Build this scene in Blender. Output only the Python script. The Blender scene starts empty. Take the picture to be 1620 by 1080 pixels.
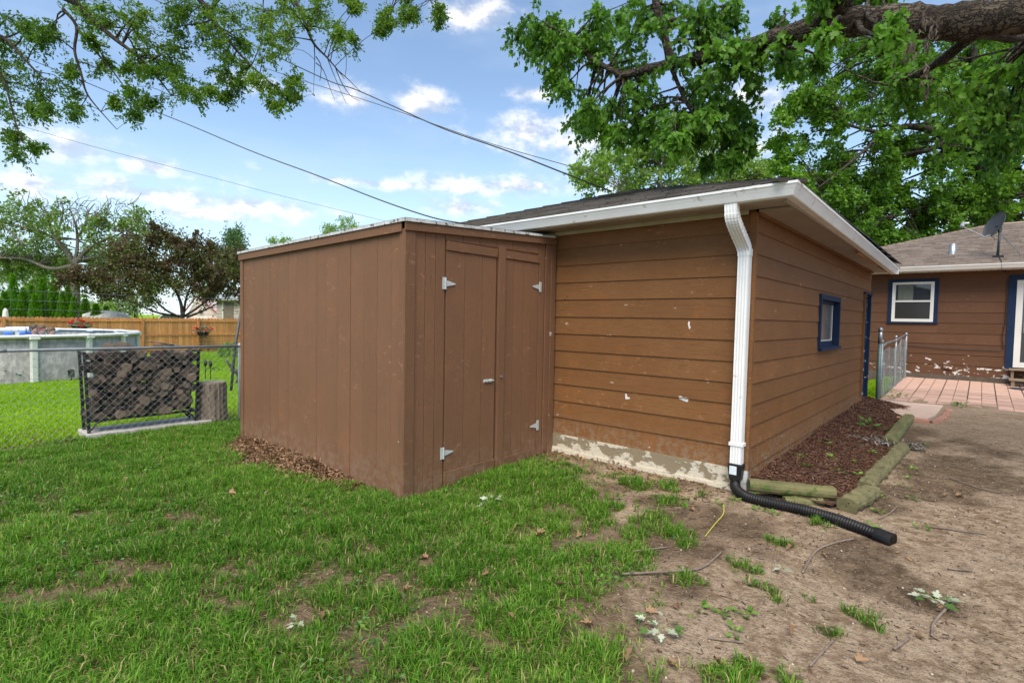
import bpy, math, random
import numpy as np
from mathutils import Vector, Matrix
R = math.radians
rng = np.random.default_rng(7)
random.seed(7)
scn = bpy.context.scene
col = scn.collection

# ---------------------------------------------------------------- camera
CAM = np.array([1.602, -5.2095, 1.508])
FPX, YAW, PITCH, ROLL = 834.95, R(41.575), R(2.359), R(1.0385)
fw = np.array([-math.sin(YAW) * math.cos(PITCH), math.cos(YAW) * math.cos(PITCH), -math.sin(PITCH)])
rt = np.array([math.cos(YAW), math.sin(YAW), 0.0])
up = np.cross(rt, fw)
cr, sr = math.cos(ROLL), math.sin(ROLL)
cam_d = bpy.data.cameras.new('camera')
cam_d.sensor_width = 36.0
cam_d.lens = 36.0 * FPX / 1620.0
cam_d.clip_start, cam_d.clip_end = 0.05, 2000.0
cam = bpy.data.objects.new('camera', cam_d)
col.objects.link(cam)
cam_x = rt * cr + up * sr
cam_y = up * cr - rt * sr
cam.matrix_world = Matrix(((cam_x[0], cam_y[0], -fw[0], CAM[0]), (cam_x[1], cam_y[1], -fw[1], CAM[1]),
                           (cam_x[2], cam_y[2], -fw[2], CAM[2]), (0, 0, 0, 1)))
scn.camera = cam

# ---------------------------------------------------------------- node helper
class NT:
    def __init__(s, tree):
        s.t = tree
        tree.nodes.clear()
    def n(s, kind, props=None, ins=None, out=0):
        nd = s.t.nodes.new('ShaderNode' + kind)
        for k, v in (props or {}).items():
            setattr(nd, k, v)
        for k, v in (ins or {}).items():
            if isinstance(v, bpy.types.NodeSocket):
                s.t.links.new(v, nd.inputs[k])
            else:
                nd.inputs[k].default_value = v
        return nd.outputs[out] if out is not None else nd
    def m(s, op, a, b=0.0, c=0.0, clamp=False):
        return s.n('Math', {'operation': op, 'use_clamp': clamp}, {0: a, 1: b, 2: c})
    def mix(s, f, a, b, mode='MIX'):
        return s.n('Mix', {'data_type': 'RGBA', 'blend_type': mode}, {0: f, 6: a, 7: b}, 2)
    def noise(s, vec, scale, detail=4.0, rough=0.55, out=0):
        return s.n('TexNoise', None, {'Vector': vec, 'Scale': scale, 'Detail': detail, 'Roughness': rough}, out)
    def sm(s, v, a, b, c=0.0, d=1.0):
        return s.n('MapRange', {'interpolation_type': 'SMOOTHSTEP'}, {0: v, 1: a, 2: b, 3: c, 4: d})
    def scale(s, v, xyz):
        return s.n('VectorMath', {'operation': 'MULTIPLY'}, {0: v, 1: xyz})
    def pos(s):
        return s.n('NewGeometry')
    def sep(s, v):
        nd = s.n('SeparateXYZ', None, {0: v}, None)
        return nd.outputs
    def rnd(s):
        return s.n('ObjectInfo', out=5)
    def bump(s, h, strength=0.4, dist=0.01):
        return s.n('Bump', None, {'Strength': strength, 'Distance': dist, 'Height': h})

# ---------------------------------------------------------------- world: sky and clouds
SUN_EL, SUN_AZ = R(56), R(150)        # azimuth clockwise from +Y
world = bpy.data.worlds.new('World')
scn.world = world
world.use_nodes = True
W = NT(world.node_tree)
sky = W.n('TexSky', {'sky_type': 'NISHITA', 'sun_disc': False, 'sun_elevation': SUN_EL, 'sun_rotation': SUN_AZ,
                     'air_density': 1.1, 'dust_density': 0.0, 'ozone_density': 1.0})
SKY_STRENGTH = 0.098
skyc = W.n('VectorMath', {'operation': 'SCALE'}, {0: sky, 3: SKY_STRENGTH})
dirv = W.n('TexCoord', out=0)
sx, sy, sz = W.sep(dirv)
az = W.m('ARCTAN2', sx, sy)
el = W.m('ARCSINE', sz)
pv = W.n('CombineXYZ', None, {0: az, 1: el, 2: 0.0})
# (azimuth, elevation, half width, half height) in degrees, one row per cloud
CLOUDS = [(-81.4, 13.3, 2.72, 1.33), (-75.8, 12.8, 2.16, 0.72), (-84.3, 9.9, 2.17, 1.02), (-78.5, 11.1, 1.37, 0.65), (-75.1, 10.3, 6.61, 0.95), (-67.7, 10.4, 6.16, 0.95), (-71.4, 9.2, 5.11, 0.64), (-59.3, 21.2, 2.67, 1.29), (-51.2, 21.6, 2.37, 1.4), (-52.7, 20.9, 1.41, 0.64), (-39.3, 19.5, 5.63, 1.61), (-34.6, 18.3, 5.53, 2.07), (-43.2, 14.0, 9.33, 1.02), (-47.6, 11.7, 3.73, 0.96), (-45.9, 29.3, 3.69, 1.22), (-17.0, 20.7, 2.76, 1.58), (-18.8, 15.9, 3.05, 1.98), (-56.5, 13.6, 4.64, 0.53), (-39.4, 22.7, 2.42, 0.7), (-83.3, 15.3, 0.91, 0.46), (-67.7, 21.2, 1.98, 0.77)]
field = None
for (a, e, w, h) in CLOUDS:
    w, h = w * 1.55, h * 1.3
    d = W.n('VectorMath', {'operation': 'SUBTRACT'}, {0: pv, 1: (R(a), R(e), 0)})
    d = W.n('VectorMath', {'operation': 'MULTIPLY'}, {0: d, 1: (1 / R(w), 1 / R(h), 0)})
    d = W.n('VectorMath', {'operation': 'LENGTH'}, {0: d}, 1)
    d = W.m('SUBTRACT', 1.0, d)
    field = d if field is None else W.m('MAXIMUM', field, d)
wide = W.scale(dirv, (1, 1, 2.6))
far_noise = W.noise(wide, 2.2, 5)
field = W.m('MAXIMUM', W.m('MAXIMUM', field, -1.0), W.m('MULTIPLY', W.m('SUBTRACT', far_noise, 0.66), 4.0))
pn = W.scale(pv, (1.0, 1.7, 1.0))
nz = W.noise(pn, 16.0, 7, 0.6)
nz2 = W.noise(W.n('VectorMath', {'operation': 'ADD'}, {0: pn, 1: (-0.012, 0.035, 0)}), 16.0, 7, 0.6)
dens = W.m('ADD', field, W.m('MULTIPLY', W.m('SUBTRACT', nz, 0.5), 2.3))
dens = W.sm(dens, -0.15, 1.15)
lit = W.sm(W.m('SUBTRACT', nz, nz2), -0.16, 0.14)
cloud_c = W.mix(lit, (0.28, 0.315, 0.39, 1), (0.60, 0.585, 0.57, 1))
veil = W.sm(W.noise(W.scale(dirv, (1.5, 1.5, 5)), 2.5, 5), 0.4, 0.8, 0.0, 0.25)
base = W.mix(veil, skyc, (0.36, 0.42, 0.50, 1))
base = W.mix(W.sm(el, 0.0, 0.33, 0.75, 0.0), base, (0.30, 0.41, 0.52, 1))
skyf = W.mix(W.m('MULTIPLY', dens, 0.93), base, cloud_c)
bg = W.n('Background', None, {0: skyf, 1: 1.0})
W.n('OutputWorld', None, {0: bg}, None)

# ---------------------------------------------------------------- sun (soft: thin cloud in front of it)
sd = bpy.data.lights.new('sun', 'SUN')
sd.energy = 2.7
sd.angle = R(48)
sd.color = (1.0, 0.91, 0.78)
sun = bpy.data.objects.new('sun', sd)
col.objects.link(sun)
sdir = Vector((math.sin(SUN_AZ) * math.cos(SUN_EL), math.cos(SUN_AZ) * math.cos(SUN_EL), math.sin(SUN_EL)))
sun.rotation_euler = sdir.to_track_quat('Z', 'Y').to_euler()
sun.location = (0, 0, 30)
scn.view_settings.view_transform = 'Standard'
scn.view_settings.look = 'None'
scn.view_settings.exposure = 1.15
scn.view_settings.gamma = 1.0
scn.view_settings.use_curve_mapping = False
scn.render.engine = 'CYCLES'
scn.cycles.max_bounces = 8
scn.cycles.transparent_max_bounces = 12
scn.cycles.use_denoising = True

# ---------------------------------------------------------------- helpers
def at(px, py, D):
    """a point D metres in front of the lens, seen at photo position px, py"""
    x, y = px - 810, py - 540
    x, y = cr * x + sr * y, -sr * x + cr * y
    return CAM + D * (fw + rt * x / FPX - up * y / FPX)

def S(t):
    t = np.clip(t, 0, 1)
    return t * t * (3 - 2 * t)

def gz(x, y):
    x = np.asarray(x, float); y = np.asarray(y, float)
    g = -.19 + .09 * S((y + 1.6) / 1.5) * S((x + 2.9) / .8)
    g = g - .0139 * np.clip(-7.4 - x, 0, 21.6)
    g = g + S((x + 1) / 1.) * (.02 * np.clip(y, 0, 8) + .03 * np.clip(y - 8, 0, 5))
    return g

def root_off(p):
    o = Vector((0, 0, 0))
    while p is not None:
        o += p.location
        p = p.parent
    return o

class MB:
    def __init__(s):
        s.v, s.f = [], []
    def add(s, vs, fs):
        k = len(s.v)
        s.v += [tuple(map(float, v)) for v in vs]
        s.f += [tuple(i + k for i in f) for f in fs]
        return s
    def box(s, x0, x1, y0, y1, z0, z1):
        return s.add([(x0, y0, z0), (x1, y0, z0), (x1, y1, z0), (x0, y1, z0), (x0, y0, z1), (x1, y0, z1), (x1, y1, z1), (x0, y1, z1)],
                     [(0, 3, 2, 1), (4, 5, 6, 7), (0, 1, 5, 4), (1, 2, 6, 5), (2, 3, 7, 6), (3, 0, 4, 7)])
    def hexa(s, a, b):
        """two quads a (bottom) and b (top), 4 points each, counter-clockwise from above"""
        return s.add(list(a) + list(b), [(0, 3, 2, 1), (4, 5, 6, 7), (0, 1, 5, 4), (1, 2, 6, 5), (2, 3, 7, 6), (3, 0, 4, 7)])
    def tube(s, pts, rad, n=8, cap=True, squash=None):
        pts = [np.asarray(p, float) for p in pts]
        rad = [rad] * len(pts) if np.isscalar(rad) else list(rad)
        vs, fs = [], []
        prev = None
        for i, p in enumerate(pts):
            d = pts[min(i + 1, len(pts) - 1)] - pts[max(i - 1, 0)]
            d = d / (np.linalg.norm(d) + 1e-9)
            if prev is None:
                ref = np.array([0, 0, 1.]) if abs(d[2]) < .9 else np.array([1., 0, 0])
                u = np.cross(d, ref)
            else:
                u = prev - d * (prev @ d)
            u /= np.linalg.norm(u) + 1e-9
            prev = u
            w = np.cross(d, u)
            for k in range(n):
                a = 2 * math.pi * k / n
                vs.append(p + rad[i] * (u * math.cos(a) + w * math.sin(a)))
        for i in range(len(pts) - 1):
            for k in range(n):
                k2 = (k + 1) % n
                fs.append((i * n + k, i * n + k2, (i + 1) * n + k2, (i + 1) * n + k))
        if cap:
            fs.append(tuple(range(n - 1, -1, -1)))
            fs.append(tuple((len(pts) - 1) * n + k for k in range(n)))
        return s.add(vs, fs)
    def lathe(s, cx, cy, prof, n=16, ex=1.0, ey=1.0):
        vs, fs = [], []
        for (r, z) in prof:
            for k in range(n):
                a = 2 * math.pi * k / n
                vs.append((cx + ex * r * math.cos(a), cy + ey * r * math.sin(a), z))
        m = len(prof)
        for i in range(m - 1):
            for k in range(n):
                k2 = (k + 1) % n
                fs.append((i * n + k, i * n + k2, (i + 1) * n + k2, (i + 1) * n + k))
        fs.append(tuple(range(n - 1, -1, -1)))
        fs.append(tuple((m - 1) * n + k for k in range(n)))
        return s.add(vs, fs)
    def sweep(s, prof, frames):
        """closed 2-D profile placed in each frame (origin, xaxis, yaxis)"""
        n = len(prof)
        vs, fs = [], []
        for (o, ax, ay) in frames:
            o, ax, ay = map(lambda q: np.asarray(q, float), (o, ax, ay))
            for (a, b) in prof:
                vs.append(o + ax * a + ay * b)
        for i in range(len(frames) - 1):
            for k in range(n):
                k2 = (k + 1) % n
                fs.append((i * n + k, i * n + k2, (i + 1) * n + k2, (i + 1) * n + k))
        fs.append(tuple(range(n - 1, -1, -1)))
        fs.append(tuple((len(frames) - 1) * n + k for k in range(n)))
        return s.add(vs, fs)
    def build(s, name, mat, parent=None, smooth=False, bevel=0.0):
        off = root_off(parent)
        me = bpy.data.meshes.new(name)
        me.from_pydata([(v[0] - off.x, v[1] - off.y, v[2] - off.z) for v in s.v], [], s.f)
        me.materials.append(mat)
        if smooth:
            me.polygons.foreach_set('use_smooth', [True] * len(me.polygons))
        me.update()
        o = bpy.data.objects.new(name, me)
        col.objects.link(o)
        o.parent = parent
        if bevel:
            b = o.modifiers.new('bevel', 'BEVEL')
            b.width = bevel
            b.segments = 1
            b.limit_method = 'ANGLE'
        return o

def tag(o, label, cat, group=None):
    o['label'] = label
    o['category'] = cat
    if group:
        o['group'] = group
    return o

def thing(name, label, cat, loc=(0, 0, 0), group=None):
    o = bpy.data.objects.new(name, None)
    o.empty_display_size = .1
    o.location = loc
    col.objects.link(o)
    return tag(o, label, cat, group)

def struct(o):
    o['kind'] = 'structure'
    return o

def copy_obj(o, parent=None, loc=None):
    c = o.copy()
    col.objects.link(c)
    if parent is not None:
        c.parent = parent
    if loc is not None:
        c.location = loc
    return c

def copy_tree(o, parent=None):
    c = o.copy()
    col.objects.link(c)
    c.parent = parent
    for ch in o.children:
        copy_tree(ch, c)
    return c

def np_mesh(name, verts, loop_idx, loop_tot, mat, parent=None, face_attr=None, smooth=False):
    off = root_off(parent)
    me = bpy.data.meshes.new(name)
    verts = np.asarray(verts, np.float32) - np.array([off.x, off.y, off.z], np.float32)
    me.vertices.add(len(verts))
    me.vertices.foreach_set('co', verts.ravel())
    me.loops.add(len(loop_idx))
    me.loops.foreach_set('vertex_index', np.asarray(loop_idx, np.int32))
    me.polygons.add(len(loop_tot))
    ls = np.zeros(len(loop_tot), np.int32)
    ls[1:] = np.cumsum(loop_tot)[:-1]
    me.polygons.foreach_set('loop_start', ls)
    me.polygons.foreach_set('loop_total', np.asarray(loop_tot, np.int32))
    if smooth:
        me.polygons.foreach_set('use_smooth', np.ones(len(loop_tot), bool))
    me.update(calc_edges=True)
    if face_attr is not None:
        a = me.attributes.new('rnd', 'FLOAT', 'FACE')
        a.data.foreach_set('value', np.asarray(face_attr, np.float32))
    me.materials.append(mat)
    o = bpy.data.objects.new(name, me)
    col.objects.link(o)
    o.parent = parent
    return o

# leaf outlines: right half, mirrored; folded along the midrib
LEAF = {
    'maple': [(0, 0), (.30, -.04), (.19, .13), (.50, .36), (.27, .38), (.33, .58), (.12, .54), (.15, .80), (0, 1)],
    'oak': [(0, 0), (.24, .28), (.10, .42), (.26, .68), (0, 1)],
    'plain': [(0, 0), (.30, .42), (0, 1)],
    'narrow': [(0, 0), (.16, .4), (0, 1)],
}
def leaves(name, pos, d, nrm, size, shape, mat, parent=None, fold=.18, rnd=None):
    half = LEAF[shape]
    k = len(half)
    tpl = np.array([(x, y, fold * abs(x) + .0) for x, y in half] + [(-x, y, fold * abs(x)) for x, y in reversed(half[1:-1])])
    nv = len(tpl)
    idxR = list(range(k))
    idxL = [0, k - 1] + list(range(k, nv))
    N = len(pos)
    d = d / (np.linalg.norm(d, axis=1, keepdims=True) + 1e-9)
    x = np.cross(d, nrm)
    x = x / (np.linalg.norm(x, axis=1, keepdims=True) + 1e-9)
    z = np.cross(x, d)
    size = np.asarray(size).reshape(-1, 1, 1) * np.ones((N, 1, 1))
    V = pos[:, None, :] + size * (tpl[None, :, 0:1] * x[:, None, :] + tpl[None, :, 1:2] * d[:, None, :] + tpl[None, :, 2:3] * z[:, None, :])
    base = (np.arange(N) * nv)[:, None]
    li = np.concatenate([base + np.array(idxR)[None], base + np.array(idxL)[None]], 1).ravel()
    lt = np.tile([len(idxR), len(idxL)], N)
    if rnd is None:
        rnd = rng.random(N)
    return np_mesh(name, V.reshape(-1, 3), li, lt, mat, parent, np.repeat(rnd, 2))

# ---------------------------------------------------------------- materials
MATS = {}
def newmat(name):
    m = bpy.data.materials.new(name)
    m.use_nodes = True
    MATS[name] = m
    return m, NT(m.node_tree)

def finish(T, color, rough=0.6, bump=None, metal=0.0, spec=0.5, extra=None):
    ins = {'Base Color': color, 'Roughness': rough, 'Metallic': metal, 'Specular IOR Level': spec}
    if bump is not None:
        ins['Normal'] = bump
    ins.update(extra or {})
    b = T.n('BsdfPrincipled', None, ins)
    T.n('OutputMaterial', None, {0: b}, None)

def c4(c):
    return (c[0], c[1], c[2], 1)

def simple(name, c1, c2=None, scale=6.0, rough=0.6, bump=0.15, bscale=60.0, stretch=(1, 1, 1), metal=0.0, spec=.4, objvar=0.0, c3=None, t3=.62):
    m, T = newmat(name)
    c2 = c2 or tuple(x * .75 for x in c1)
    p = T.scale(T.pos(), stretch)
    f = T.noise(p, scale, 5)
    colr = T.mix(T.sm(f, .3, .7), c4(c1), c4(c2))
    if c3:
        f3 = T.noise(p, scale * 2.3, 6, .65)
        colr = T.mix(T.sm(f3, t3, t3 + .06), colr, c4(c3))
    if objvar:
        v = T.sm(T.rnd(), 0, 1, 1 - objvar, 1 + objvar)
        colr = T.n('VectorMath', {'operation': 'SCALE'}, {0: colr, 3: v})
    bp = T.bump(T.noise(p, bscale, 4), bump, .006) if bump else None
    finish(T, colr, rough, bp, metal, spec)
    return m

def painted_wood(name, base, dark, light, horizontal=True, chips=0.0, chip_col=(.62, .57, .5), peel_z=None, grain=.35, rough=.62, ovar=.06, splash=None):
    """weathered paint on boards: mottling, grain, scuffs and (optional) flaked spots"""
    m, T = newmat(name)
    P = T.pos()
    p = T.n('VectorMath', {'operation': 'ADD'}, {0: P, 1: T.n('CombineXYZ', None, {0: T.m('MULTIPLY', T.rnd(), 3.0), 1: T.m('MULTIPLY', T.rnd(), 7.0), 2: 0.0})})
    st = (1.2, 1.2, 14) if horizontal else (14, 14, 1.0)
    big = T.noise(p, 1.6, 5)
    streak = T.noise(T.scale(p, st), 5.0, 6, .6)
    colr = T.mix(T.sm(big, .3, .72), c4(base), c4(light))
    colr = T.mix(T.sm(streak, .48, .75, 0, .55), colr, c4(dark))
    fine = T.noise(p, 55.0, 3, .6)
    colr = T.mix(T.sm(fine, .35, .75, 0, .3), colr, c4(tuple(x * .72 for x in base)))
    scuff = T.m('MULTIPLY', T.sm(T.noise(T.scale(p, (1, 1, 2.2)), 9.0, 7, .72), .57, .67), T.sm(T.noise(p, 1.1, 2), .46, .6))
    colr = T.mix(T.m('MULTIPLY', scuff, .6), colr, c4(tuple(min(1, x * 1.7 + .03) for x in light)))
    v = T.sm(T.rnd(), 0, 1, 1 - ovar, 1 + ovar)
    colr = T.n('VectorMath', {'operation': 'SCALE'}, {0: colr, 3: v})
    fine2 = T.noise(T.scale(p, (1, 1, 3) if not horizontal else (1, 1, 2)), 58.0, 5, .72)
    hgt = T.m('ADD', T.m('MULTIPLY', streak, .8), T.m('MULTIPLY', fine2, 1.1))
    colr = T.mix(T.sm(fine2, .54, .72, 0, .6), colr, c4(tuple(x * .55 for x in base)))
    colr = T.mix(T.sm(fine2, .44, .28, 0, .5), colr, c4(tuple(x * 1.45 for x in base)))
    if splash:
        sp = T.m('MULTIPLY', T.sm(T.sep(P)[2], splash[1], splash[0], 0, 1), T.sm(T.noise(P, 14, 6, .7), .42, .62))
        colr = T.mix(T.m('MULTIPLY', sp, .55), colr, (.27, .20, .14, 1))
        blot = T.m('MULTIPLY', T.sm(T.noise(P, 2.6, 4, .6), .55, .68), T.sm(T.noise(P, 21, 3), .35, .6))
        colr = T.mix(T.m('MULTIPLY', blot, .5), colr, c4((base[0] * 1.3, base[1] * 1.12, base[2] * .95)))
    if chips or peel_z:
        cn = T.noise(T.scale(P, (1, 1, 1.9)), 5.5, 7, .62)
        if peel_z:
            zz = T.sep(P)[2]
            w = T.m('MULTIPLY', T.sm(zz, peel_z[0] - .1, peel_z[0]), T.sm(zz, peel_z[1], peel_z[1] + .75, 1, 0))
            thr = T.m('SUBTRACT', cn, T.m('SUBTRACT', .8, T.m('MULTIPLY', w, peel_z[2])))
        else:
            thr = T.m('SUBTRACT', cn, .8 - chips)
        mask = T.sm(thr, 0.0, .012)
        colr = T.mix(mask, colr, c4(chip_col))
        hgt = T.m('SUBTRACT', hgt, T.m('MULTIPLY', mask, 1.2))
    finish(T, colr, rough, T.bump(hgt, grain, .005), 0, .15)
    return m

def leafmat(name, dark, lightc, trans=.35, rough=.45, back=None):
    m, T = newmat(name)
    a = T.n('Attribute', {'attribute_name': 'rnd'}, out=2)
    colr = T.mix(T.sm(a, 0, 1), c4(dark), c4(lightc))
    if back:
        colr = T.mix(T.n('NewGeometry', out=6), colr, c4(back))
    b = T.n('BsdfPrincipled', None, {'Base Color': colr, 'Roughness': rough, 'Specular IOR Level': .18})
    tc = T.n('VectorMath', {'operation': 'MULTIPLY'}, {0: colr, 1: (1.5, 1.6, .7)})
    tr = T.n('BsdfTranslucent', None, {0: tc})
    mx = T.n('MixShader', None, {0: trans, 1: b, 2: tr})
    T.n('OutputMaterial', None, {0: mx}, None)
    return m

def glassmat(name, tint=(.03, .035, .04), rough=.04):
    m, T = newmat(name)
    w = T.noise(T.pos(), 3.0, 2)
    finish(T, T.mix(w, c4(tint), c4(tuple(x * 1.6 for x in tint))), rough, None, 0, .8)
    return m

def bark(name, c1, c2, sc=9.0, st=(1, 1, .35)):
    m, T = newmat(name)
    p = T.n('TexCoord', out=3)
    n1 = T.noise(T.scale(p, st), sc, 8, .7)
    v = T.n('TexVoronoi', {'feature': 'DISTANCE_TO_EDGE'}, {'Vector': T.n('VectorMath', {'operation': 'ADD'}, {0: T.scale(p, st), 1: T.scale(T.noise(p, 9, 4, out=1), (.22, .22, .22))}), 'Scale': sc * 1.3})
    f = T.m('MULTIPLY', T.sm(v, 0, .16), T.sm(n1, .25, .6))
    finish(T, T.mix(f, c4(c2), c4(c1)), .9, T.bump(T.m('ADD', f, n1), .9, .02), 0, .2)
    return m

m_siding = painted_wood('siding_paint', (.190, .086, .032), (.120, .052, .021), (.215, .102, .040), True, .115, (.42, .34, .26), grain=.55, splash=(.1, .45))
m_siding_house = painted_wood('house_siding_paint', (.118, .056, .029), (.08, .038, .021), (.135, .066, .036), True, 0, (.62, .59, .54), (.22, .45, .235))
m_shed = painted_wood('shed_paint', (.186, .097, .054), (.142, .073, .042), (.21, .106, .057), False, .05, (.40, .33, .27), grain=.8, ovar=.03, splash=(-.2, .35))
m_shed_trim = painted_wood('shed_trim_paint', (.172, .090, .050), (.112, .059, .035), (.196, .099, .054), False, .1, (.45, .38, .32), grain=.5, ovar=.04, splash=(-.2, .25))
m_dark_gap = simple('dark_gap', (.012, .009, .007), rough=.95, bump=0)
m_white_metal = simple('white_gutter_paint', (.80, .80, .78), (.72, .72, .69), 2.5, .38, .04, 30, c3=(.50, .48, .41), t3=.63)
m_white_drip = simple('chalky_white_metal', (.60, .61, .60), (.42, .42, .40), 7, .5, .05, c3=(.12, .10, .075), t3=.55)
m_soffit = simple('soffit_paint', (.30, .25, .20), (.36, .31, .26), 2.5, .7, .3, 25, c3=(.16, .12, .09), t3=.66)
m_frieze = simple('mildewed_white_trim', (.50, .49, .36), (.38, .37, .24), 5, .6, .15, c3=(.2, .21, .11), t3=.64)
m_fascia = simple('tan_fascia', (.33, .26, .20), (.27, .21, .16), 3, .6, .1)
m_rawwood = simple('raw_pine', (.46, .24, .10), (.32, .16, .065), 8, .7, .2, 60, (1, .2, 4), c3=(.08, .05, .03), t3=.66)
m_navy = painted_wood('navy_paint', (.010, .024, .058), (.006, .013, .03), (.014, .03, .07), False, 0, grain=.2)
m_navy_worn = painted_wood('worn_navy_paint', (.010, .026, .06), (.006, .014, .03), (.014, .034, .075), False, .185, (.6, .56, .48), grain=.3)
m_glass = glassmat('window_glass')
m_dusty_glass = simple('dusty_glass', (.10, .105, .10), (.17, .17, .16), 4, .12, 0, spec=.8)
m_vinyl = simple('white_vinyl', (.72, .70, .64), (.68, .66, .60), 3, .4, .03)
m_galv = simple('galvanised_steel', (.36, .38, .39), (.28, .30, .31), 12, .42, .1, 80, metal=.75)
m_galv_dull = simple('weathered_fence_steel', (.33, .35, .36), (.25, .27, .28), 10, .5, .1, 80, metal=.45)
m_black_plastic = simple('black_corrugated_plastic', (.010, .010, .011), (.02, .019, .018), 6, .45, .08, c3=(.07, .055, .04), t3=.7, spec=.25)
m_black_steel = simple('black_steel', (.012, .012, .013), (.02, .02, .02), 9, .45, .08)
m_sticker = simple('pale_blue_sticker', (.55, .66, .74), (.72, .74, .74), 30, .5, 0)
m_concrete = simple('pale_concrete', (.50, .47, .43), (.42, .39, .35), 4, .85, .35, 45, c3=(.3, .27, .23), t3=.66)
m_pinkslab = simple('pinkish_concrete', (.52, .38, .30), (.45, .33, .26), 3, .85, .3, 45, c3=(.25, .2, .16), t3=.66)
m_brick = simple('faded_red_brick', (.40, .21, .15), (.32, .17, .12), 9, .85, .4, 60, objvar=.12, c3=(.2, .13, .1), t3=.66)
m_paver = simple('pink_paver', (.46, .29, .225), (.40, .26, .20), 5, .85, .35, 60, objvar=.2, c3=(.28, .18, .14), t3=.62)
m_joint = simple('dark_joint_sand', (.10, .075, .055), (.06, .045, .035), 9, .95, .3)

def found_mat():
    m, T = newmat('foundation_parging')
    P = T.pos()
    n = T.noise(T.scale(P, (1, 1, 1.6)), 3.2, 8, .66)
    zz = T.sep(P)[2]
    k = T.m('SUBTRACT', n, T.sm(zz, -.1, .02, .16, .0))
    bare = T.sm(k, .45, .49)
    colr = T.mix(bare, (.58, .52, .41, 1), (.25, .20, .128, 1))
    colr = T.mix(T.sm(T.noise(P, 30, 5), .5, .75, 0, .5), colr, (.22, .18, .13, 1))
    finish(T, colr, .9, T.bump(T.m('ADD', T.m('MULTIPLY', bare, -1.0), T.noise(P, 60, 5)), .6, .01), 0, .2)
    return m
m_found = found_mat()
m_found_dark = simple('house_foundation', (.13, .10, .075), (.09, .07, .05), 6, .9, .4)

def shingle_mat(name, a, b, c):
    m, T = newmat(name)
    P = T.pos()
    at_ = T.n('Attribute', {'attribute_name': 'rnd'}, out=2)
    colr = T.mix(at_, c4(a), c4(b))
    colr = T.mix(T.sm(T.noise(P, .8, 5), .5, .75, 0, .6), colr, c4(c))
    colr = T.mix(T.sm(T.noise(P, 160, 2), .45, .75, 0, .45), colr, c4(tuple(x * .5 for x in a)))
    finish(T, colr, .95, T.bump(T.noise(P, 180, 3), .6, .006), 0, .15)
    return m
m_shingle = shingle_mat('asphalt_shingle', (.115, .092, .077), (.20, .165, .14), (.09, .072, .06))
m_shingle_old = shingle_mat('mossy_asphalt_shingle', (.048, .044, .040), (.105, .096, .086), (.045, .042, .034))

def lap_boards(parent, axis, spans, z0, course, n, ztop, plane, out, mat, openings=(), thick=.013, name='siding_board'):
    """horizontal lap siding; axis 'x': board runs along X on plane Y=plane facing out (-1/+1); 'y' likewise"""
    for k in range(n):
        zb, zt = z0 + course * k, min(z0 + course * (k + 1) + .022, ztop)
        pieces = []
        for (a0, a1) in spans:
            segs = [(a0, a1, zb, zt)]
            for (o0, o1, oz0, oz1) in openings:
                nxt = []
                for (s0, s1, q0, q1) in segs:
                    if s1 <= o0 or s0 >= o1 or q1 <= oz0 or q0 >= oz1:
                        nxt.append((s0, s1, q0, q1))
                        continue
                    if s0 < o0: nxt.append((s0, o0, q0, q1))
                    if s1 > o1: nxt.append((o1, s1, q0, q1))
                    if q0 < oz0: nxt.append((max(s0, o0), min(s1, o1), q0, oz0))
                    if q1 > oz1: nxt.append((max(s0, o0), min(s1, o1), oz1, q1))
                segs = nxt
            pieces += segs
        for (a0, a1, q0, q1) in pieces:
            if q1 - q0 < .012 or a1 - a0 < .01: continue
            def th(z): return thick + .004 - (thick) * (z - zb) / (course + .022)
            t0, t1 = out * th(q0), out * th(q1)
            mb = MB()
            if axis == 'x':
                mb.hexa([(a0, plane, q0), (a1, plane, q0), (a1, plane + t0, q0), (a0, plane + t0, q0)] if out > 0 else
                        [(a0, plane + t0, q0), (a1, plane + t0, q0), (a1, plane, q0), (a0, plane, q0)],
                        [(a0, plane, q1), (a1, plane, q1), (a1, plane + t1, q1), (a0, plane + t1, q1)] if out > 0 else
                        [(a0, plane + t1, q1), (a1, plane + t1, q1), (a1, plane, q1), (a0, plane, q1)])
            else:
                mb.hexa([(plane, a0, q0), (plane + t0, a0, q0), (plane + t0, a1, q0), (plane, a1, q0)],
                        [(plane, a0, q1), (plane + t1, a0, q1), (plane + t1, a1, q1), (plane, a1, q1)])
            mb.build(name, mat, parent)

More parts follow.
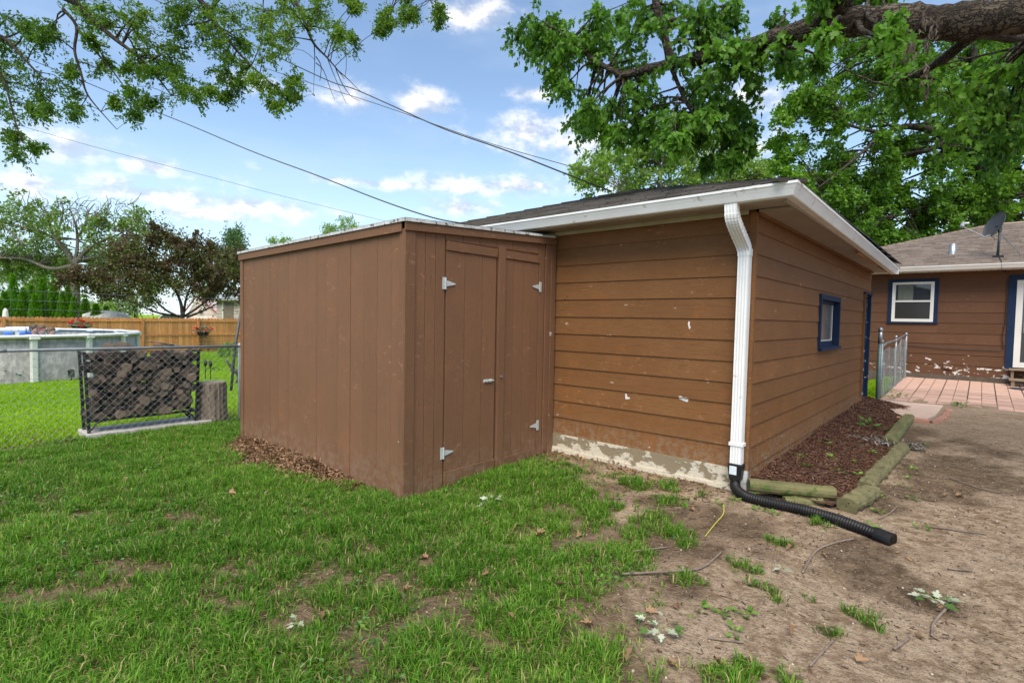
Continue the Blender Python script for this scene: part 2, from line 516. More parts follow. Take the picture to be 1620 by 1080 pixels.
def shingles(parent, mat, o, u, v, width, rows, expo=.14, tab=.30, left=1.0, right=1.0, name='shingles'):
    """tabs on a roof plane; o eave start, u along eave, v up-slope (unit, 3-D); hips shrink by left/right per horizontal metre"""
    o, u, v = map(lambda q: np.asarray(q, float), (o, u, v))
    nrm = np.cross(u, v); nrm /= np.linalg.norm(nrm)
    hor = math.hypot(v[0], v[1])
    Vs, rn = [], []
    for r in range(rows):
        s0 = r * expo
        a0, a1 = left * s0 * hor, width - right * s0 * hor
        x = a0 - rng.random() * tab
        while x < a1:
            w = tab * rng.uniform(.75, 1.15)
            b0, b1 = max(x + .004, a0), min(x + w - .004, a1)
            x += w
            if b1 - b0 < .03: continue
            dz = rng.uniform(.008, .014)
            j = rng.uniform(-.006, .006)
            for (aa, ss, hh) in ((b0, s0 + j, dz), (b1, s0 + j, dz), (b1, s0 + expo * 1.1, .003), (b0, s0 + expo * 1.1, .003),
                                 (b0, s0 + j, -.004), (b1, s0 + j, -.004)):
                Vs.append(o + u * aa + v * ss + nrm * hh)
            rn.append(rng.random())
    N = len(rn)
    base = (np.arange(N) * 6)[:, None]
    li = np.concatenate([base + np.array([[0, 1, 2, 3]]), base + np.array([[4, 5, 1, 0]])], 1).ravel()
    ob = np_mesh(name, np.array(Vs), li, np.tile([4, 4], N), mat, parent, np.repeat(rn, 2))
    ob['kind'] = 'stuff'
    return ob

# ================================================================ GARAGE
GX0, GY1 = -5.75, 7.0
gar = thing('garage', 'brown lap sided garage with white gutter and low hip roof', 'garage', (GX0 / 2, GY1 / 2, 0))
MB().box(GX0 + .02, -.11, .02, GY1 - .02, -.3, 2.55).build('wall_core', m_dark_gap, gar)
MB().box(GX0, -.012, -.012, .018, -.35, .118).build('foundation', m_found, gar)
MB().hexa([(GX0, -.045, -.35), (-.10, -.045, -.35), (-.10, -.010, -.35), (GX0, -.010, -.35)],
          [(GX0, -.030, -.055), (-.10, -.030, -.055), (-.10, -.013, -.055), (GX0, -.013, -.055)]).build('footing', m_found, gar)
lap_boards(gar, 'x', [(GX0, -.012)], .12, .205, 12, 2.575, 0.019, -1, m_siding)
WIN = (2.70, 3.98, 1.165, 1.925)
DOOR = (6.16, 6.95, -.2, 2.09)
lap_boards(gar, 'y', [(.002, GY1)], -.085, .205, 13, 2.552, -.019, 1, m_siding, [WIN, DOOR])
for k in range(12):
    z0 = .12 + .205 * k
    z1 = min(z0 + .20, 2.55)
    mb = MB()
    mb.box(-.055, .0045, -.0045, .0, z0 - .006, z1)
    mb.box(.0, .0045, .0, .05, z0 - .006, z1)
    mb.build('corner_cap', m_siding, gar)
MB().box(-.075, .004, -.03, .012, -.2, .112).build('corner_base', m_white_drip, gar)
# eaves
GO = 0.31
mb = MB()
mb.box(GX0 - .3, GO, -.31, -.002, 2.575, 2.590)
mb.build('soffit', m_soffit, gar)
MB().box(.020, GO, -.002, GY1 + .3, 2.552, 2.570).build('soffit', m_soffit, gar)
MB().box(-5.7, -.07, -.026, -.003, 2.535, 2.5745).build('frieze_board', m_frieze, gar)
MB().box(.002, .03, .02, GY1, 2.522, 2.5515).build('frieze_board', m_siding, gar)
MB().box(GX0 - .3, GO + .02, -.335, -.312, 2.56, 2.70).build('fascia_board', m_fascia, gar)
MB().hexa([(GO + .002, -.31, 2.545), (GO + .022, -.31, 2.545), (GO + .022, 6.85, 2.50), (GO + .002, 6.85, 2.50)],
          [(GO + .002, -.31, 2.69), (GO + .022, -.31, 2.69), (GO + .022, 6.85, 2.66), (GO + .002, 6.85, 2.66)]).build('fascia_board', m_fascia, gar)
for (y0, y1) in ((3.35, 5.25), (5.9, 6.9)):
    MB().box(GO - .035, GO + .001, y0, y1, 2.492, 2.5515).build('bare_wood_strip', m_rawwood, gar)
MB().box(GO - .033, GO - .004, 5.25, 5.9, 2.498, 2.5515).build('rotten_wood_strip', simple('rotten_wood', (.07, .05, .035), (.16, .11, .07), 14, .9, .4), gar)
# gutter: K profile swept round the corner
prof = [(0, .0), (.062, .0), (.070, .006), (.088, .050), (.093, .060), (.105, .088), (.112, .092), (.112, .112), (.104, .112), (.099, .096), (.085, .066), (.064, .012), (.008, .012), (.008, .112), (0, .112)]
mb = MB()
def gut(o_, z_):
    return
frames = []
y_w, x_r = -.336, GO + .023
n = len(prof)
vs = []
for (sx_, kind) in ((GX0 - .3, 'w'), (-1.2, 'w'), (0, 'c'), (2.5, 'r'), (6.66, 'r')):
    for (o_, z_) in prof:
        if kind == 'w': vs.append((sx_, y_w - o_, 2.575 + z_))
        elif kind == 'c': vs.append((x_r + o_, y_w - o_, 2.572 + z_))
        else: vs.append((x_r + o_, sx_, 2.572 - .0165 * sx_ + z_ - .0))
fs = []
for i in range(4):
    for k in range(n):
        k2 = (k + 1) % n
        fs.append((i * n + k, i * n + k2, (i + 1) * n + k2, (i + 1) * n + k))
fs.append(tuple(range(n - 1, -1, -1))); fs.append(tuple(4 * n + k for k in range(n)))
mb.add(vs, fs)
gobj = mb.build('gutter', m_white_metal, gar)
MB().box(x_r + .0, x_r + .11, 6.66, 6.664, 2.464, 2.572).build('end_cap', m_white_metal, gobj)
for xs in (-.16,):
    vs = []
    for xx in (xs, xs + .035):
        for (o_, z_) in prof[:8]:
            vs.append((xx, y_w - o_ * 1.02 - .0015, 2.5745 + z_ - (.001 if z_ < .01 else 0)))
    MB().add(vs, [(k, k + 1, 9 + k, 8 + k) for k in range(7)]).build('gutter_joint', m_white_metal, gobj)
# roof: hip, slope .31
EV, ez = .40, 2.69
x0, x1, y0, y1 = GX0 - EV, EV, -EV - .02, GY1 + EV
t = (x1 - x0) / 2
sl = .31
A = [(x0, y0, ez), (x1, y0, ez), (x1, y1, ez - .06), (x0, y1, ez)]
r0, r1 = (x0 + t, y0 + t, ez + sl * t), (x0 + t, y1 - t, ez + sl * t)
MB().add(A + [r0, r1], [(0, 1, 4), (1, 2, 5, 4), (2, 3, 5), (3, 0, 4, 5)]).build('roof_deck', m_shingle_old, gar)
L_ = math.hypot(1, sl)
shingles(gar, m_shingle_old, (x0, y0 - .02, ez + .006), (1, 0, 0), (0, 1 / L_, sl / L_), x1 - x0, 24)
shingles(gar, m_shingle_old, (x1 + .02, y0, ez + .006), (0, 1, 0), (-1 / L_, 0, sl / L_), y1 - y0, 24)
mb = MB()
for k in range(15):
    a, b = k / 15, (k + 1.15) / 15
    for (c0, c1) in ((np.array([x1, y0, ez]), np.array(r0)), (np.array([x0, y0, ez]), np.array(r0))):
        p, q = c0 + (c1 - c0) * a, c0 + (c1 - c0) * min(b, 1)
        d = (q - p); sd_ = np.array([-d[1], d[0], 0]); sd_ = sd_ / np.linalg.norm(sd_) * .13
        mb.hexa([p - sd_ + (0, 0, -.012), p + sd_ + (0, 0, -.012), q + sd_ + (0, 0, -.018), q - sd_ + (0, 0, -.018)],
                [p - sd_ * .9 + (0, 0, .022), p + sd_ * .9 + (0, 0, .022), q + sd_ * .9 + (0, 0, .008), q - sd_ * .9 + (0, 0, .008)])
mb.build('hip_cap', m_shingle_old, gar)['kind'] = 'stuff'
MB().box(x0 + .05, x1 - .25, y0 - .012, y0 + .05, ez - .012, ez + .003).build('drip_edge', m_white_drip, gar)
# window
wy0, wy1, wz0, wz1 = WIN
win = MB().box(-.10, .022, wy0, wy0 + .05, wz0, wz1).box(-.10, .022, wy1 - .05, wy1, wz0, wz1).box(-.10, .022, wy0 + .05, wy1 - .05, wz1 - .07, wz1).build('window', m_navy, gar)
MB().hexa([(-.10, wy0 + .05, wz0), (.045, wy0 - .01, wz0), (.045, wy1 + .01, wz0), (-.10, wy1 - .05, wz0)],
          [(-.10, wy0 + .05, wz0 + .06), (.045, wy0 - .01, wz0 + .04), (.045, wy1 + .01, wz0 + .04), (-.10, wy1 - .05, wz0 + .06)]).build('sill', m_navy, win)
sz0, sz1, sy0, sy1 = wz0 + .05, wz1 - .07, wy0 + .05, wy1 - .05
fr = MB().box(-.09, -.055, sy0, sy0 + .06, sz0, sz1).box(-.09, -.055, sy1 - .07, sy1, sz0, sz1).box(-.09, -.055, sy0 + .06, sy1 - .07, sz0, sz0 + .07).box(-.09, -.055, sy0 + .06, sy1 - .07, sz1 - .05, sz1)
fr.build('sash', m_navy, win)
MB().box(-.075, -.068, sy0 + .055, sy1 - .065, sz0 + .06, sz1 - .045).build('pane', m_dusty_glass, win)
MB().box(-.0655, -.058, sy0 + .06, sy1 - .07, sz0 + .07, sz0 + .085).box(-.0655, -.058, sy0 + .06, sy0 + .072, sz0 + .085, sz1 - .05).box(-.0655, -.058, sy1 - .085, sy1 - .07, sz0 + .085, sz1 - .05).build('putty', m_vinyl, win)
# door
dy0, dy1, dz0, dz1 = DOOR
door = MB().box(-.075, -.04, dy0 + .045, dy1 - .04, -.13, dz1 - .05).build('door', m_navy_worn, gar)
MB().box(-.08, .028, dy0, dy0 + .045, -.15, dz1).build('door_frame', m_siding, door)
MB().box(-.08, .012, dy1 - .04, dy1 + .04, -.15, dz1).build('door_frame', m_navy_worn, door)
MB().box(-.08, .030, dy0, dy1 + .04, dz1 - .0, dz1 + .035).build('door_head', m_navy, door)
MB().box(.000, .020, dy0 + .046, dy0 + .075, -.13, dz1 - .02).build('storm_door_edge', m_vinyl, door)
MB().tube([(-.02, dy0 + .08, .87), (.05, dy0 + .08, .87), (.055, dy0 + .08, .87)], [.012, .014, .03], 10).build('door_knob', m_galv, door, True)
MB().tube([(-.02, dy0 + .08, 1.05), (.035, dy0 + .08, 1.05)], [.022, .02], 10).build('deadbolt', m_galv, door, True)
# chips and hook on the boards
def chip(px_pts, y=None, name='paint_chip', mat=None):
    cxm, czm = np.mean([p[0] for p in px_pts]), np.mean([p[1] for p in px_pts])
    pts = [(cxm + (x - cxm) * .75, czm + (z - czm) * .75) for (x, z) in px_pts]
    k = len(pts)
    def fy(z):
        kk = math.floor((z - .12) / .205)
        return .019 - (.017 - .013 * (z - .12 - .205 * kk) / .227) - .0012
    MB().add([(x, fy(z), z) for x, z in pts] + [(x, fy(z) + .004, z) for x, z in pts],
             [tuple(range(k))] + [(i, (i + 1) % k, k + (i + 1) % k, k + i) for i in range(k)]).build(name, mat or m_chip, gar)
m_chip = simple('white_primer', (.72, .71, .68), (.62, .6, .57), 40, .7, .1)
chip([(-.715, .715), (-.66, .700), (-.60, .690), (-.585, .72), (-.60, .755), (-.655, .745), (-.70, .765), (-.725, .75)])
chip([(-1.33, .64), (-1.29, .645), (-1.255, .655), (-1.26, .672), (-1.30, .675), (-1.315, .72), (-1.34, .72), (-1.335, .68)])
chip([(-.62, 1.435), (-.605, 1.435), (-.60, 1.47), (-.615, 1.485), (-.61, 1.53), (-.632, 1.54), (-.64, 1.50), (-.628, 1.465)])
MB().tube([(-2.13, -.022, 1.80), (-2.13, -.06, 1.80), (-2.13, -.075, 1.775), (-2.13, -.06, 1.755)], .006, 6).build('hook', m_shed_trim, gar, True)
# downspout: ribbed 75 x 100 mm tube
def dsprof(w=.052, d=.036):
    p = []
    for i in range(9):
        x = -w + 2 * w * i / 8
        p.append((x, -d + (.004 if i % 2 else 0)))
    for i in range(3):
        p.append((w, -d + 2 * d * (i + 1) / 4))
    for i in range(5):
        p.append((w - 2 * w * i / 4, d))
    for i in range(3):
        p.append((-w, d - 2 * d * (i + 1) / 4))
    return p
xd = -.083
ds = MB().sweep(dsprof(), [((xd + .010, -.062, 2.20), (1, 0, 0), (0, 1, 0)), ((xd, -.062, .10), (1, 0, 0), (0, 1, 0))]).build('downspout', m_white_metal, gar)
frames = []
pth = [(-.36, 2.58), (-.36, 2.52), (-.355, 2.47), (-.335, 2.43), (-.30, 2.395), (-.22, 2.335), (-.14, 2.28), (-.095, 2.245), (-.070, 2.21), (-.062, 2.17), (-.062, 2.14)]
dense = []
for i in range(len(pth) - 1):
    for k in range(4):
        q = np.array(pth[i]) * (1 - k / 4) + np.array(pth[i + 1]) * k / 4
        dense.append(q)
dense.append(np.array(pth[-1]))
for i, q in enumerate(dense):
    d = dense[min(i + 1, len(dense) - 1)] - dense[max(i - 1, 0)]
    d /= np.linalg.norm(d)
    s_ = 1.06 if (i % 2 and 6 < i < len(dense) - 6) else 1.0
    tt = i / (len(dense) - 1)
    frames.append(((xd - .022 + .032 * tt, q[0], q[1]), (s_ * 1.04, 0, 0), (0, -d[1] * s_ * 1.04, d[0] * s_ * 1.04)))
MB().sweep(dsprof(), frames).build('elbow', m_white_metal, ds)
MB().sweep(dsprof(.056, .040), [((xd + .010, -.062, 2.205), (1, 0, 0), (0, 1, 0)), ((xd + .010, -.062, 2.14), (1, 0, 0), (0, 1, 0))]).build('joint_collar', m_white_metal, ds)
MB().box(xd - .066, xd + .066, -.104, -.018, .355, .385).build('bracket', m_white_metal, ds)

# drain pipe on the downspout
pipe = thing('drain_pipe', 'black corrugated drain pipe leading from the white downspout onto the bare dirt', 'pipe', (xd, -.08, -.1))
MB().hexa([(xd - .052, -.115, .03), (xd + .052, -.115, .03), (xd + .052, -.02, .03), (xd - .052, -.02, .03)],
          [(xd - .068, -.112, .185), (xd + .068, -.112, .185), (xd + .068, -.012, .185), (xd - .068, -.012, .185)]).build('adapter', m_black_plastic, pipe, bevel=.008)
MB().box(xd - .045, xd + .02, -.1185, -.1150, .085, .165).build('sticker', m_sticker, pipe)
pp = [(xd, -.07, .04), (xd + .002, -.085, -.005), (xd + .03, -.135, -.035), (xd + .09, -.20, -.048), (.10, -.265, -.05), (.26, -.28, -.05), (.49, -.26, -.052), (.68, -.28, -.055), (.86, -.32, -.06), (1.09, -.40, -.075)]
pp = [np.array(p) for p in pp]
def catmull(P, n):
    out = []
    P = [np.asarray(p, float) for p in P]
    for i in range(len(P) - 1):
        p0, p1, p2, p3 = P[max(i - 1, 0)], P[i], P[i + 1], P[min(i + 2, len(P) - 1)]
        for k in range(n):
            u = k / n
            out.append(.5 * ((2 * p1) + (-p0 + p2) * u + (2 * p0 - 5 * p1 + 4 * p2 - p3) * u * u + (-p0 + 3 * p1 - 3 * p2 + p3) * u ** 3))
    out.append(P[-1])
    return out
cp = catmull(pp, 40)
ln = np.concatenate([[0], np.cumsum([np.linalg.norm(cp[i + 1] - cp[i]) for i in range(len(cp) - 1)])])
ss = np.arange(0, ln[-1], .0052)
cpx = [np.array([np.interp(s, ln, [c[j] for c in cp]) for j in range(3)]) for s in ss]
rad = [.047 if (i // 2) % 2 == 0 else .038 for i in range(len(ss))]
MB().tube(cpx, rad, 16).build('corrugated_pipe', m_black_plastic, pipe, True)
e_, d_ = cpx[-1], cpx[-1] - cpx[-12]
d_ = d_ / np.linalg.norm(d_)
MB().tube([e_ - d_ * .02, e_ + d_ * .10, e_ + d_ * .10, e_ + d_ * .02], [.056, .058, .05, .048], 16, cap=False).build('end_cuff', m_black_plastic, pipe)
MB().tube([e_ + d_ * .03, e_ + d_ * .032], [.05, .05], 16).build('cuff_grate', m_dark_gap, pipe)

# ================================================================ SHED
SXR, SXL, SYN = -2.324, -5.985, -2.257
shed = thing('storage_shed', 'brown plank storage shed with double doors built against the garage', 'shed', ((SXR + SXL) / 2, SYN / 2, -.2))
def ztop(x, y):
    return 2.372 + .057 * (y - SYN) - .011 * (SXR - x)
MB().hexa([(SXL + .03, SYN + .03, -.3), (SXR - .03, SYN + .03, -.3), (SXR - .03, -.03, -.3), (SXL + .03, -.03, -.3)],
          [(SXL + .03, SYN + .03, 2.30), (SXR - .03, SYN + .03, 2.33), (SXR - .03, -.03, 2.44), (SXL + .03, -.03, 2.40)]).build('shed_core', m_dark_gap, shed)
gl = [-5.90, -5.59, -5.38, -5.30, -5.088, -4.876, -4.608, -4.384, -4.142, -3.926, -3.706, -3.485, -3.238, -3.005, -2.765, -2.598, -2.40]
gl = [-5.90, -5.56, -5.29, -5.088, -4.876, -4.608, -4.384, -4.142, -3.926, -3.706, -3.485, -3.238, -3.005, -2.765, -2.535, -2.40]
wideg = {-4.608: .004, -3.238: .004}
for a, b in zip(gl[:-1], gl[1:]):
    g0, g1 = wideg.get(a, .0018), wideg.get(b, .0018)
    pr_ = .002 * rng.random()
    MB().box(a + g0, b - g1, SYN - pr_, SYN + .014, -.34, ztop((a + b) / 2, SYN) - .05).build('siding_plank', m_shed, shed, bevel=.0012)
MB().box(SXL + .02, SXR - .01, SYN + .008, SYN + .028, -.33, 2.31).build('backing_sheet', m_shed, shed)
def plankY(y0_, y1_, z0_, z1_, proud=0., mat=None, name='siding_plank', parent=None, th=.014):
    return MB().box(SXR - th, SXR + proud, y0_, y1_, z0_, z1_).build(name, mat or m_shed, parent or shed, bevel=.0012)
MB().box(SXR - .028, SXR - .009, SYN + .01, -1.80, -.30, 2.33).build('backing_sheet', m_shed, shed)
MB().box(SXR - .028, SXR - .009, -.33, -.02, -.25, 2.40).build('backing_sheet', m_shed, shed)
MB().box(SXR - .028, SXR - .009, -1.80, -.33, 2.27, 2.39).build('backing_sheet', m_shed, shed)
for (a, b) in ((-2.158, -2.03), (-2.03, -1.905), (-1.905, -1.785)):
    plankY(a + .003, b - .003, -.20 + .02 * (a + 2.16), ztop(SXR, a) - .05)
for (a, b) in ((-1.785, -1.55), (-1.55, -1.31), (-1.31, -1.05), (-1.05, -.80), (-.80, -.56), (-.56, -.335)):
    plankY(a + .003, b - .003, 2.272 + .012 * (a + 1.8), ztop(SXR, a) - .045, -.001)
for (a, b) in ((-.328, -.218),):
    plankY(a + .003, b - .003, -.16, ztop(SXR, a) - .05)
# corner trims
MB().box(SXR - .002, SXR + .018, SYN - .018, SYN + .098, -.28, 2.318).build('corner_board', m_shed_trim, shed, bevel=.003)
MB().box(SXR - .075, SXR - .0045, SYN - .017, SYN - .0035, -.28, 2.315).build('corner_board', m_shed_trim, shed, bevel=.003)
MB().box(SXL, SXL + .085, SYN - .018, SYN + .06, -.33, 2.275).build('corner_board', m_shed_trim, shed, bevel=.003)
MB().box(SXR - .002, SXR + .016, -.213, -.115, -.16, 2.42).build('corner_board', m_shed_trim, shed, bevel=.003)
MB().box(SXR - .002, SXR + .022, -.112, -.022, -.16, 2.42).build('corner_board', m_shed_trim, shed, bevel=.003)
def sloped(xa, ya, xb, yb, th, z_dn, z_up, outx, outy, name, mat):
    """board following the roof edge from a to b"""
    za, zb = ztop(xa, ya), ztop(xb, yb)
    o_ = np.array([outx * th, outy * th, 0])
    a0, b0 = np.array([xa, ya, 0]), np.array([xb, yb, 0])
    lo = [a0 + (0, 0, za + z_dn), b0 + (0, 0, zb + z_dn), b0 + o_ + (0, 0, zb + z_dn), a0 + o_ + (0, 0, za + z_dn)]
    hi = [p + (0, 0, z_up - z_dn) for p in lo]
    if np.cross(lo[1] - lo[0], lo[3] - lo[0])[2] < 0:
        lo = [lo[0], lo[3], lo[2], lo[1]]; hi = [hi[0], hi[3], hi[2], hi[1]]
    return MB().hexa(lo, hi).build(name, mat, shed, bevel=.002)
sloped(SXL - .01, SYN - .019, SXR - .028, SYN - .019, .016, -.085, -.001, 0, -1, 'fascia_board', m_shed_trim)
sloped(SXR + .019, SYN - .03, SXR + .019, -.02, .016, -.075, .0, 1, 0, 'fascia_board', m_shed_trim)
sloped(SXL - .02, SYN - .036, SXR + .04, SYN - .036, .012, .001, .030, 0, -1, 'drip_edge', m_white_drip)
sloped(SXR + .036, SYN - .035, SXR + .036, -.04, .012, .002, .030, 1, 0, 'drip_edge', m_white_drip)
rc = [(SXL - .03, SYN - .04), (SXR + .04, SYN - .04), (SXR + .04, -.02), (SXL - .03, -.02)]
MB().hexa([(x, y, ztop(x, y) + .012) for x, y in rc], [(x, y, ztop(x, y) + .036) for x, y in rc]).build('roof_sheet', m_shingle_old, shed)
def nails(spots, axis, parent):
    for (a, z) in spots:
        p = (SXR + .001, a, z) if axis == 'x' else (a, SYN - .001, z)
        d_ = (.004, 0, 0) if axis == 'x' else (0, -.004, 0)
        MB().tube([p, (p[0] + d_[0], p[1] + d_[1], p[2])], [.006, .004], 6).build('nail_head', m_nail, parent)
m_nail = simple('dark_nail', (.06, .04, .03), (.1, .06, .04), 30, .7, 0)
nails([(a, z) for a in (-5.1, -4.62, -3.95, -3.25, -2.78) for z in (.05, .6, 1.15, 1.75, 2.15)], 'y', shed)
nails([(a, z) for a in (-2.09, -1.96, -1.84, -.27) for z in (.1, .7, 1.3, 1.9)], 'x', shed)
# doors
m_hinge = simple('pale_zinc', (.52, .55, .54), (.44, .46, .45), 25, .45, .05, metal=.15, c3=(.34, .18, .09), t3=.66)
def strap_hinge(y, z, sgn, parent):
    h = MB().box(SXR + .005, SXR + .010, y - .034 * sgn - .017, y - .034 * sgn + .017, z - .058, z + .058)
    h.tube([(SXR + .012, y - .012 * sgn, z - .058), (SXR + .012, y - .012 * sgn, z + .058)], .007, 8)
    yy = [y, y + .115 * sgn]
    h.add([(SXR + .012, yy[0], z - .03), (SXR + .012, yy[0], z + .03), (SXR + .012, yy[1], z + .006), (SXR + .012, yy[1], z - .006),
           (SXR + .008, yy[0], z - .03), (SXR + .008, yy[0], z + .03), (SXR + .008, yy[1], z + .006), (SXR + .008, yy[1], z - .006)],
          [(0, 1, 2, 3), (7, 6, 5, 4), (0, 4, 5, 1), (1, 5, 6, 2), (2, 6, 7, 3), (3, 7, 4, 0)])
    return h.build('hinge', m_hinge, parent)
dl = MB().box(SXR - .026, SXR - .011, -1.768, -1.056, -.165, 2.262).build('shed_door', m_shed, shed)
dl['label'] = 'shed door with the barrel bolt'
for (a, b) in ((-1.770, -1.52), (-1.52, -1.27), (-1.27, -1.058)):
    plankY(a + .003, b - .003, -.01, 2.172, .002, None, 'door_plank', dl)
plankY(-1.772, -1.058, 2.174, 2.264, .017, m_shed_trim, 'top_rail', dl)
plankY(-1.770, -1.058, -.175, -.012, .016, m_shed_trim, 'bottom_rail', dl)
strap_hinge(-1.772, 1.85, 1, dl); strap_hinge(-1.772, .18, 1, dl)
bl = MB().box(SXR + .003, SXR + .009, -1.235, -1.105, .835, .868).box(SXR + .009, SXR + .022, -1.20, -1.18, .838, .865).box(SXR + .009, SXR + .022, -1.15, -1.13, .838, .865).tube([(SXR + .017, -1.23, .852), (SXR + .017, -1.09, .852)], .007, 8)
bl.build('barrel_bolt', m_hinge, dl)
drr = MB().box(SXR - .026, SXR - .011, -1.030, -.334, -.168, 2.262).build('shed_door', m_shed, shed)
drr['label'] = 'shed door beside the garage wall'
for (a, b) in ((-.925, -.775), (-.775, -.60), (-.60, -.46), (-.46, -.337)):
    plankY(a + .003, b - .003, -.015, 2.175, .002, None, 'door_plank', drr)
plankY(-1.030, -.928, -.178, 2.30, .020, m_shed_trim, 'stile', drr)
plankY(-.926, -.337, 2.178, 2.262, .016, m_shed_trim, 'top_rail', drr)
plankY(-.926, -.337, -.172, -.018, .014, m_shed_trim, 'bottom_rail', drr)
strap_hinge(-.334, 1.90, -1, drr); strap_hinge(-.334, .255, -1, drr)
MB().tube([(SXR + .018, -.985, .885), (SXR + .04, -.985, .885), (SXR + .043, -.975, .885)], [.011, .012, .007], 8).build('eye_bolt', m_galv, drr)

# ================================================================ GROUND
EDGE_Y = [-6, -5, -4, -2.99, -2.84, -2.68, -2.51, -2.22, -2.02, -1.76, -1.57, -1.08, -.81, -.63, -.3, 0]
EDGE_X = [2.5, 1.9, 1.35, .88, .76, .56, .38, .28, .12, -.12, -.43, -.70, -1.10, -1.62, -2.1, -2.4]
TUFTS = [(-.83, -1.31, .12), (-.76, -1.0, .14), (-.44, -1.24, .14), (-.4, -.98, .12), (-.39, -1.5, .1), (-.18, -1.26, .12), (0, -1.38, .07), (.2, -1.85, .12),
         (.37, -1.44, .07), (.48, -1.46, .09), (.61, -1.63, .10), (.71, -1.7, .07), (.87, -1.55, .06), (.7, -.37, .07), (1.17, -1.55, .08), (1.22, -1.63, .07),
         (1.07, -1.32, .05), (.72, -2.63, .12), (.79, -2.65, .1), (.55, -.89, .05), (1.12, .47, .06), (-.03, -.27, .06), (-.32, -.3, .09), (-.67, -.36, .12),
         (-.95, -.48, .12), (-1.51, -.78, .12), (-1.95, -.75, .1), (.81, -2.54, .08), (.47, -.89, .04), (1.04, -1.89, .05), (.99, -2.47, .07), (1.18, .85, .05),
         (1.41, .27, .06), (1.85, .5, .07), (-1.2, -.45, .1), (-.5, -.7, .12), (-1.1, -1.0, .2)]
BARE = [(-4.35, -2.52, .75, .22), (-4.43, -2.85, .35, .18), (-4.15, -3.46, .25, .12), (-3.4, -2.42, .45, .14), (-5.3, -2.42, .5, .14), (-4.41, -4.47, .2, .1), (-4.0, -4.74, .2, .1),
        (-2.05, -3.88, .12, .1), (-1.63, -4.07, .14, .1), (-1.0, -2.34, .14, .1), (-.55, -2.12, .16, .1), (-.23, -3.51, .14, .08), (-1.2, -3.46, .12, .1),
        (-2.7, -3.0, .2, .12), (-.8, -2.9, .15, .12), (-3.0, -3.6, .2, .1), (-7.15, -4.6, .22, 1.0), (-1.95, -1.5, .2, .25)]
def vnoise(x, y, s, seed=0):
    """value noise 0..1"""
    x = np.asarray(x) * s + 91.7 * seed; y = np.asarray(y) * s - 37.3 * seed
    xi, yi = np.floor(x), np.floor(y)
    fx, fy = S(x - xi), S(y - yi)
    def h(a, b):
        v = np.sin(a * 127.1 + b * 311.7 + seed * 17.0) * 43758.5453
        return v - np.floor(v)
    return (h(xi, yi) * (1 - fx) + h(xi + 1, yi) * fx) * (1 - fy) + (h(xi, yi + 1) * (1 - fx) + h(xi + 1, yi + 1) * fx) * fy

def grass_density(x, y):
    x = np.asarray(x, float); y = np.asarray(y, float)
    xe = np.interp(y, EDGE_Y, EDGE_X)
    wob = (vnoise(x, y, 3.0, 1) - .5) * .5 + (vnoise(x, y, 9.0, 2) - .5) * .3
    d = S((xe - x + wob * 1.6 + .28) / .95)
    patch = .2 + .95 * S((vnoise(x, y, 1.6, 3) * .55 + vnoise(x, y, 5.5, 4) * .45 - .18) / .40)
    near = S((x + 7.0) / 1.0)
    d = d * np.clip(near * patch + (1 - near) * 1.0, 0, 1)
    d = np.maximum(d, .06 * S((-.2 - x) / .8) * (y < -.05))
    for (bx, by, rx, ry) in BARE:
        q = ((x - bx) / rx) ** 2 + ((y - by) / ry) ** 2
        d = d * (1 - .9 * S((1.0 - q + wob * 4.5 + (vnoise(x, y, 22, 6) - .5) * 1.6) / 1.6))
    wst = np.interp(x, [-5.95, -5.4, -4.6, -4.0, -3.3, -3.0], [.12, .38, .62, .48, .28, .0])
    d = d * (1 - .96 * S((wst - (-2.26 - y) + wob * .5) / .14) * (x > -5.99) * (x < -2.95))
    for (tx, ty, r) in TUFTS:
        q = np.hypot(x - tx, y - ty) / r
        d = np.maximum(d, S((1.3 - q + wob * 2.6 + (vnoise(x, y, 25, 8) - .5) * 1.3) / 1.1) * .9)
    d = np.where((y > .12) & (x > -.2), d * .0 + .012 * (vnoise(x, y, 2, 7) > .55), d)
    # behind the yard: between garage end and house, left of the patio
    d = np.where((x < .12) & (y > 7.1) & (y < 12), .9, d)
    d = np.where((x < -7.35) , np.maximum(d, .96), d)
    # under buildings
    d = np.where((x > -5.99) & (x < -2.31) & (y > -2.25), 0, d)
    d = np.where((x > -5.8) & (x < .02) & (y > -.06) & (y < 7.05), 0, d)
    d = np.where((x > -7.80) & (x < -7.20) & (y > -3.72) & (y < -2.22), 0, d)
    return d

def axis_coords(lo, hi, step, far):
    a = list(np.arange(lo, hi + step / 2, step))
    s, v = step, a[-1]
    while v < far:
        s *= 1.22; v += s; a.append(v)
    s, v = step, a[0]
    pre = []
    while v > -far:
        s *= 1.22; v -= s; pre.append(v)
    return np.array(pre[::-1] + a)
gx, gy = axis_coords(-7.0, 3.4, .045, 600), axis_coords(-5.6, 3.0, .045, 600)
GXm, GYm = np.meshgrid(gx, gy)
Z = gz(GXm, GYm)
rough_m = S((GXm + 8) / 1) * S((5 - GXm) / 2) * S((GYm + 7) / 1) * S((9 - GYm) / 2)
Z = Z + rough_m * ((vnoise(GXm, GYm, 1.3, 11) - .5) * .030 + (vnoise(GXm, GYm, 5, 12) - .5) * .016 + (vnoise(GXm, GYm, 14, 13) - .5) * .008)
dens = grass_density(GXm, GYm)
# wheel rut sweeping across the bare dirt
nx_, ny_ = len(gx), len(gy)
idx = np.arange(nx_ * ny_).reshape(ny_, nx_)
quads = np.stack([idx[:-1, :-1], idx[:-1, 1:], idx[1:, 1:], idx[1:, :-1]], -1).reshape(-1, 4)

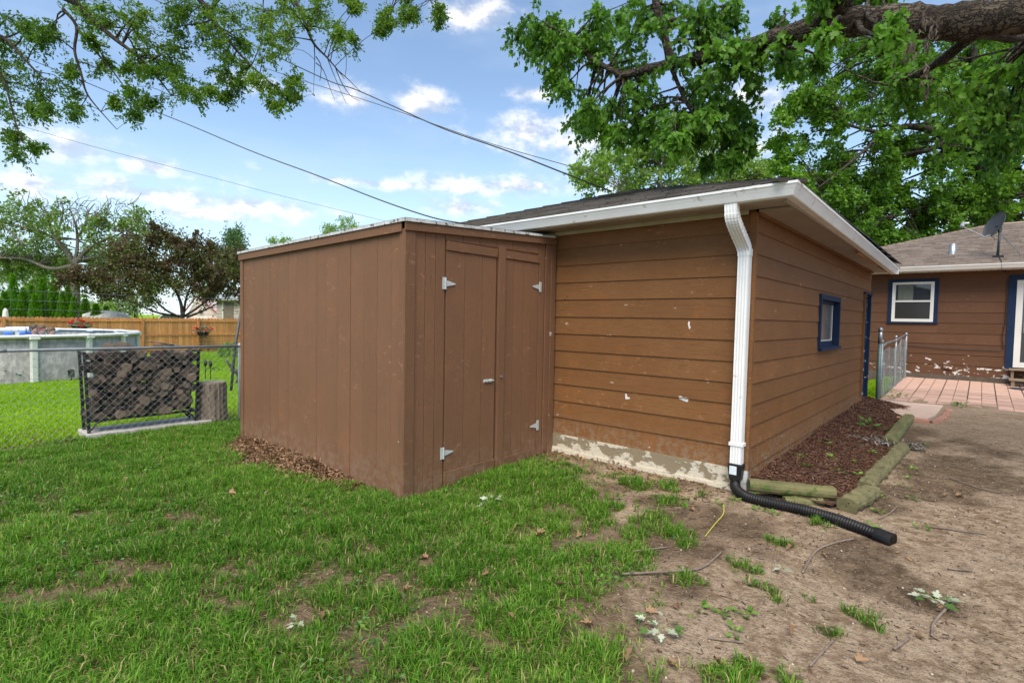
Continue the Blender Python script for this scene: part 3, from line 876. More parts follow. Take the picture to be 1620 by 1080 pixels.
def ground_mat():
    m, T = newmat('yard_soil')
    P = T.pos()
    g = T.n('Attribute', {'attribute_name': 'grass'}, out=2)
    wet = T.n('Attribute', {'attribute_name': 'damp'}, out=2)
    n1 = T.noise(P, 1.7, 6, .6)
    n2 = T.noise(T.scale(P, (1, 1, 1)), 11.0, 7, .68)
    n3 = T.noise(P, 55.0, 5, .68)
    n4 = T.noise(T.scale(P, (1, 1.6, 1)), 26.0, 5, .7)
    dirt = T.mix(T.sm(n2, .38, .62), (.215, .145, .088, 1), (.45, .34, .235, 1))
    dirt = T.mix(T.sm(n1, .40, .70, 0, .55), dirt, (.47, .365, .26, 1))
    k = T.m('ADD', wet, T.m('MULTIPLY', T.m('SUBTRACT', n2, .5), 1.6))
    dirt = T.mix(T.sm(k, .2, .8), dirt, (.098, .066, .040, 1))
    dirt = T.mix(T.sm(n4, .50, .70, 0, .55), dirt, (.19, .13, .085, 1))
    dirt = T.mix(T.sm(n3, .52, .68, 0, .8), dirt, (.11, .076, .05, 1))
    dirt = T.mix(T.sm(n3, .44, .30, 0, .7), dirt, (.50, .39, .29, 1))
    shaded_thatch = T.mix(T.sm(n2, .35, .65), (.055, .046, .022, 1), (.15, .112, .062, 1))  # thatch tone darkened further, shade at the blade roots put into the colour
    lawn = T.mix(T.sm(n2, .3, .7), (.17, .29, .012, 1), (.23, .36, .016, 1))  # soil under the far lawn, open-sky brightness put into its colour
    gg = T.sm(T.m('ADD', g, T.m('MULTIPLY', T.m('SUBTRACT', n2, .5), .6)), .15, .6)
    zone = T.n('Attribute', {'attribute_name': 'lawnzone'}, out=2)
    litter = T.mix(T.sm(n2, .35, .65), (.11, .078, .046, 1), (.235, .165, .10, 1))
    litter = T.mix(T.sm(n3, .55, .7, 0, .7), litter, (.055, .042, .026, 1))
    dirt = T.mix(T.m('MULTIPLY', zone, .85), dirt, litter)
    c = T.mix(gg, dirt, shaded_thatch)
    farl = T.sm(T.sep(P)[0], -9.5, -7.3, 1, 0)
    c = T.mix(T.m('MULTIPLY', farl, gg), c, lawn)
    h = T.m('ADD', T.m('ADD', n2, n4), T.m('MULTIPLY', n3, .6))
    finish(T, c, .95, T.bump(h, 1.0, .03), 0, .1)
    return m
m_ground = ground_mat()
gob = np_mesh('ground', np.stack([GXm, GYm, Z], -1).reshape(-1, 3), quads.ravel(), np.full(len(quads), 4), m_ground, smooth=True)
struct(gob)
a_ = gob.data.attributes.new('grass', 'FLOAT', 'POINT')
a_.data.foreach_set('value', dens.ravel().astype(np.float32))
a_ = gob.data.attributes.new('lawnzone', 'FLOAT', 'POINT')
a_.data.foreach_set('value', S((np.interp(GYm, EDGE_Y, EDGE_X) - GXm + .15 + (vnoise(GXm, GYm, 3, 1) - .5) * .5) / .5).ravel().astype(np.float32))
DAMP = [(1.18, -.86, .45, .35), (1.35, -1.05, .4, .22), (1.05, -.6, .3, .25), (1.17, 1.6, .35, .9), (1.5, 3.2, .8, 1.2), (1.7, 2.0, .4, .5), (.92, 3.99, .35, 1.0), (1.43, -.45, .2, .25), (1.7, 1.11, .3, .35),
        (-1.6, -.45, .8, .4), (-.6, -.2, 1.0, .2), (1.0, .3, .25, .5), (-1.6, -1.1, .35, .4), (-.7, -.7, 1.1, .55), (-.2, -1.4, .5, .35), (1.45, 2.4, .7, 1.6), (.3, -.75, .5, .3), (.25, -2.0, .22, .2)]
dm = np.zeros_like(GXm)
for (bx, by, rx, ry) in DAMP:
    dm = np.maximum(dm, S((1.35 - np.sqrt(((GXm - bx) / rx) ** 2 + ((GYm - by) / ry) ** 2) + (vnoise(GXm, GYm, 2.3, 61) - .5) * 1.6 + (vnoise(GXm, GYm, 8, 62) - .5) * .7) / 1.2) * .62)
dm = np.where(GYm > 4.2, np.maximum(dm, .32), dm)
a_ = gob.data.attributes.new('damp', 'FLOAT', 'POINT')
a_.data.foreach_set('value', dm.ravel().astype(np.float32))

def ground_z(x, y):
    """surface height incl. the small bumps"""
    z = gz(x, y)
    m_ = S((x + 8) / 1) * S((5 - x) / 2) * S((y + 7) / 1) * S((9 - y) / 2)
    return z + m_ * ((vnoise(x, y, 1.3, 11) - .5) * .030 + (vnoise(x, y, 5, 12) - .5) * .016 + (vnoise(x, y, 14, 13) - .5) * .008)

# ---------------------------------------------------------------- grass blades
def grassmat(name, stops):
    m, T = newmat(name)
    a = T.n('Attribute', {'attribute_name': 'rnd'}, out=2)
    rp = T.n('ValToRGB', None, {0: a}, None)
    e = rp.color_ramp.elements
    e[0].position, e[0].color = stops[0][0], c4(stops[0][1])
    e[1].position, e[1].color = stops[-1][0], c4(stops[-1][1])
    for (p_, c_) in stops[1:-1]:
        q = e.new(p_); q.color = c4(c_)
    colr = rp.outputs[0]
    b = T.n('BsdfPrincipled', None, {'Base Color': colr, 'Roughness': .55, 'Specular IOR Level': .12})
    tr = T.n('BsdfTranslucent', None, {0: T.n('VectorMath', {'operation': 'MULTIPLY'}, {0: colr, 1: (1.3, 1.4, .6)})})
    T.n('OutputMaterial', None, {0: T.n('MixShader', None, {0: .35, 1: b, 2: tr})}, None)
    return m
m_grass = grassmat('shade_tinted_grass', [(0, (.46, .38, .20)), (.07, (.34, .27, .12)), (.10, (.028, .078, .012)), (.4, (.066, .170, .018)), (.72, (.125, .275, .026)), (1, (.28, .42, .07))])  # darker copy of the lawn blades, foreground shade put into the colour
m_lawn = grassmat('sun_tinted_lawn', [(0, (.30, .30, .06)), (.05, (.17, .31, .008)), (.5, (.24, .41, .010)), (1, (.33, .50, .02))])  # lusher yellow green, with sunlit brightness put into the colour

def frustum_mask(x, y, margin=.18):
    d = np.stack([x - CAM[0], y - CAM[1], gz(x, y) - CAM[2]], -1)
    zc = d @ fw
    r = (d @ rt) / np.maximum(zc, 1e-3)
    u = -(d @ up) / np.maximum(zc, 1e-3)
    return (zc > .4) & (np.abs(r) < .97 + margin) & (u < .647 + margin)

def grow(name, n_clump, box, hmin, hmax, width, mat, label, dmul=1.0, per=9, rad=.022, lean=.6, straw=.07):
    """tufts: each a handful of blades leaning outwards from one root"""
    cx0 = rng.uniform(box[0], box[1], n_clump); cy0 = rng.uniform(box[2], box[3], n_clump)
    k = frustum_mask(cx0, cy0)
    cx0, cy0 = cx0[k], cy0[k]
    d = grass_density(cx0, cy0) * dmul
    keep = rng.random(len(cx0)) < d
    cx0, cy0, d = cx0[keep], cy0[keep], d[keep]
    ch = rng.random(len(cx0)) * .45 + .55 * vnoise(cx0, cy0, 5, 21) * (.5 + vnoise(cx0, cy0, 1.1, 22))
    chue = .5 * rng.random(len(cx0)) + .5 * vnoise(cx0, cy0, 1.0, 24)
    N = len(cx0) * per
    cx, cy, d, ch, chue = (np.repeat(q, per) for q in (cx0, cy0, d, ch, chue))
    a = rng.uniform(0, 2 * np.pi, N)
    rr = rad * np.sqrt(rng.random(N))
    x, y = cx + rr * np.cos(a), cy + rr * np.sin(a)
    z = ground_z(x, y) - .004
    h = (hmin + (hmax - hmin) * np.clip(ch, 0, 1) * rng.uniform(.45, 1.0, N)) * (.5 + .5 * np.clip(d, 0, 1))
    w = width * rng.uniform(.6, 1.25, N)
    a = a + rng.normal(0, .5, N)
    ln_ = lean * rng.random(N) ** .7 + .05
    flat = rng.random(N) < straw
    ln_ = np.where(flat, 1.3, ln_)
    face = a + np.pi / 2 + rng.normal(0, .7, N)
    dx, dy = np.cos(a) * ln_ * h, np.sin(a) * ln_ * h
    wx, wy = np.cos(face) * w / 2, np.sin(face) * w / 2
    b = np.stack([x, y, z], -1)
    V = np.zeros((N, 5, 3)); o_ = 0 * x
    V[:, 0] = b + np.stack([-wx, -wy, o_], -1); V[:, 1] = b + np.stack([wx, wy, o_], -1)
    mid = b + np.stack([dx * .35, dy * .35, h * np.where(flat, .12, .62)], -1)
    V[:, 2] = mid + np.stack([wx * .8, wy * .8, o_], -1); V[:, 3] = mid - np.stack([wx * .8, wy * .8, o_], -1)
    V[:, 4] = b + np.stack([dx, dy, h * np.where(flat, .12, np.clip(1 - .42 * ln_, .3, 1))], -1)
    base_ = (np.arange(N) * 5)[:, None]
    li = np.concatenate([base_ + np.array([[0, 1, 2, 3]]), base_ + np.array([[3, 2, 4]])], 1).ravel()
    hue = np.clip(.11 + .89 * (.62 * rng.random(N) + .5 * chue - .06), .1, 1)
    hue = np.where(flat | (rng.random(N) < straw * .5), rng.random(N) * .07, hue)
    o = np_mesh(name, V.reshape(-1, 3), li, np.tile([4, 3], N), mat, None, np.repeat(hue, 2))
    o['kind'] = 'stuff'
    tag(o, label, 'grass')
    return N
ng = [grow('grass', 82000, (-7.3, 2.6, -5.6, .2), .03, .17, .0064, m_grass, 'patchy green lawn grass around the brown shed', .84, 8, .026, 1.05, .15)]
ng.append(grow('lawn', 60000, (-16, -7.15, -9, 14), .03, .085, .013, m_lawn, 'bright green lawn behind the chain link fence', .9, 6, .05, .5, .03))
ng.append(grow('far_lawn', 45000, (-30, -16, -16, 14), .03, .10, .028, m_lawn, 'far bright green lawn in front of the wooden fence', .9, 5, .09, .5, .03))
ng.append(grow('side_grass', 9000, (-2.2, .12, 7.1, 11.9), .04, .14, .012, m_lawn, 'strip of green grass between the garage and the house', .8, 6))

# ================================================================ HOUSE
HY = 12.0
HX0, HX1, HYB = -3.05, 9.0, 21.4
house = thing('house', 'brown house with hipped shingle roof and peeling paint above the brick patio', 'house', (3, 16.7, .2))
MB().box(HX0 + .02, HX1, HY + .02, HYB, -.3, 2.92).build('wall_core', m_siding_house, house)
MB().box(HX0, HX1, HY - .005, HY + .018, -.3, .315).build('foundation', m_found_dark, house)
HW = (-.275, .765, 1.645, 2.755)
HD = (2.06, 4.45, .60, 2.78)
lap_boards(house, 'x', [(HX0, HX1)], .315, .262, 10, 2.90, HY + .019, -1, m_siding_house, [HW, HD], .012)
EZ = 2.90
MB().box(HX0 - .45, HX1 + .45, HY - .45, HY + .0, EZ, EZ + .02).build('soffit', m_vinyl, house)
for k in range(46):
    xx = -1.4 + k * .13
    if xx > 4.6: break
    MB().box(xx, xx + .012, HY - .448, HY - .02, EZ - .0035, EZ + .001).build('soffit_slat', m_soffit, house)
MB().box(HX0 - .45, HX1 + .45, HY - .475, HY - .452, EZ - .012, EZ + .135).build('fascia_board', m_vinyl, house)
vs = []
for xx in (HX0 - .5, HX1 + .5):
    for (o_, z_) in prof:
        vs.append((xx, HY - .476 - o_, EZ + .005 + z_))
MB().add(vs, [(k, (k + 1) % n, n + (k + 1) % n, n + k) for k in range(n)] + [tuple(range(n - 1, -1, -1)), tuple(n + k for k in range(n))]).build('gutter', m_vinyl, house)
hx0, hx1, hy0, hy1 = HX0 - .5, HX1 + .5, HY - .56, HYB + .5
hs, hez = .32, EZ + .10
ht = (hy1 - hy0) / 2
A = [(hx0, hy0, hez), (hx1, hy0, hez), (hx1, hy1, hez), (hx0, hy1, hez)]
r0, r1 = (hx0 + ht, hy0 + ht, hez + hs * ht), (hx1 - ht * .3, hy0 + ht, hez + hs * ht)
MB().add(A + [r0, r1], [(0, 1, 5, 4), (1, 2, 5), (2, 3, 4, 5), (3, 0, 4)]).build('roof_deck', m_shingle, house)
L_ = math.hypot(1, hs)
shingles(house, m_shingle, (hx0, hy0 - .02, hez + .006), (1, 0, 0), (0, 1 / L_, hs / L_), 9.5, 37, .145, .26, 1.0, 0.0)
mb = MB()
for k in range(26):
    c0, c1 = np.array([hx0, hy0, hez]), np.array(r0)
    p, q = c0 + (c1 - c0) * k / 26, c0 + (c1 - c0) * (k + 1.2) / 26
    sd_ = np.array([.10, -.10, 0])
    mb.hexa([p - sd_ + (0, 0, -.03), p + sd_ + (0, 0, -.03), q + sd_ + (0, 0, -.03), q - sd_ + (0, 0, -.03)][::1],
            [p - sd_ + (0, 0, .03), p + sd_ + (0, 0, .03), q + sd_ + (0, 0, .015), q - sd_ + (0, 0, .015)])
for k in range(24):
    xx = r0[0] + k * .3
    mb.hexa([(xx, r0[1] - .14, r0[2] - .05), (xx + .33, r0[1] - .14, r0[2] - .05), (xx + .33, r0[1] + .14, r0[2] - .05), (xx, r0[1] + .14, r0[2] - .05)],
            [(xx, r0[1] - .10, r0[2] + .02), (xx + .33, r0[1] - .10, r0[2] + .012), (xx + .33, r0[1] + .10, r0[2] + .012), (xx, r0[1] + .10, r0[2] + .02)])
mb.build('hip_cap', simple('light_ridge_shingle', (.30, .23, .18), (.24, .18, .145), 8, .95, .4), house)['kind'] = 'stuff'
# window
a0, a1, b0, b1 = HW
hw = MB().box(a0, a0 + .085, HY - .022, HY + .03, b0, b1).box(a1 - .085, a1, HY - .022, HY + .03, b0, b1).box(a0 + .085, a1 - .085, HY - .022, HY + .03, b1 - .085, b1).box(a0 - .01, a1 + .01, HY - .03, HY + .03, b0 - .045, b0 + .0).build('window', m_navy, house)
i0, i1, j0, j1 = a0 + .085, a1 - .085, b0, b1 - .085
MB().box(i0, i0 + .07, HY - .03, HY + .04, j0, j1).box(i1 - .07, i1, HY - .03, HY + .04, j0, j1).box(i0 + .07, i1 - .07, HY - .03, HY + .04, j1 - .06, j1).box(i0 + .07, i1 - .07, HY - .03, HY + .04, j0, j0 + .075).build('frame', m_vinyl, hw)
mid = (j0 + j1) / 2 + .02
MB().box(i0 + .07, i1 - .07, HY - .022, HY + .03, mid - .022, mid + .022).build('meeting_rail', m_vinyl, hw)
MB().box(i0 + .07, i1 - .07, HY + .012, HY + .016, mid + .022, j1 - .06).build('pane', m_glass, hw)
MB().box(i0 + .07, i1 - .07, HY - .004, HY + .000, j0 + .075, mid - .022).build('pane', glassmat('screened_glass', (.025, .024, .022), .25), hw)
m_curtain = simple('pale_curtain', (.16, .17, .13), (.10, .11, .085), 14, .6, .1, 20, (9, 9, .4))
MB().box(i0 + .12, i0 + .44, HY + .006, HY + .0105, mid + .022, j1 - .075).build('curtain', m_curtain, hw)
# sliding door
a0, a1, b0, b1 = HD
sdoor = MB().box(a0, a0 + .14, HY - .024, HY + .02, b0 - .03, b1).box(a0 + .14, a1, HY - .024, HY + .02, b1 - .13, b1).build('sliding_door', m_navy, house)
MB().box(a0 + .14, a0 + .255, HY - .035, HY + .03, b0, b1 - .13).box(a0 + .255, a1, HY - .035, HY + .03, b1 - .19, b1 - .13).box(a0 + .255, a1, HY - .035, HY + .03, b0, b0 + .12).build('frame', m_vinyl, sdoor)
MB().box(a0 + .255, a1, HY + .0, HY + .006, b0 + .12, b1 - .19).build('pane', m_glass, sdoor)
MB().tube([(a0 + .30, HY - .035, 1.66), (a0 + .30, HY - .075, 1.62), (a0 + .30, HY - .08, 1.54), (a0 + .30, HY - .075, 1.46), (a0 + .30, HY - .035, 1.42)], .012, 6).build('handle', m_vinyl, sdoor, True)
# cable and vent
MB().tube([(.20, HY - .02, 1.04), (.9, HY - .02, .99), (1.6, HY - .02, .985), (2.0, HY - .02, .985), (2.02, HY - .02, 1.05), (1.99, HY - .02, 1.3), (2.03, HY - .02, 1.7), (2.03, HY - .02, 2.7)], .008, 5).build('cable', m_black_steel, house)
MB().box(.93, 1.10, HY - .035, HY + .0, .47, .60).build('vent_cover', m_siding_house, house)
vy = 12.75
vz = hez + hs * (vy - hy0)
MB().lathe(.97, vy, [(.10, vz - .05), (.085, vz + .0), (.078, vz + .02), (.078, vz + .27), (.066, vz + .27), (.066, vz + .15)], 14).build('vent_pipe', m_galv, house, True)

# satellite dish on the roof
ds_y = 12.1
dzb = hez + hs * (ds_y - hy0)
dish = thing('satellite_dish', 'grey satellite dish on a short mast above the house gutter', 'dish', (1.83, ds_y, dzb))
MB().box(1.74, 1.94, ds_y - .09, ds_y + .09, dzb - .04, dzb + .045).build('foot_plate', m_black_steel, dish)
MB().tube([(1.83, ds_y, dzb), (1.84, ds_y, dzb + .35), (1.85, ds_y, dzb + .62)], .028, 10).build('mast', simple('dark_grey_steel', (.07, .075, .08), (.05, .055, .06), 8, .5, .05), dish, True)
dc = np.array([1.74, ds_y - .04, dzb + .80])
dn = np.array([-.74, -.55, .40]); dn /= np.linalg.norm(dn)
du = np.cross(dn, [0, 0, 1]); du /= np.linalg.norm(du)
dv = np.cross(du, dn)
vs, fs = [], []
for ring, (rr, dep) in enumerate([(0, -.07), (.12, -.062), (.22, -.035), (.30, .0), (.305, .008), (.30, -.008), (.22, -.046), (.12, -.073), (0, -.082)]):
    for k in range(24):
        a = 2 * math.pi * k / 24
        vs.append(dc + dn * dep + du * rr * .92 * math.cos(a) + dv * rr * 1.08 * math.sin(a))
for i in range(8):
    for k in range(24):
        fs.append((i * 24 + k, i * 24 + (k + 1) % 24, (i + 1) * 24 + (k + 1) % 24, (i + 1) * 24 + k))
MB().add(vs, fs).build('reflector', simple('dish_grey', (.045, .047, .05), (.035, .037, .04), 5, .5, .02), dish, True)
MB().tube([dc - dn * .07, dc - dn * .14 + (0, 0, -.03), (1.845, ds_y, dzb + .60)], [.05, .05, .035], 8).build('bracket', m_black_steel, dish)
MB().tube([dc - dn * .08 - dv * .22, dc - dv * .36 + dn * .06, np.array([1.16, ds_y - .15, dzb + .79])], .014, 6).build('feed_arm', m_galv_dull, dish)
MB().tube([(1.15, ds_y - .15, dzb + .76), (1.155, ds_y - .15, dzb + .80), (1.17, ds_y - .14, dzb + .90)], [.03, .05, .035], 8).tube([(1.17, ds_y - .14, dzb + .86), (1.27, ds_y - .10, dzb + .86)], [.025, .04], 8).build('receiver', m_galv_dull, dish)
MB().tube([(1.85, ds_y, dzb + .58), (2.24, 12.35, hez + hs * (12.35 - hy0) + .01)], .009, 6).build('brace', m_galv, dish)
MB().tube([(1.80, ds_y - .03, dzb + .6), (1.70, ds_y - .06, dzb + .52), (1.76, ds_y - .05, dzb + .45), (1.84, ds_y - .04, dzb + .40), (1.86, ds_y - .05, dzb + .02), (1.90, HY - .58, EZ + .13), (1.905, HY - .60, EZ - .05), (1.91, HY - .3, EZ - .02), (2.0, HY - .02, EZ - .06)], .007, 5).build('cable', m_black_steel, dish)

# wooden steps under the sliding door
m_deck = simple('weathered_deck_wood', (.27, .20, .13), (.20, .145, .095), 6, .85, .3, 50, (1, 6, 6))
st = thing('wooden_steps', 'weathered wooden steps below the sliding glass door', 'steps', (2.9, 11.8, .2))
for (xx) in (2.17, 3.6):
    MB().box(xx, xx + .05, 11.45, 11.985, .17, .30).build('stringer', m_deck, st)
    MB().box(xx, xx + .05, 11.75, 11.985, .30, .54).build('stringer', m_deck, st)
    MB().box(xx, xx + .06, 11.40, 11.45, .17, .32).build('post', m_deck, st)
for (y0_, y1_, zz) in ((11.38, 11.55, .32), (11.56, 11.73, .32), (11.70, 11.84, .54), (11.85, 11.985, .54)):
    MB().box(2.13, 3.70, y0_, y1_, zz, zz + .035).build('tread', m_deck, st)
mat_o = tag(MB().lathe(2.42, 11.05, [(.30, .172), (.31, .180), (.30, .192), (.27, .186)], 20, 1, .8).build('door_mat', simple('dark_rubber', (.03, .035, .04), (.05, .055, .06), 10, .7, .2), None), 'round dark mat on the pavers by the wooden steps', 'mat')

# ================================================================ PATIO
def pz(y):
    return .05 + (y - 7.5) * (.16 / 4.5)
patio = struct(MB().hexa([(.14, 7.52, -.3), (4.6, 7.72, -.3), (4.6, 11.98, -.3), (.14, 11.98, -.3)],
                         [(.14, 7.52, pz(7.52) - .012), (4.6, 7.72, pz(7.72) - .012), (4.6, 11.98, pz(11.98) - .012), (.14, 11.98, pz(11.98) - .012)]).build('patio', m_joint))
pw, pd = .208, .104
pv_mesh = None
bricks = []
ncol, nrow = 20, 42
for i in range(ncol):
    for j in range(nrow):
        x = .15 + i * (pw + .004) + (.010 if (i // 2) % 1 == 0 else 0) + (i // 2) * .010
        y = 7.54 + .045 * x + j * (pd + .005)
        if y + pd > 11.97: continue
        bricks.append((x, y))
bricks.sort(key=lambda b: b[1] + abs(b[0] - 1.2) * .6)
bm_ = MB().hexa([(0, 0, -.04), (pw, 0, -.04), (pw, pd, -.04), (0, pd, -.04)], [(.004, .004, 0), (pw - .004, .004, 0), (pw - .004, pd - .004, 0), (.004, pd - .004, 0)])
first = None
rest = MB()
for q, (x, y) in enumerate(bricks):
    zj = pz(y) + rng.normal() * .0018
    if q < 300:
        if first is None:
            first = bm_.build('paver', m_paver, patio)
            o = first
        else:
            o = copy_obj(first, patio)
        o.location = (x, y, zj)
        o.rotation_euler = (math.atan(.16 / 4.5) + rng.normal() * .008, rng.normal() * .006, rng.normal() * .006)
    else:
        dz = pd * .16 / 4.5
        rest.hexa([(x, y, zj - .04), (x + pw, y, zj - .04), (x + pw, y + pd, zj - .04), (x, y + pd, zj - .04)],
                  [(x + .004, y + .004, zj), (x + pw - .004, y + .004, zj), (x + pw - .004, y + pd - .004, zj + dz), (x + .004, y + pd - .004, zj + dz)])
ro = rest.build('pavers', m_paver, patio)
ro['kind'] = 'stuff'
# black scalloped edging below the patio's near edge
def edging(name, label, xa, xb, dip, amp):
    e = MB()
    k = 90
    tops, bots = [], []
    for i in range(k + 1):
        u = i / k
        x = xa + (xb - xa) * u
        y = 7.49 + .045 * x - .012
        z = pz(7.5) - .006
        tops.append((x, y, z)); bots.append((x, y, z - dip - amp * abs(math.sin(u * (xb - xa) / .16 * math.pi))))
    vs = tops + bots + [(x, y + .01, z) for x, y, z in tops] + [(x, y + .01, z) for x, y, z in bots]
    m_ = k + 1
    fs = []
    for i in range(k):
        fs += [(i, i + 1, m_ + i + 1, m_ + i), (2 * m_ + i, 3 * m_ + i, 3 * m_ + i + 1, 2 * m_ + i + 1), (i, 2 * m_ + i, 2 * m_ + i + 1, i + 1), (m_ + i, m_ + i + 1, 3 * m_ + i + 1, 3 * m_ + i)]
    e.add(vs, fs)
    return tag(e.build(name, m_black_plastic), label, 'edging')
edging('patio_edging', 'black scalloped plastic edging under the pavers beside the concrete slab', .16, 1.30, .012, .06)
edging('patio_edging', 'black plastic edging strip along the pavers above the bare dirt', 1.36, 4.5, .02, .045)
eb = tag(MB().hexa([(.06, 7.55, -.1), (.11, 7.55, -.1), (.11, 11.9, .0), (.06, 11.9, .0)], [(.06, 7.55, pz(7.5) + .03), (.11, 7.55, pz(7.5) + .03), (.11, 11.9, pz(11.9) + .03), (.06, 11.9, pz(11.9) + .03)]).build('edging_board', simple('dark_damp_wood', (.07, .055, .045), (.1, .08, .06), 8, .9, .4)), 'dark wooden edging board at the foot of the small wire fence', 'edging')
slab = [(.16, 6.62), (.70, 5.42), (1.02, 5.40), (1.10, 5.9), (1.14, 7.35), (.16, 7.30)]
mb = MB(); k = len(slab)
zs_ = .068
mb.add([(x, y, -.15) for x, y in slab] + [(x, y, zs_ + (.006 if y > 7 else 0)) for x, y in slab], [tuple(range(k - 1, -1, -1)), tuple(range(k, 2 * k))] + [(i, (i + 1) % k, k + (i + 1) % k, k + i) for i in range(k)])
so = struct(mb.build('walkway_slab', m_pinkslab, bevel=.006))
bp = [(.74, 5.30, .1, .21), (.96, 5.27, .0, .20), (1.12, 5.42, .9, .20), (1.17, 5.66, 1.45, .20), (1.20, 5.90, 1.6, .20), (1.22, 6.14, 1.5, .2), (1.22, 6.38, 1.6, .2), (1.23, 6.64, 1.5, .2), (1.24, 6.90, 1.62, .2)]
for (x, y, a, l_) in bp:
    o = MB().box(-l_ / 2, l_ / 2, -.05, .05, -.055, .012).build('brick', m_brick, so, bevel=.006)
    o.location = (x, y, .045 + rng.normal() * .006)
    o.rotation_euler = (rng.normal() * .05, rng.normal() * .05, a)

# ================================================================ MULCH BED AND TIMBERS
def bed_xr(y):
    return np.interp(y, [.1, .8, 1.9, 3.0, 4.2, 6.5], [.70, .80, .83, .84, .74, .72])
def bed_z(x, y):
    xr = bed_xr(y)
    return ground_z(x, y) + .03 + .085 * S(1 - x / np.maximum(xr, .1)) + (vnoise(x, y, 6, 31) - .5) * .03
nx2, ny2 = 30, 150
bx, by = np.meshgrid(np.linspace(0, 1, nx2), np.linspace(.06, 6.75, ny2))
BXm = -.03 + (bed_xr(by) + .03) * bx
BZ = bed_z(np.maximum(BXm, 0), by)
idx = np.arange(nx2 * ny2).reshape(ny2, nx2)
q4 = np.stack([idx[:-1, :-1], idx[:-1, 1:], idx[1:, 1:], idx[1:, :-1]], -1).reshape(-1, 4)
def mulch_mat():
    m, T = newmat('mulch_soil')
    P = T.pos()
    n_ = T.noise(P, 22, 7, .7)
    c = T.mix(T.sm(n_, .35, .65), (.045, .026, .018, 1), (.13, .072, .048, 1))
    c = T.mix(T.sm(T.noise(P, 1.6, 4), .52, .66, 0, .8), c, (.15, .10, .07, 1))
    finish(T, c, .95, T.bump(n_, 1.0, .03), 0, .15)
    return m
struct(np_mesh('garden_bed_soil', np.stack([BXm, by, BZ], -1).reshape(-1, 3), q4.ravel(), np.full(len(q4), 4), mulch_mat(), smooth=True))
def shreds(name, x, y, z, L0, L1, W_, mat, label, cat, tilt=.35):
    N = len(x)
    a = rng.uniform(0, 2 * np.pi, N)
    L = rng.uniform(L0, L1, N); w = W_ * rng.uniform(.5, 1.2, N)
    d = np.stack([np.cos(a), np.sin(a), rng.normal(0, tilt, N)], -1); d /= np.linalg.norm(d, axis=1, keepdims=True)
    s_ = np.stack([-np.sin(a), np.cos(a), rng.normal(0, tilt, N)], -1); s_ /= np.linalg.norm(s_, axis=1, keepdims=True)
    nn = np.cross(d, s_)
    p = np.stack([x, y, z], -1)
    V = np.zeros((N, 6, 3))
    for i, (u, v, h) in enumerate(((-.5, -.5, 0), (.5, -.35, 0), (.5, .35, 0), (-.5, .5, 0), (-.45, 0, .35), (.45, 0, .35))):
        V[:, i] = p + d * (u * L)[:, None] + s_ * (v * w)[:, None] + nn * (h * w)[:, None]
    base_ = (np.arange(N) * 6)[:, None]
    li = np.concatenate([base_ + np.array([[0, 1, 5, 4]]), base_ + np.array([[4, 5, 2, 3]]), base_ + np.array([[0, 3, 2, 1]])], 1).ravel()
    o = np_mesh(name, V.reshape(-1, 3), li, np.tile([4, 4, 4], N), mat, None, np.repeat(rng.random(N), 3))
    o['kind'] = 'stuff'
    return tag(o, label, cat)
def rndmat(name, stops, rough=.85):
    m, T = newmat(name)
    a = T.n('Attribute', {'attribute_name': 'rnd'}, out=2)
    rp = T.n('ValToRGB', None, {0: a}, None)
    e = rp.color_ramp.elements
    e[0].position, e[0].color = stops[0][0], c4(stops[0][1])
    e[1].position, e[1].color = stops[-1][0], c4(stops[-1][1])
    for (p_, c_) in stops[1:-1]:
        q = e.new(p_); q.color = c4(c_)
    finish(T, rp.outputs[0], rough, None, 0, .2)
    return m
m_mulch = rndmat('red_brown_mulch', [(0, (.055, .026, .016)), (.5, (.12, .055, .034)), (.85, (.19, .095, .06)), (1, (.28, .19, .13))])
y = rng.uniform(.1, 6.7, 9000); x = rng.random(9000) ** 1.2 * bed_xr(y)
k = rng.random(9000) > .75 * S((vnoise(x, y, 1.4, 33) - .45) / .3) * (y < 2.6)
x, y = x[k], y[k]
shreds('mulch', x, y, bed_z(x, y) + .006, .02, .065, .014, m_mulch, 'red brown shredded mulch along the garage wall', 'mulch')

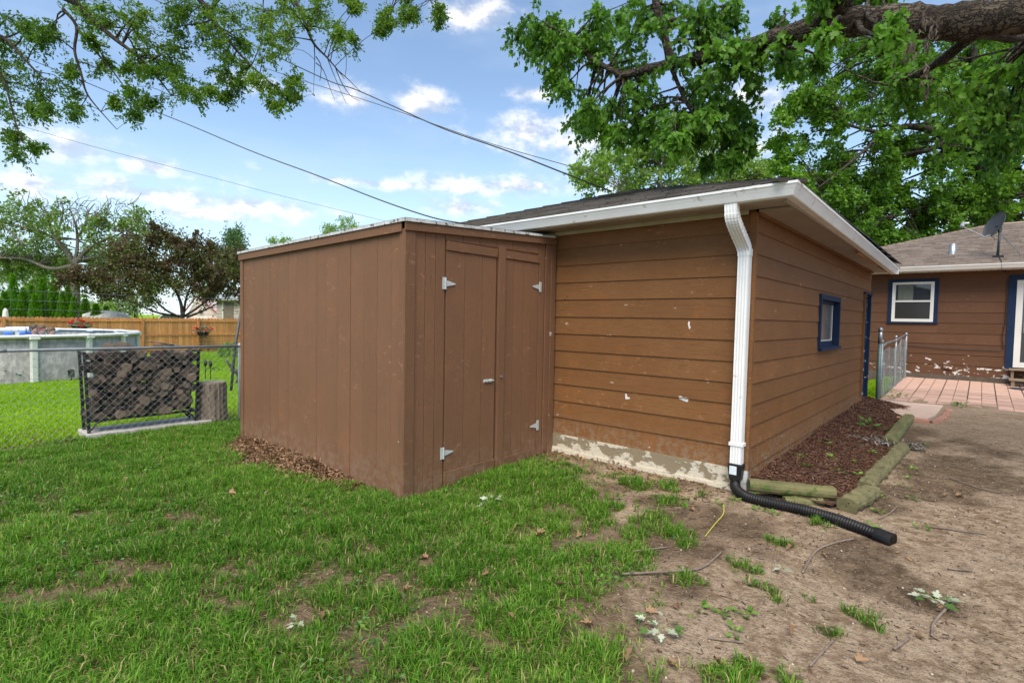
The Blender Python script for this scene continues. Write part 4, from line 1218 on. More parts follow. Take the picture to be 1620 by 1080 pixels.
m_timber = simple('mossy_landscape_timber', (.17, .155, .065), (.115, .105, .045), 7, .9, .5, 40, (1, .25, 1), c3=(.075, .105, .022), t3=.52)
m_timber_rot = simple('rotting_timber', (.17, .15, .07), (.105, .10, .045), 9, .95, .9, 30, c3=(.03, .025, .015), t3=.58)
def timber(label, p0, p1, r, mat, segs=14, jit=.004, flat=.8, rot=0.0, crack=False):
    p0, p1 = np.array(p0, float), np.array(p1, float)
    d = (p1 - p0); L = np.linalg.norm(d); d /= L
    s_ = np.cross(d, [0, 0, 1]); s_ /= np.linalg.norm(s_); u_ = np.cross(s_, d)
    mb = MB(); vs, fs = [], []
    n_ = 14
    for i in range(segs + 1):
        c = p0 + d * L * i / segs + s_ * rng.normal() * jit * 1.5 + u_ * rng.normal() * jit
        sc = 1 + rng.normal() * jit * 8
        for k_ in range(n_):
            a = 2 * math.pi * k_ / n_
            rr = r * sc * (1 + rng.normal() * jit * 5)
            h_ = max(-flat, min(flat, math.sin(a)))
            vs.append(c + s_ * rr * math.cos(a) + u_ * rr * h_)
    for i in range(segs):
        for k_ in range(n_):
            fs.append((i * n_ + k_, i * n_ + (k_ + 1) % n_, (i + 1) * n_ + (k_ + 1) % n_, (i + 1) * n_ + k_))
    fs.append(tuple(range(n_ - 1, -1, -1))); fs.append(tuple(segs * n_ + k_ for k_ in range(n_)))
    mb.add(vs, fs)
    o = tag(mb.build('landscape_timber', mat), label, 'timber', 'timbers edging the mulch bed')
    return o
timber('long round mossy timber lying across the end of the bed by the drain pipe', (.045, -.10, .015), (.67, .27, -.005), .065, m_timber, 16, .0015)
timber('half buried timber under the round mossy one by the drain pipe', (.33, -.02, -.085), (.60, .16, -.085), .05, m_timber, 8)
timber('short split timber with cracked end past the drain pipe', (.79, .10, -.05), (.90, .68, -.04), .085, m_timber_rot, 10, .005, .7)
timber('long rotting timber along the dirt side of the mulch bed', (.83, .78, -.03), (.93, 2.95, .0), .075, m_timber_rot, 30, .004, .8)
timber('grey green timber with dark rot holes leading to the concrete slab', (.76, 3.10, .0), (.79, 5.35, .045), .085, m_timber, 18, .003, .75)
timber('low timber across the bed in front of the garage door', (.03, 6.60, .0), (.68, 6.25, .01), .055, m_timber, 8)

# ================================================================ CHAIN LINK
def link_mesh(mb, p0, p1, h, dia=.058, r=.0016, jit=0.0, hz=None):
    """woven diagonal wires between p0 and p1 (bottom points), height h"""
    p0, p1 = np.array(p0, float), np.array(p1, float)
    d = p1 - p0; L = np.linalg.norm(d); d /= L
    nrm = np.cross(d, [0, 0, 1])
    k = int((L + h) / dia)
    for s in (1, -1):
        for i in range(-int(h / dia) - 1, int(L / dia) + int(h / dia) + 2):
            a0 = i * dia
            # line along u = a0 + s*z ; clip to 0..L
            z0, z1 = 0.0, h
            u0, u1 = a0 + s * z0, a0 + s * z1
            def clip(u0, z0, u1, z1):
                for lim, sg in ((0, 1), (L, -1)):
                    f0, f1 = (u0 - lim) * sg, (u1 - lim) * sg
                    if f0 < 0 and f1 < 0: return None
                    if f0 < 0:
                        t_ = f0 / (f0 - f1); u0, z0 = u0 + (u1 - u0) * t_, z0 + (z1 - z0) * t_
                    elif f1 < 0:
                        t_ = f0 / (f0 - f1); u1, z1 = u0 + (u1 - u0) * t_, z0 + (z1 - z0) * t_
                return u0, z0, u1, z1
            c = clip(u0, z0, u1, z1)
            if c is None or abs(c[3] - c[1]) < .01: continue
            m_ = 2 if not jit else 6
            pts = []
            for q in range(m_ + 1 if jit else 2):
                f = q / (m_ if jit else 1)
                u, z = c[0] + (c[2] - c[0]) * f, c[1] + (c[3] - c[1]) * f
                wob = nrm * s * -.0025
                if jit:
                    wob = wob + nrm * jit * math.sin(u * 7 + z * 3) + d * jit * .5 * math.sin(z * 9 + u * 5)
                zz = z if hz is None else z * hz(u / L)
                pts.append(p0 + d * u + (0, 0, zz) + wob)
            mb.tube(pts, r, 3, cap=False)
FX = -7.2
FG = -.185
fence = thing('chain_link_fence', 'grey chain link fence with wire mesh extension in front of the firewood rack', 'fence', (FX, -4, FG))
posts = [-8.2, -5.0, -1.81]
for i, yy in enumerate(posts):
    zt_ = 1.0
    po = MB().tube([(FX, yy, FG - .3), (FX, yy, zt_)], .024 if i < 2 else .03, 10).build('post', m_galv_dull, fence, True)
    MB().lathe(FX, yy, [(.032, zt_ - .01), (.034, zt_ + .03), (.026, zt_ + .05), (.01, zt_ + .062)], 10).build('post_cap', m_galv_dull, po, True)
MB().tube([(FX, -9.0, 1.028), (FX, -6.0, 1.026), (FX, -3.72, 1.020), (FX, -1.79, 1.010)], .0205, 10).build('top_rail', m_galv_dull, fence, True)
MB().tube([(FX, -4.62, 1.0225), (FX, -4.50, 1.0222)], .024, 10).build('rail_sleeve', m_galv_dull, fence, True)
mb = MB(); link_mesh(mb, (FX + .022, -9.0, FG + .02), (FX + .022, -1.82, FG + .02), 1.165, .094, .0014)
m_link = simple('bright_wire', (.34, .36, .37), (.28, .30, .31), 10, .45, 0, metal=.2)
mb.build('chain_link_mesh', m_link, fence)
MB().tube([(FX + .03, -1.83, FG), (FX + .03, -1.83, .99)], .006, 4).build('tension_bar', m_galv, fence)
# the taller welded wire mesh behind it
WX = FX - .07
mb = MB()
hz_ = [.2, .35, .5, .65, .8, .9, 1.0, 1.06, 1.12, 1.18, 1.25, 1.33, 1.42, 1.52, 1.63, 1.75]
for z in hz_:
    mb.tube([(WX + .004 * math.sin(z * 9), -9, z), (WX, -6.5, z - .012), (WX, -4.5, z + .008), (WX, -3, z - .004), (WX, -1.8, z)], .0014, 3, cap=False)
for i in range(48):
    yy = -9 + i * .152
    mb.tube([(WX + .003, yy, .1), (WX + .003, yy + .01 * math.sin(i), 1.0), (WX + .003, yy + .012 * math.cos(i * 2), 1.75)], .0013, 3, cap=False)
mb.build('wire_mesh', m_galv_dull, fence)
for yy in (-8.0, -4.95):
    MB().tube([(WX + .02, yy, FG - .2), (WX + .02, yy, 1.78)], .008, 6).build('mesh_stake', m_galv_dull, fence)
pole = tag(MB().tube([(FX - .05, -1.925, .30), (FX - .05, -1.865, .98), (FX - .05, -1.765, 1.60), (FX - .05, -1.76, 1.635)], [.021, .021, .021, .012], 10).build('steel_pole', simple('dark_galvanised_pipe', (.17, .185, .19), (.11, .12, .125), 14, .5, .1, metal=.5), None, True), 'dark steel pole leaning beside the end post of the chain link fence', 'pole')

# small wire fence between garage and house
sf = thing('wire_fence_panel', 'short sagging chain link fence panel between the garage and the brick patio', 'fence', (.14, 9.7, .1))
g0, g1 = (.11, 7.80), (.17, 11.75)
for (px_, py_, r_) in ((g0[0], g0[1], .032), (.14, 9.9, .022), (g1[0], g1[1], .032)):
    zb = float(gz(px_, py_))
    po = MB().tube([(px_, py_, zb - .3), (px_, py_, zb + 1.13)], r_, 10).build('post', m_galv, sf, True)
    MB().lathe(px_, py_, [(r_ + .006, zb + 1.12), (r_ + .008, zb + 1.16), (.012, zb + 1.19)], 10).build('post_cap', m_galv, po, True)
MB().tube([(g0[0], g0[1], 1.08), (g0[0] + .01, g0[1] + .6, 1.16), (.14, 9.9, 1.19), (g1[0], g1[1], 1.32)], .02, 8).build('top_rail', m_galv, sf, True)
mb = MB(); link_mesh(mb, (g0[0] + .03, g0[1], .03), (g1[0] + .03, g1[1], .16), 1.0, .085, .0018, .012, lambda u: .95 + .12 * u + .05 * math.sin(u * 11))
mb.build('chain_link_mesh', m_link, sf)
gp = thing('gate_post', 'green and grey steel gate post standing beside the navy garage door', 'post', (.19, 6.86, -.05))
MB().tube([(.19, 6.86, -.3), (.19, 6.86, 1.22)], .036, 12).build('shaft', simple('green_grey_pipe', (.13, .19, .17), (.10, .14, .13), 10, .5, .1, metal=.3), gp, True)
MB().tube([(.19, 6.86, 1.18), (.19, 6.86, 1.42)], .037, 12).build('sleeve', m_galv, gp, True)
MB().lathe(.19, 6.86, [(.042, 1.41), (.044, 1.45), (.03, 1.48), (.01, 1.49)], 12).build('cap', m_galv, gp, True)

# ================================================================ FIREWOOD
RX0, RX1, RY0, RY1 = -7.66, -7.33, -3.70, -2.40
cs = tag(MB().hexa([(-7.78, -3.76, -.3), (-7.22, -3.74, -.3), (-7.22, -2.20, -.3), (-7.78, -2.22, -.3)], [(-7.77, -3.75, -.125), (-7.23, -3.73, -.125), (-7.23, -2.21, -.125), (-7.77, -2.23, -.125)]).build('concrete_pad', m_concrete, None, bevel=.008), 'pale concrete pad under the black firewood rack', 'pad')
rack = thing('firewood_rack', 'black steel firewood rack full of split logs', 'rack', ((RX0 + RX1) / 2, (RY0 + RY1) / 2, -.125))
for xx in (RX0, RX1):
    for (yy, sg) in ((RY0, 1), (RY1, -1)):
        MB().hexa([(xx - .018, yy - .018, -.125), (xx + .018, yy - .018, -.125), (xx + .018, yy + .018, -.125), (xx - .018, yy + .018, -.125)],
                  [(xx - .018, yy - .018 - .04 * sg, .97), (xx + .018, yy - .018 - .04 * sg, .97), (xx + .018, yy + .018 - .04 * sg, .97), (xx - .018, yy + .018 - .04 * sg, .97)]).build('upright', m_black_steel, rack)
        MB().tube([(xx, yy + sg * .02, -.09), (xx, yy + sg * .08, -.0), (xx, yy + sg * .16, .04)], .014, 6).build('corner_brace', m_black_steel, rack)
    MB().box(xx - .018, xx + .018, RY0, RY1, .02, .055).build('base_rail', m_black_steel, rack)
for yy in (RY0, RY1):
    MB().box(RX0, RX1, yy - .014, yy + .014, .022, .052).build('cross_bar', m_black_steel, rack)
    MB().box(RX0, RX1, yy - .014 - (.02 if yy < -3 else -.02), yy + .014 - (.02 if yy < -3 else -.02), .93, .96).build('cross_bar', m_black_steel, rack)
def endgrain():
    m, T = newmat('firewood')
    P = T.n('TexCoord', out=3)
    n_ = T.noise(T.scale(P, (.5, 1, 1)), 26, 6, .7)
    c = T.mix(T.sm(n_, .35, .65), (.045, .032, .025, 1), (.15, .11, .082, 1))
    nx_ = T.m('ABSOLUTE', T.sep(T.n('NewGeometry', out=1))[0])
    c = T.mix(T.sm(nx_, .6, .8), c, T.mix(T.sm(n_, .3, .7), (.10, .075, .054, 1), (.30, .225, .16, 1)))
    v = T.sm(T.rnd(), 0, 1, .35, 1.25)
    c = T.n('VectorMath', {'operation': 'SCALE'}, {0: c, 3: v})
    finish(T, c, .9, T.bump(n_, .9, .012), 0, .15)
    return m
m_log = endgrain()
def log_mesh(kind):
    mb = MB(); vs, fs = [], []
    n_ = 9
    pr2 = []
    for k_ in range(n_):
        a = 2 * math.pi * k_ / n_
        rr = 1 + rng.normal() * .10
        y_, z_ = rr * math.cos(a), rr * math.sin(a)
        if kind == 1: z_ = max(z_, -.15 + rng.normal() * .05)
        if kind == 2: y_, z_ = max(y_, -.1), max(z_, -.25)
        pr2.append((y_, z_))
    for i, xx in enumerate((-.19, -.18, -.05, .08, .18, .19)):
        s_ = .86 if i in (0, 5) else 1 + rng.normal() * .05
        oy, oz = rng.normal() * .06, rng.normal() * .06
        for (y_, z_) in pr2:
            vs.append((xx, (y_ * s_ + oy) , (z_ * s_ + oz)))
    for i in range(5):
        for k_ in range(n_):
            fs.append((i * n_ + k_, i * n_ + (k_ + 1) % n_, (i + 1) * n_ + (k_ + 1) % n_, (i + 1) * n_ + k_))
    fs.append(tuple(range(n_ - 1, -1, -1))); fs.append(tuple(5 * n_ + k_ for k_ in range(n_)))
    me = bpy.data.meshes.new('firewood_log')
    me.from_pydata([tuple(v) for v in vs], [], [f[::-1] for f in fs])
    me.materials.append(m_log)
    return me
lm = [log_mesh((0, 0, 2, 0, 1, 0, 2, 0, 0)[i]) for i in range(9)]
ORD = ['lowest', 'second lowest', 'third lowest', 'fourth lowest', 'fifth lowest', 'middle', 'fourth highest', 'third highest', 'second highest', 'topmost', 'highest', 'uppermost']
z = .10; row = 0
while z < .95:
    y = RY0 + .06 + (.05 if row % 2 else .0)
    while y < RY1 - .03:
        r_ = rng.uniform(.046, .072)
        if not (z > .82 and -3.28 < y < -2.85):
            o = bpy.data.objects.new('firewood_log', lm[rng.integers(9)])
            o.location = ((RX0 + RX1) / 2 + rng.uniform(-.07, .07), y, z + rng.normal() * .012)
            o.scale = (rng.uniform(.9, 1.12), r_, r_)
            o.rotation_euler = (rng.uniform(0, 6.28), rng.normal() * .05, rng.normal() * .10)
            col.objects.link(o)
            tag(o, 'dark weathered split firewood log in the %s row of the black rack' % ORD[row], 'log', 'firewood logs in the rack')
        y += r_ * 1.5
    z += .080; row += 1
for (yy, zz, r_, lab) in ((-3.42, 1.02, .055, 'round pale log lying on top of the firewood by the pool side upright'), (-3.27, 1.03, .055, 'second round pale log on top of the stacked firewood'), (-3.12, .93, .065, 'dark round log end sticking up beside the dip in the firewood')):
    o = bpy.data.objects.new('firewood_log', lm[0]); o.location = (-7.5, yy, zz); o.scale = (1.1, r_, r_); o.rotation_euler = (.3, 0, .08)
    col.objects.link(o); tag(o, lab, 'log', 'firewood logs in the rack')
for k_, (ya, za, yb, zb) in enumerate(((-2.98, 1.10, -2.40, .97), (-2.92, 1.04, -2.42, 1.0), (-2.90, 1.02, -2.36, .99), (-2.85, 1.07, -2.44, .985))):
    tag(MB().tube([(-7.5 + .04 * k_, ya, za), (-7.48, (ya + yb) / 2, (za + zb) / 2 + .01), (-7.46, yb, zb)], .011, 6).build('kindling_stick', m_log), 'thin kindling stick lying on the firewood by the stump', 'stick', 'kindling on the firewood')
# stump
m_stump = simple('shaggy_stump_bark', (.26, .20, .145), (.13, .10, .075), 12, .95, 1.0, 30, (1, 1, .22), c3=(.07, .05, .04), t3=.56)
stump = thing('tree_stump', 'upright sawn tree stump beside the black firewood rack', 'stump', (-7.46, -2.13, -.2))
mb = MB(); vs, fs = [], []
n_ = 40
for i, (zz, rr) in enumerate(((-.24, .20), (-.14, .215), (-.05, .205), (.1, .198), (.25, .196), (.38, .195), (.425, .193), (.44, .18))):
    for k_ in range(n_):
        a = 2 * math.pi * k_ / n_
        q = rr * (1 + (.05 * (k_ % 2) + rng.normal() * .015 if i < 7 else 0))
        vs.append((-7.46 + q * math.cos(a), -2.13 + q * math.sin(a), zz))
for i in range(7):
    for k_ in range(n_):
        fs.append((i * n_ + k_, i * n_ + (k_ + 1) % n_, (i + 1) * n_ + (k_ + 1) % n_, (i + 1) * n_ + k_))
MB().add(vs, fs).build('bark', m_stump, stump)
MB().lathe(-7.46, -2.13, [(.178, .42), (.180, .442), (.12, .446), (.01, .444)], 28).build('cut_top', simple('grey_cut_wood', (.30, .25, .20), (.22, .18, .145), 14, .9, .3), stump)

# ================================================================ NEIGHBOUR'S YARD
# black garden hooks
for (px_, py_, h_, lab) in ((325, 600, .55, 'black garden finial stake with scrollwork behind the stump'), (333, 600, .53, 'second black garden finial stake behind the stump')):
    p = at(px_, py_, 1.0) - CAM
    t_ = (gz(-13, 0) - CAM[2]) / p[2]
    q = CAM + p * t_
    fz = thing('garden_stake', lab, 'stake', (q[0], q[1], float(q[2])))
    MB().tube([(q[0], q[1], q[2] - .1), (q[0], q[1], q[2] + h_ - .16)], .012, 6).build('rod', m_black_steel, fz)
    MB().lathe(q[0], q[1], [(.012, q[2] + h_ - .2), (.05, q[2] + h_ - .14), (.045, q[2] + h_ - .06), (.012, q[2] + h_)], 8).build('finial', m_black_steel, fz, True)
    MB().tube([(q[0] + .02 * math.cos(a), q[1] + .12 - .12 * math.cos(a), q[2] + .22 + .1 * math.sin(a)) for a in np.linspace(0, 3.1, 8)], .008, 5).build('scroll', m_black_steel, fz)
# curved rustic seat, mostly hidden by the shed
cx_, cy_ = -12.6, .2
zc_ = float(gz(cx_, cy_))
seat = thing('garden_bench', 'curved grey wooden garden bench half hidden behind the shed', 'bench', (cx_, cy_, zc_))
m_grey_wood = simple('silver_grey_wood', (.10, .095, .09), (.065, .06, .055), 10, .8, .3)
for oy in (0, .9):
    MB().tube([(cx_, cy_ - .27 + oy, zc_ + .68), (cx_, cy_ - .20 + oy, zc_ + .54), (cx_, cy_ - .10 + oy, zc_ + .40), (cx_, cy_ + .01 + oy, zc_ + .28), (cx_, cy_ + .06 + oy, zc_ + .18), (cx_, cy_ + .03 + oy, zc_ + .0)], [.012, .035, .045, .045, .05, .075], 8).build('leg', m_grey_wood, seat, True)
for k_ in range(4):
    MB().box(cx_ - .18 + .1 * k_, cx_ - .10 + .1 * k_, cy_ - .1, cy_ + 1.05, zc_ + .325, zc_ + .35).build('seat_slat', m_grey_wood, seat)

# pool
PC = np.array([-20.39, -4.43]); PR = 4.2; PB, PT = -.42, .84
pool = thing('swimming_pool', 'round above ground pool with marbled grey wall and white rail', 'pool', (PC[0], PC[1], PB))
def pool_mat():
    m, T = newmat('marbled_pool_wall')
    P = T.pos()
    n_ = T.noise(T.scale(P, (1, 1, .55)), 7.5, 7, .68)
    c = T.mix(T.sm(n_, .40, .62), (.33, .30, .265, 1), (.52, .49, .44, 1))
    finish(T, c, .5, None, 0, .3)
    return m
m_pool = pool_mat()
m_pool_white = simple('pool_rail_plastic', (.76, .74, .70), (.70, .68, .64), 3, .4, .02)
m_water = None
m_, T = newmat('pool_water')
wn = T.noise(T.pos(), 3.0, 4)
finish(T, T.mix(wn, (.07, .25, .42, 1), (.12, .33, .5, 1)), .08, T.bump(wn, .3, .05), 0, .5)
m_water = m_
NP = 20
ph0 = math.radians(16.0)
vs, fs = [], []
for k_ in range(64):
    a = 2 * math.pi * k_ / 64
    for (r_, z_) in ((PR, PB), (PR, PT), (PR - .04, PT), (PR - .04, PB)):
        vs.append((PC[0] + r_ * math.cos(a), PC[1] + r_ * math.sin(a), z_))
for k_ in range(64):
    b = ((k_ + 1) % 64) * 4; a = k_ * 4
    fs += [(a, b, b + 1, a + 1), (a + 1, b + 1, b + 2, a + 2), (a + 2, b + 2, b + 3, a + 3)]
MB().add(vs, fs).build('pool_wall', m_pool, pool, True)
MB().lathe(PC[0], PC[1], [(PR - .05, PB + .1), (PR - .05, PT - .13)], 64).build('water', m_water, pool)
m_liner = simple('blue_liner', (.06, .16, .30), (.08, .2, .36), 3, .4, .02)
vs, fs = [], []
for k_ in range(64):
    a = 2 * math.pi * k_ / 64
    for (r_, z_) in ((PR - .041, PB + .1), (PR - .041, PT + .01), (PR - .048, PT + .01), (PR - .048, PB + .1)):
        vs.append((PC[0] + r_ * math.cos(a), PC[1] + r_ * math.sin(a), z_))
MB().add(vs, fs).build('liner', m_liner, pool, True)
for k_ in range(NP):
    a0 = ph0 + 2 * math.pi * k_ / NP; a1 = a0 + 2 * math.pi / NP
    vs = []
    m2 = 4
    for i in range(m2 + 1):
        a = a0 + (a1 - a0) * i / m2
        for (r_, z_) in ((PR - .12, PT - .005), (PR + .10, PT - .02), (PR + .12, PT + .02), (PR + .09, PT + .055), (PR - .10, PT + .06), (PR - .13, PT + .03)):
            vs.append((PC[0] + r_ * math.cos(a), PC[1] + r_ * math.sin(a), z_))
    fs = [(i * 6 + j, i * 6 + (j + 1) % 6, (i + 1) * 6 + (j + 1) % 6, (i + 1) * 6 + j) for i in range(m2) for j in range(6)]
    MB().add(vs, fs).build('top_rail', m_pool_white, pool, True)
    c_, s_ = math.cos(a0), math.sin(a0)
    def pol(r_, w_, z_): return (PC[0] + r_ * c_ - w_ * s_, PC[1] + r_ * s_ + w_ * c_, z_)
    po = MB().hexa([pol(PR, -.085, PB), pol(PR + .09, -.07, PB), pol(PR + .09, .07, PB), pol(PR, .085, PB)][::1], [pol(PR, -.085, PT - .02), pol(PR + .09, -.07, PT - .02), pol(PR + .09, .07, PT - .02), pol(PR, .085, PT - .02)]).build('pool_post', m_pool_white, pool, bevel=.02)
    MB().hexa([pol(PR - .13, -.14, PT - .045), pol(PR + .135, -.12, PT - .06), pol(PR + .135, .12, PT - .06), pol(PR - .13, .14, PT - .045)], [pol(PR - .13, -.13, PT + .07), pol(PR + .11, -.11, PT + .068), pol(PR + .11, .11, PT + .068), pol(PR - .13, .13, PT + .07)]).build('rail_cap', m_pool_white, po, bevel=.02)
# bathers
def bather(px_, py_, D, hair_col, lab, s=1.0, goggles=False):
    hd = at(px_, py_, D)         # head centre
    turn = math.radians(35)
    e = thing('person', lab, 'person', (hd[0], hd[1], hd[2] - .75 * s))
    m_skin = MATS.get('skin') or simple('skin', (.52, .30, .21), (.46, .26, .18), 5, .5, .02)
    prof_ = [(.10, -.75), (.13, -.6), (.15, -.42), (.165, -.30), (.14, -.235), (.06, -.19), (.048, -.145), (.055, -.115), (.078, -.08), (.088, -.03), (.09, .02), (.085, .06), (.066, .10), (.03, .122)]
    mb = MB(); vs, fs = [], []
    n_ = 18
    for (r_, z_) in prof_:
        body = z_ < -.2
        for k_ in range(n_):
            a = 2 * math.pi * k_ / n_
            x_, y_ = r_ * math.cos(a) * (.62 if body else 1.08), r_ * math.sin(a) * (1.08 if body else .86)
            if not body and z_ > -.12:
                if abs(a) < .4 or abs(a - 2 * math.pi) < .4:
                    x_ += {-.03: .022, .02: .008, -.08: .012}.get(z_, 0) * (1 if min(a, 2 * math.pi - a) < .2 else .3)
            vs.append((x_ * s, y_ * s, z_ * s))
    for i in range(len(prof_) - 1):
        for k_ in range(n_):
            fs.append((i * n_ + k_, i * n_ + (k_ + 1) % n_, (i + 1) * n_ + (k_ + 1) % n_, (i + 1) * n_ + k_))
    fs.append(tuple(range(n_ - 1, -1, -1))); fs.append(tuple((len(prof_) - 1) * n_ + k_ for k_ in range(n_)))
    o = MB().add(vs, fs).build('body', m_skin, None, True); o.parent = e; o.location = (0, 0, .75 * s); o.rotation_euler = (0, 0, turn)
    hv = MB()
    for (r_, z_) in ():
        pass
    vs, fs = [], []
    for i, (r_, z_) in enumerate(((.090, -.05), (.098, .0), (.101, .045), (.095, .085), (.072, .118), (.03, .137))):
        for k_ in range(n_):
            a = 2 * math.pi * k_ / n_
            fz_ = max(0, math.cos(a))
            zz = z_ + (.085 * fz_ if i == 0 else .055 * fz_ if i == 1 else .02 * fz_ if i == 2 else 0)
            vs.append(((r_ * math.cos(a) * 1.1 - .008) * s, r_ * math.sin(a) * .9 * s, zz * s))
    for i in range(5):
        for k_ in range(n_):
            fs.append((i * n_ + k_, i * n_ + (k_ + 1) % n_, (i + 1) * n_ + (k_ + 1) % n_, (i + 1) * n_ + k_))
    fs.append(tuple(5 * n_ + k_ for k_ in range(n_)))
    h = MB().add(vs, fs).build('hair', simple('hair', hair_col, tuple(c * .6 for c in hair_col), 30, .6, .3), None, True); h.parent = e; h.location = (0, 0, .75 * s); h.rotation_euler = (0, 0, turn)
    for sg in (-1, 1):
        ea = MB().lathe(0, 0, [(.004, -.025), (.014, -.012), (.016, .008), (.006, .024)], 8, 1, .5).build('ear', m_skin, None, True); ea.parent = e
        ea.location = (-.088 * sg * math.sin(turn) * s * .93, .088 * sg * math.cos(turn) * s * .93, .75 * s - .01); ea.rotation_euler = (0, 0, turn)
        ey = MB().lathe(0, 0, [(.004, -.008), (.010, 0), (.004, .008)], 8).build('eye', m_dark_gap, None, True); ey.parent = e
        ux, uy = math.cos(turn), math.sin(turn)
        ey.location = ((.084 * ux - .034 * sg * uy) * s, (.084 * uy + .034 * sg * ux) * s, .75 * s + .008)
    if goggles:
        gm = MB().tube([(.098 * math.cos(a) * s, .085 * math.sin(a) * s, .01 * s) for a in np.linspace(-2.6, 2.6, 16)], .009, 6).build('goggles', simple('red_rubber', (.5, .06, .06), (.4, .05, .05), 8, .5, 0), None); gm.parent = e; gm.location = (0, 0, .75 * s); gm.rotation_euler = (0, 0, turn)
bather(54.5, 520.5, 15.6, (.10, .065, .04), 'bather with short brown hair and bare shoulders standing in the pool', 1.12)
bather(66, 521.5, 15.4, (.14, .085, .05), 'bather with red goggles low in the pool water', 1.05, True)
bather(81, 524.5, 15.5, (.16, .10, .055), 'bather with long brown hair sunk to the forehead in the pool', 1.05)
fl = at(38, 522, 16.5)
m_ring = rndmat('blue_white_vinyl', [(0, (.05, .15, .5)), (1, (.05, .15, .5))], .3)
rg = thing('swim_ring', 'blue and white inflatable ring floating behind the bathers', 'ring', (fl[0], fl[1], PT - .13))
for (zz, mm, nm) in ((PT - .04, simple('blue_vinyl', (.04, .13, .48), (.05, .16, .55), 3, .3, 0), 'lower_tube'), (PT + .08, simple('white_vinyl_ring', (.7, .74, .8), (.55, .65, .8), 4, .3, 0), 'upper_tube')):
    MB().tube([(fl[0] + .38 * math.cos(a), fl[1] + .38 * math.sin(a), zz) for a in np.linspace(0, 2 * math.pi, 25)], .09, 10, cap=False).build(nm, mm, rg, True)
# pool ladder deck and closed umbrella
ld = at(6, 524, 14.6)
lad = thing('pool_step_unit', 'white plastic pool step unit at the pool rail', 'ladder', (ld[0], ld[1], PB))
MB().box(ld[0] - .35, ld[0] + .35, ld[1] - .3, ld[1] + .28, PT + .08, PT + .17).build('platform', m_pool_white, lad, bevel=.02)
for sx_ in (-.3, .3):
    for sy_ in (-.25, .24):
        MB().box(ld[0] + sx_ - .05, ld[0] + sx_ + .05, ld[1] + sy_ - .04, ld[1] + sy_ + .04, PB, PT + .085).build('leg', m_pool_white, lad)
for k_ in range(4):
    MB().box(ld[0] - .27, ld[0] + .27, ld[1] + .05, ld[1] + .2, PB + .25 + k_ * .28, PB + .29 + k_ * .28).build('step', m_pool_white, lad)
um = at(9, 505, 26.0)
ug = float(gz(um[0], um[1]))
umb = thing('closed_umbrella', 'closed white patio umbrella behind the pool', 'umbrella', (um[0], um[1], ug))
MB().tube([(um[0], um[1], ug), (um[0], um[1], 1.55)], .025, 8).build('pole', m_vinyl, umb)
MB().lathe(um[0], um[1], [(.03, 1.62), (.10, 1.50), (.15, 1.0), (.19, .62), (.20, .40), (.16, .40)], 10).build('canopy', m_vinyl, umb)
MB().lathe(um[0], um[1], [(.30, ug), (.30, ug + .06), (.06, ug + .12)], 14).build('base', m_concrete, umb)
# solar light
q = at(113, 602, 1) - CAM; t_ = (-.30 - CAM[2]) / q[2]; q = CAM + q * t_
sl_ = thing('solar_light', 'small black solar lantern stake on the lawn before the pool', 'lantern', (q[0], q[1], q[2]))
MB().tube([(q[0], q[1], q[2] - .1), (q[0], q[1], q[2] + .13)], .012, 6).build('stake', m_black_steel, sl_)
for (dx, dy) in ((-.05, -.05), (.05, -.05), (-.05, .05), (.05, .05)):
    MB().box(q[0] + dx - .008, q[0] + dx + .008, q[1] + dy - .008, q[1] + dy + .008, q[2] + .12, q[2] + .26).build('frame_bar', m_black_steel, sl_)
MB().box(q[0] - .065, q[0] + .065, q[1] - .065, q[1] + .065, q[2] + .105, q[2] + .125).build('base_plate', m_black_steel, sl_)
MB().hexa([(q[0] - .085, q[1] - .085, q[2] + .255), (q[0] + .085, q[1] - .085, q[2] + .255), (q[0] + .085, q[1] + .085, q[2] + .255), (q[0] - .085, q[1] + .085, q[2] + .255)], [(q[0] - .03, q[1] - .03, q[2] + .30), (q[0] + .03, q[1] - .03, q[2] + .30), (q[0] + .03, q[1] + .03, q[2] + .30), (q[0] - .03, q[1] + .03, q[2] + .30)]).build('lid', m_black_steel, sl_)
MB().box(q[0] - .04, q[0] + .04, q[1] - .04, q[1] + .04, q[2] + .125, q[2] + .25).build('lamp_glass', m_dusty_glass, sl_)

# cedar fence along the back
CFX = -29.0
cf = thing('wooden_fence', 'orange cedar privacy fence with dog ear boards behind the pool', 'fence', (CFX, 0, -.5))
def cedar():
    m, T = newmat('cedar_boards')
    P = T.n('VectorMath', {'operation': 'ADD'}, {0: T.pos(), 1: T.n('CombineXYZ', None, {0: 0.0, 1: 0.0, 2: T.m('MULTIPLY', T.rnd(), 40.0)})})
    n_ = T.noise(T.scale(P, (4, 4, .5)), 4, 5)
    c = T.mix(T.sm(n_, .3, .7), (.48, .20, .060, 1), (.62, .30, .10, 1))
    c = T.mix(T.sm(T.noise(P, 5, 3), .68, .72, 0, .6), c, (.2, .085, .03, 1))
    v = T.sm(T.rnd(), 0, 1, .82, 1.15)
    finish(T, T.n('VectorMath', {'operation': 'SCALE'}, {0: c, 3: v}), .75, None, 0, .25)
    return m
m_cedar = cedar()
def cf_base(y): return -.5 + .005 * (y - 5)
bd = MB()
w_ = .142
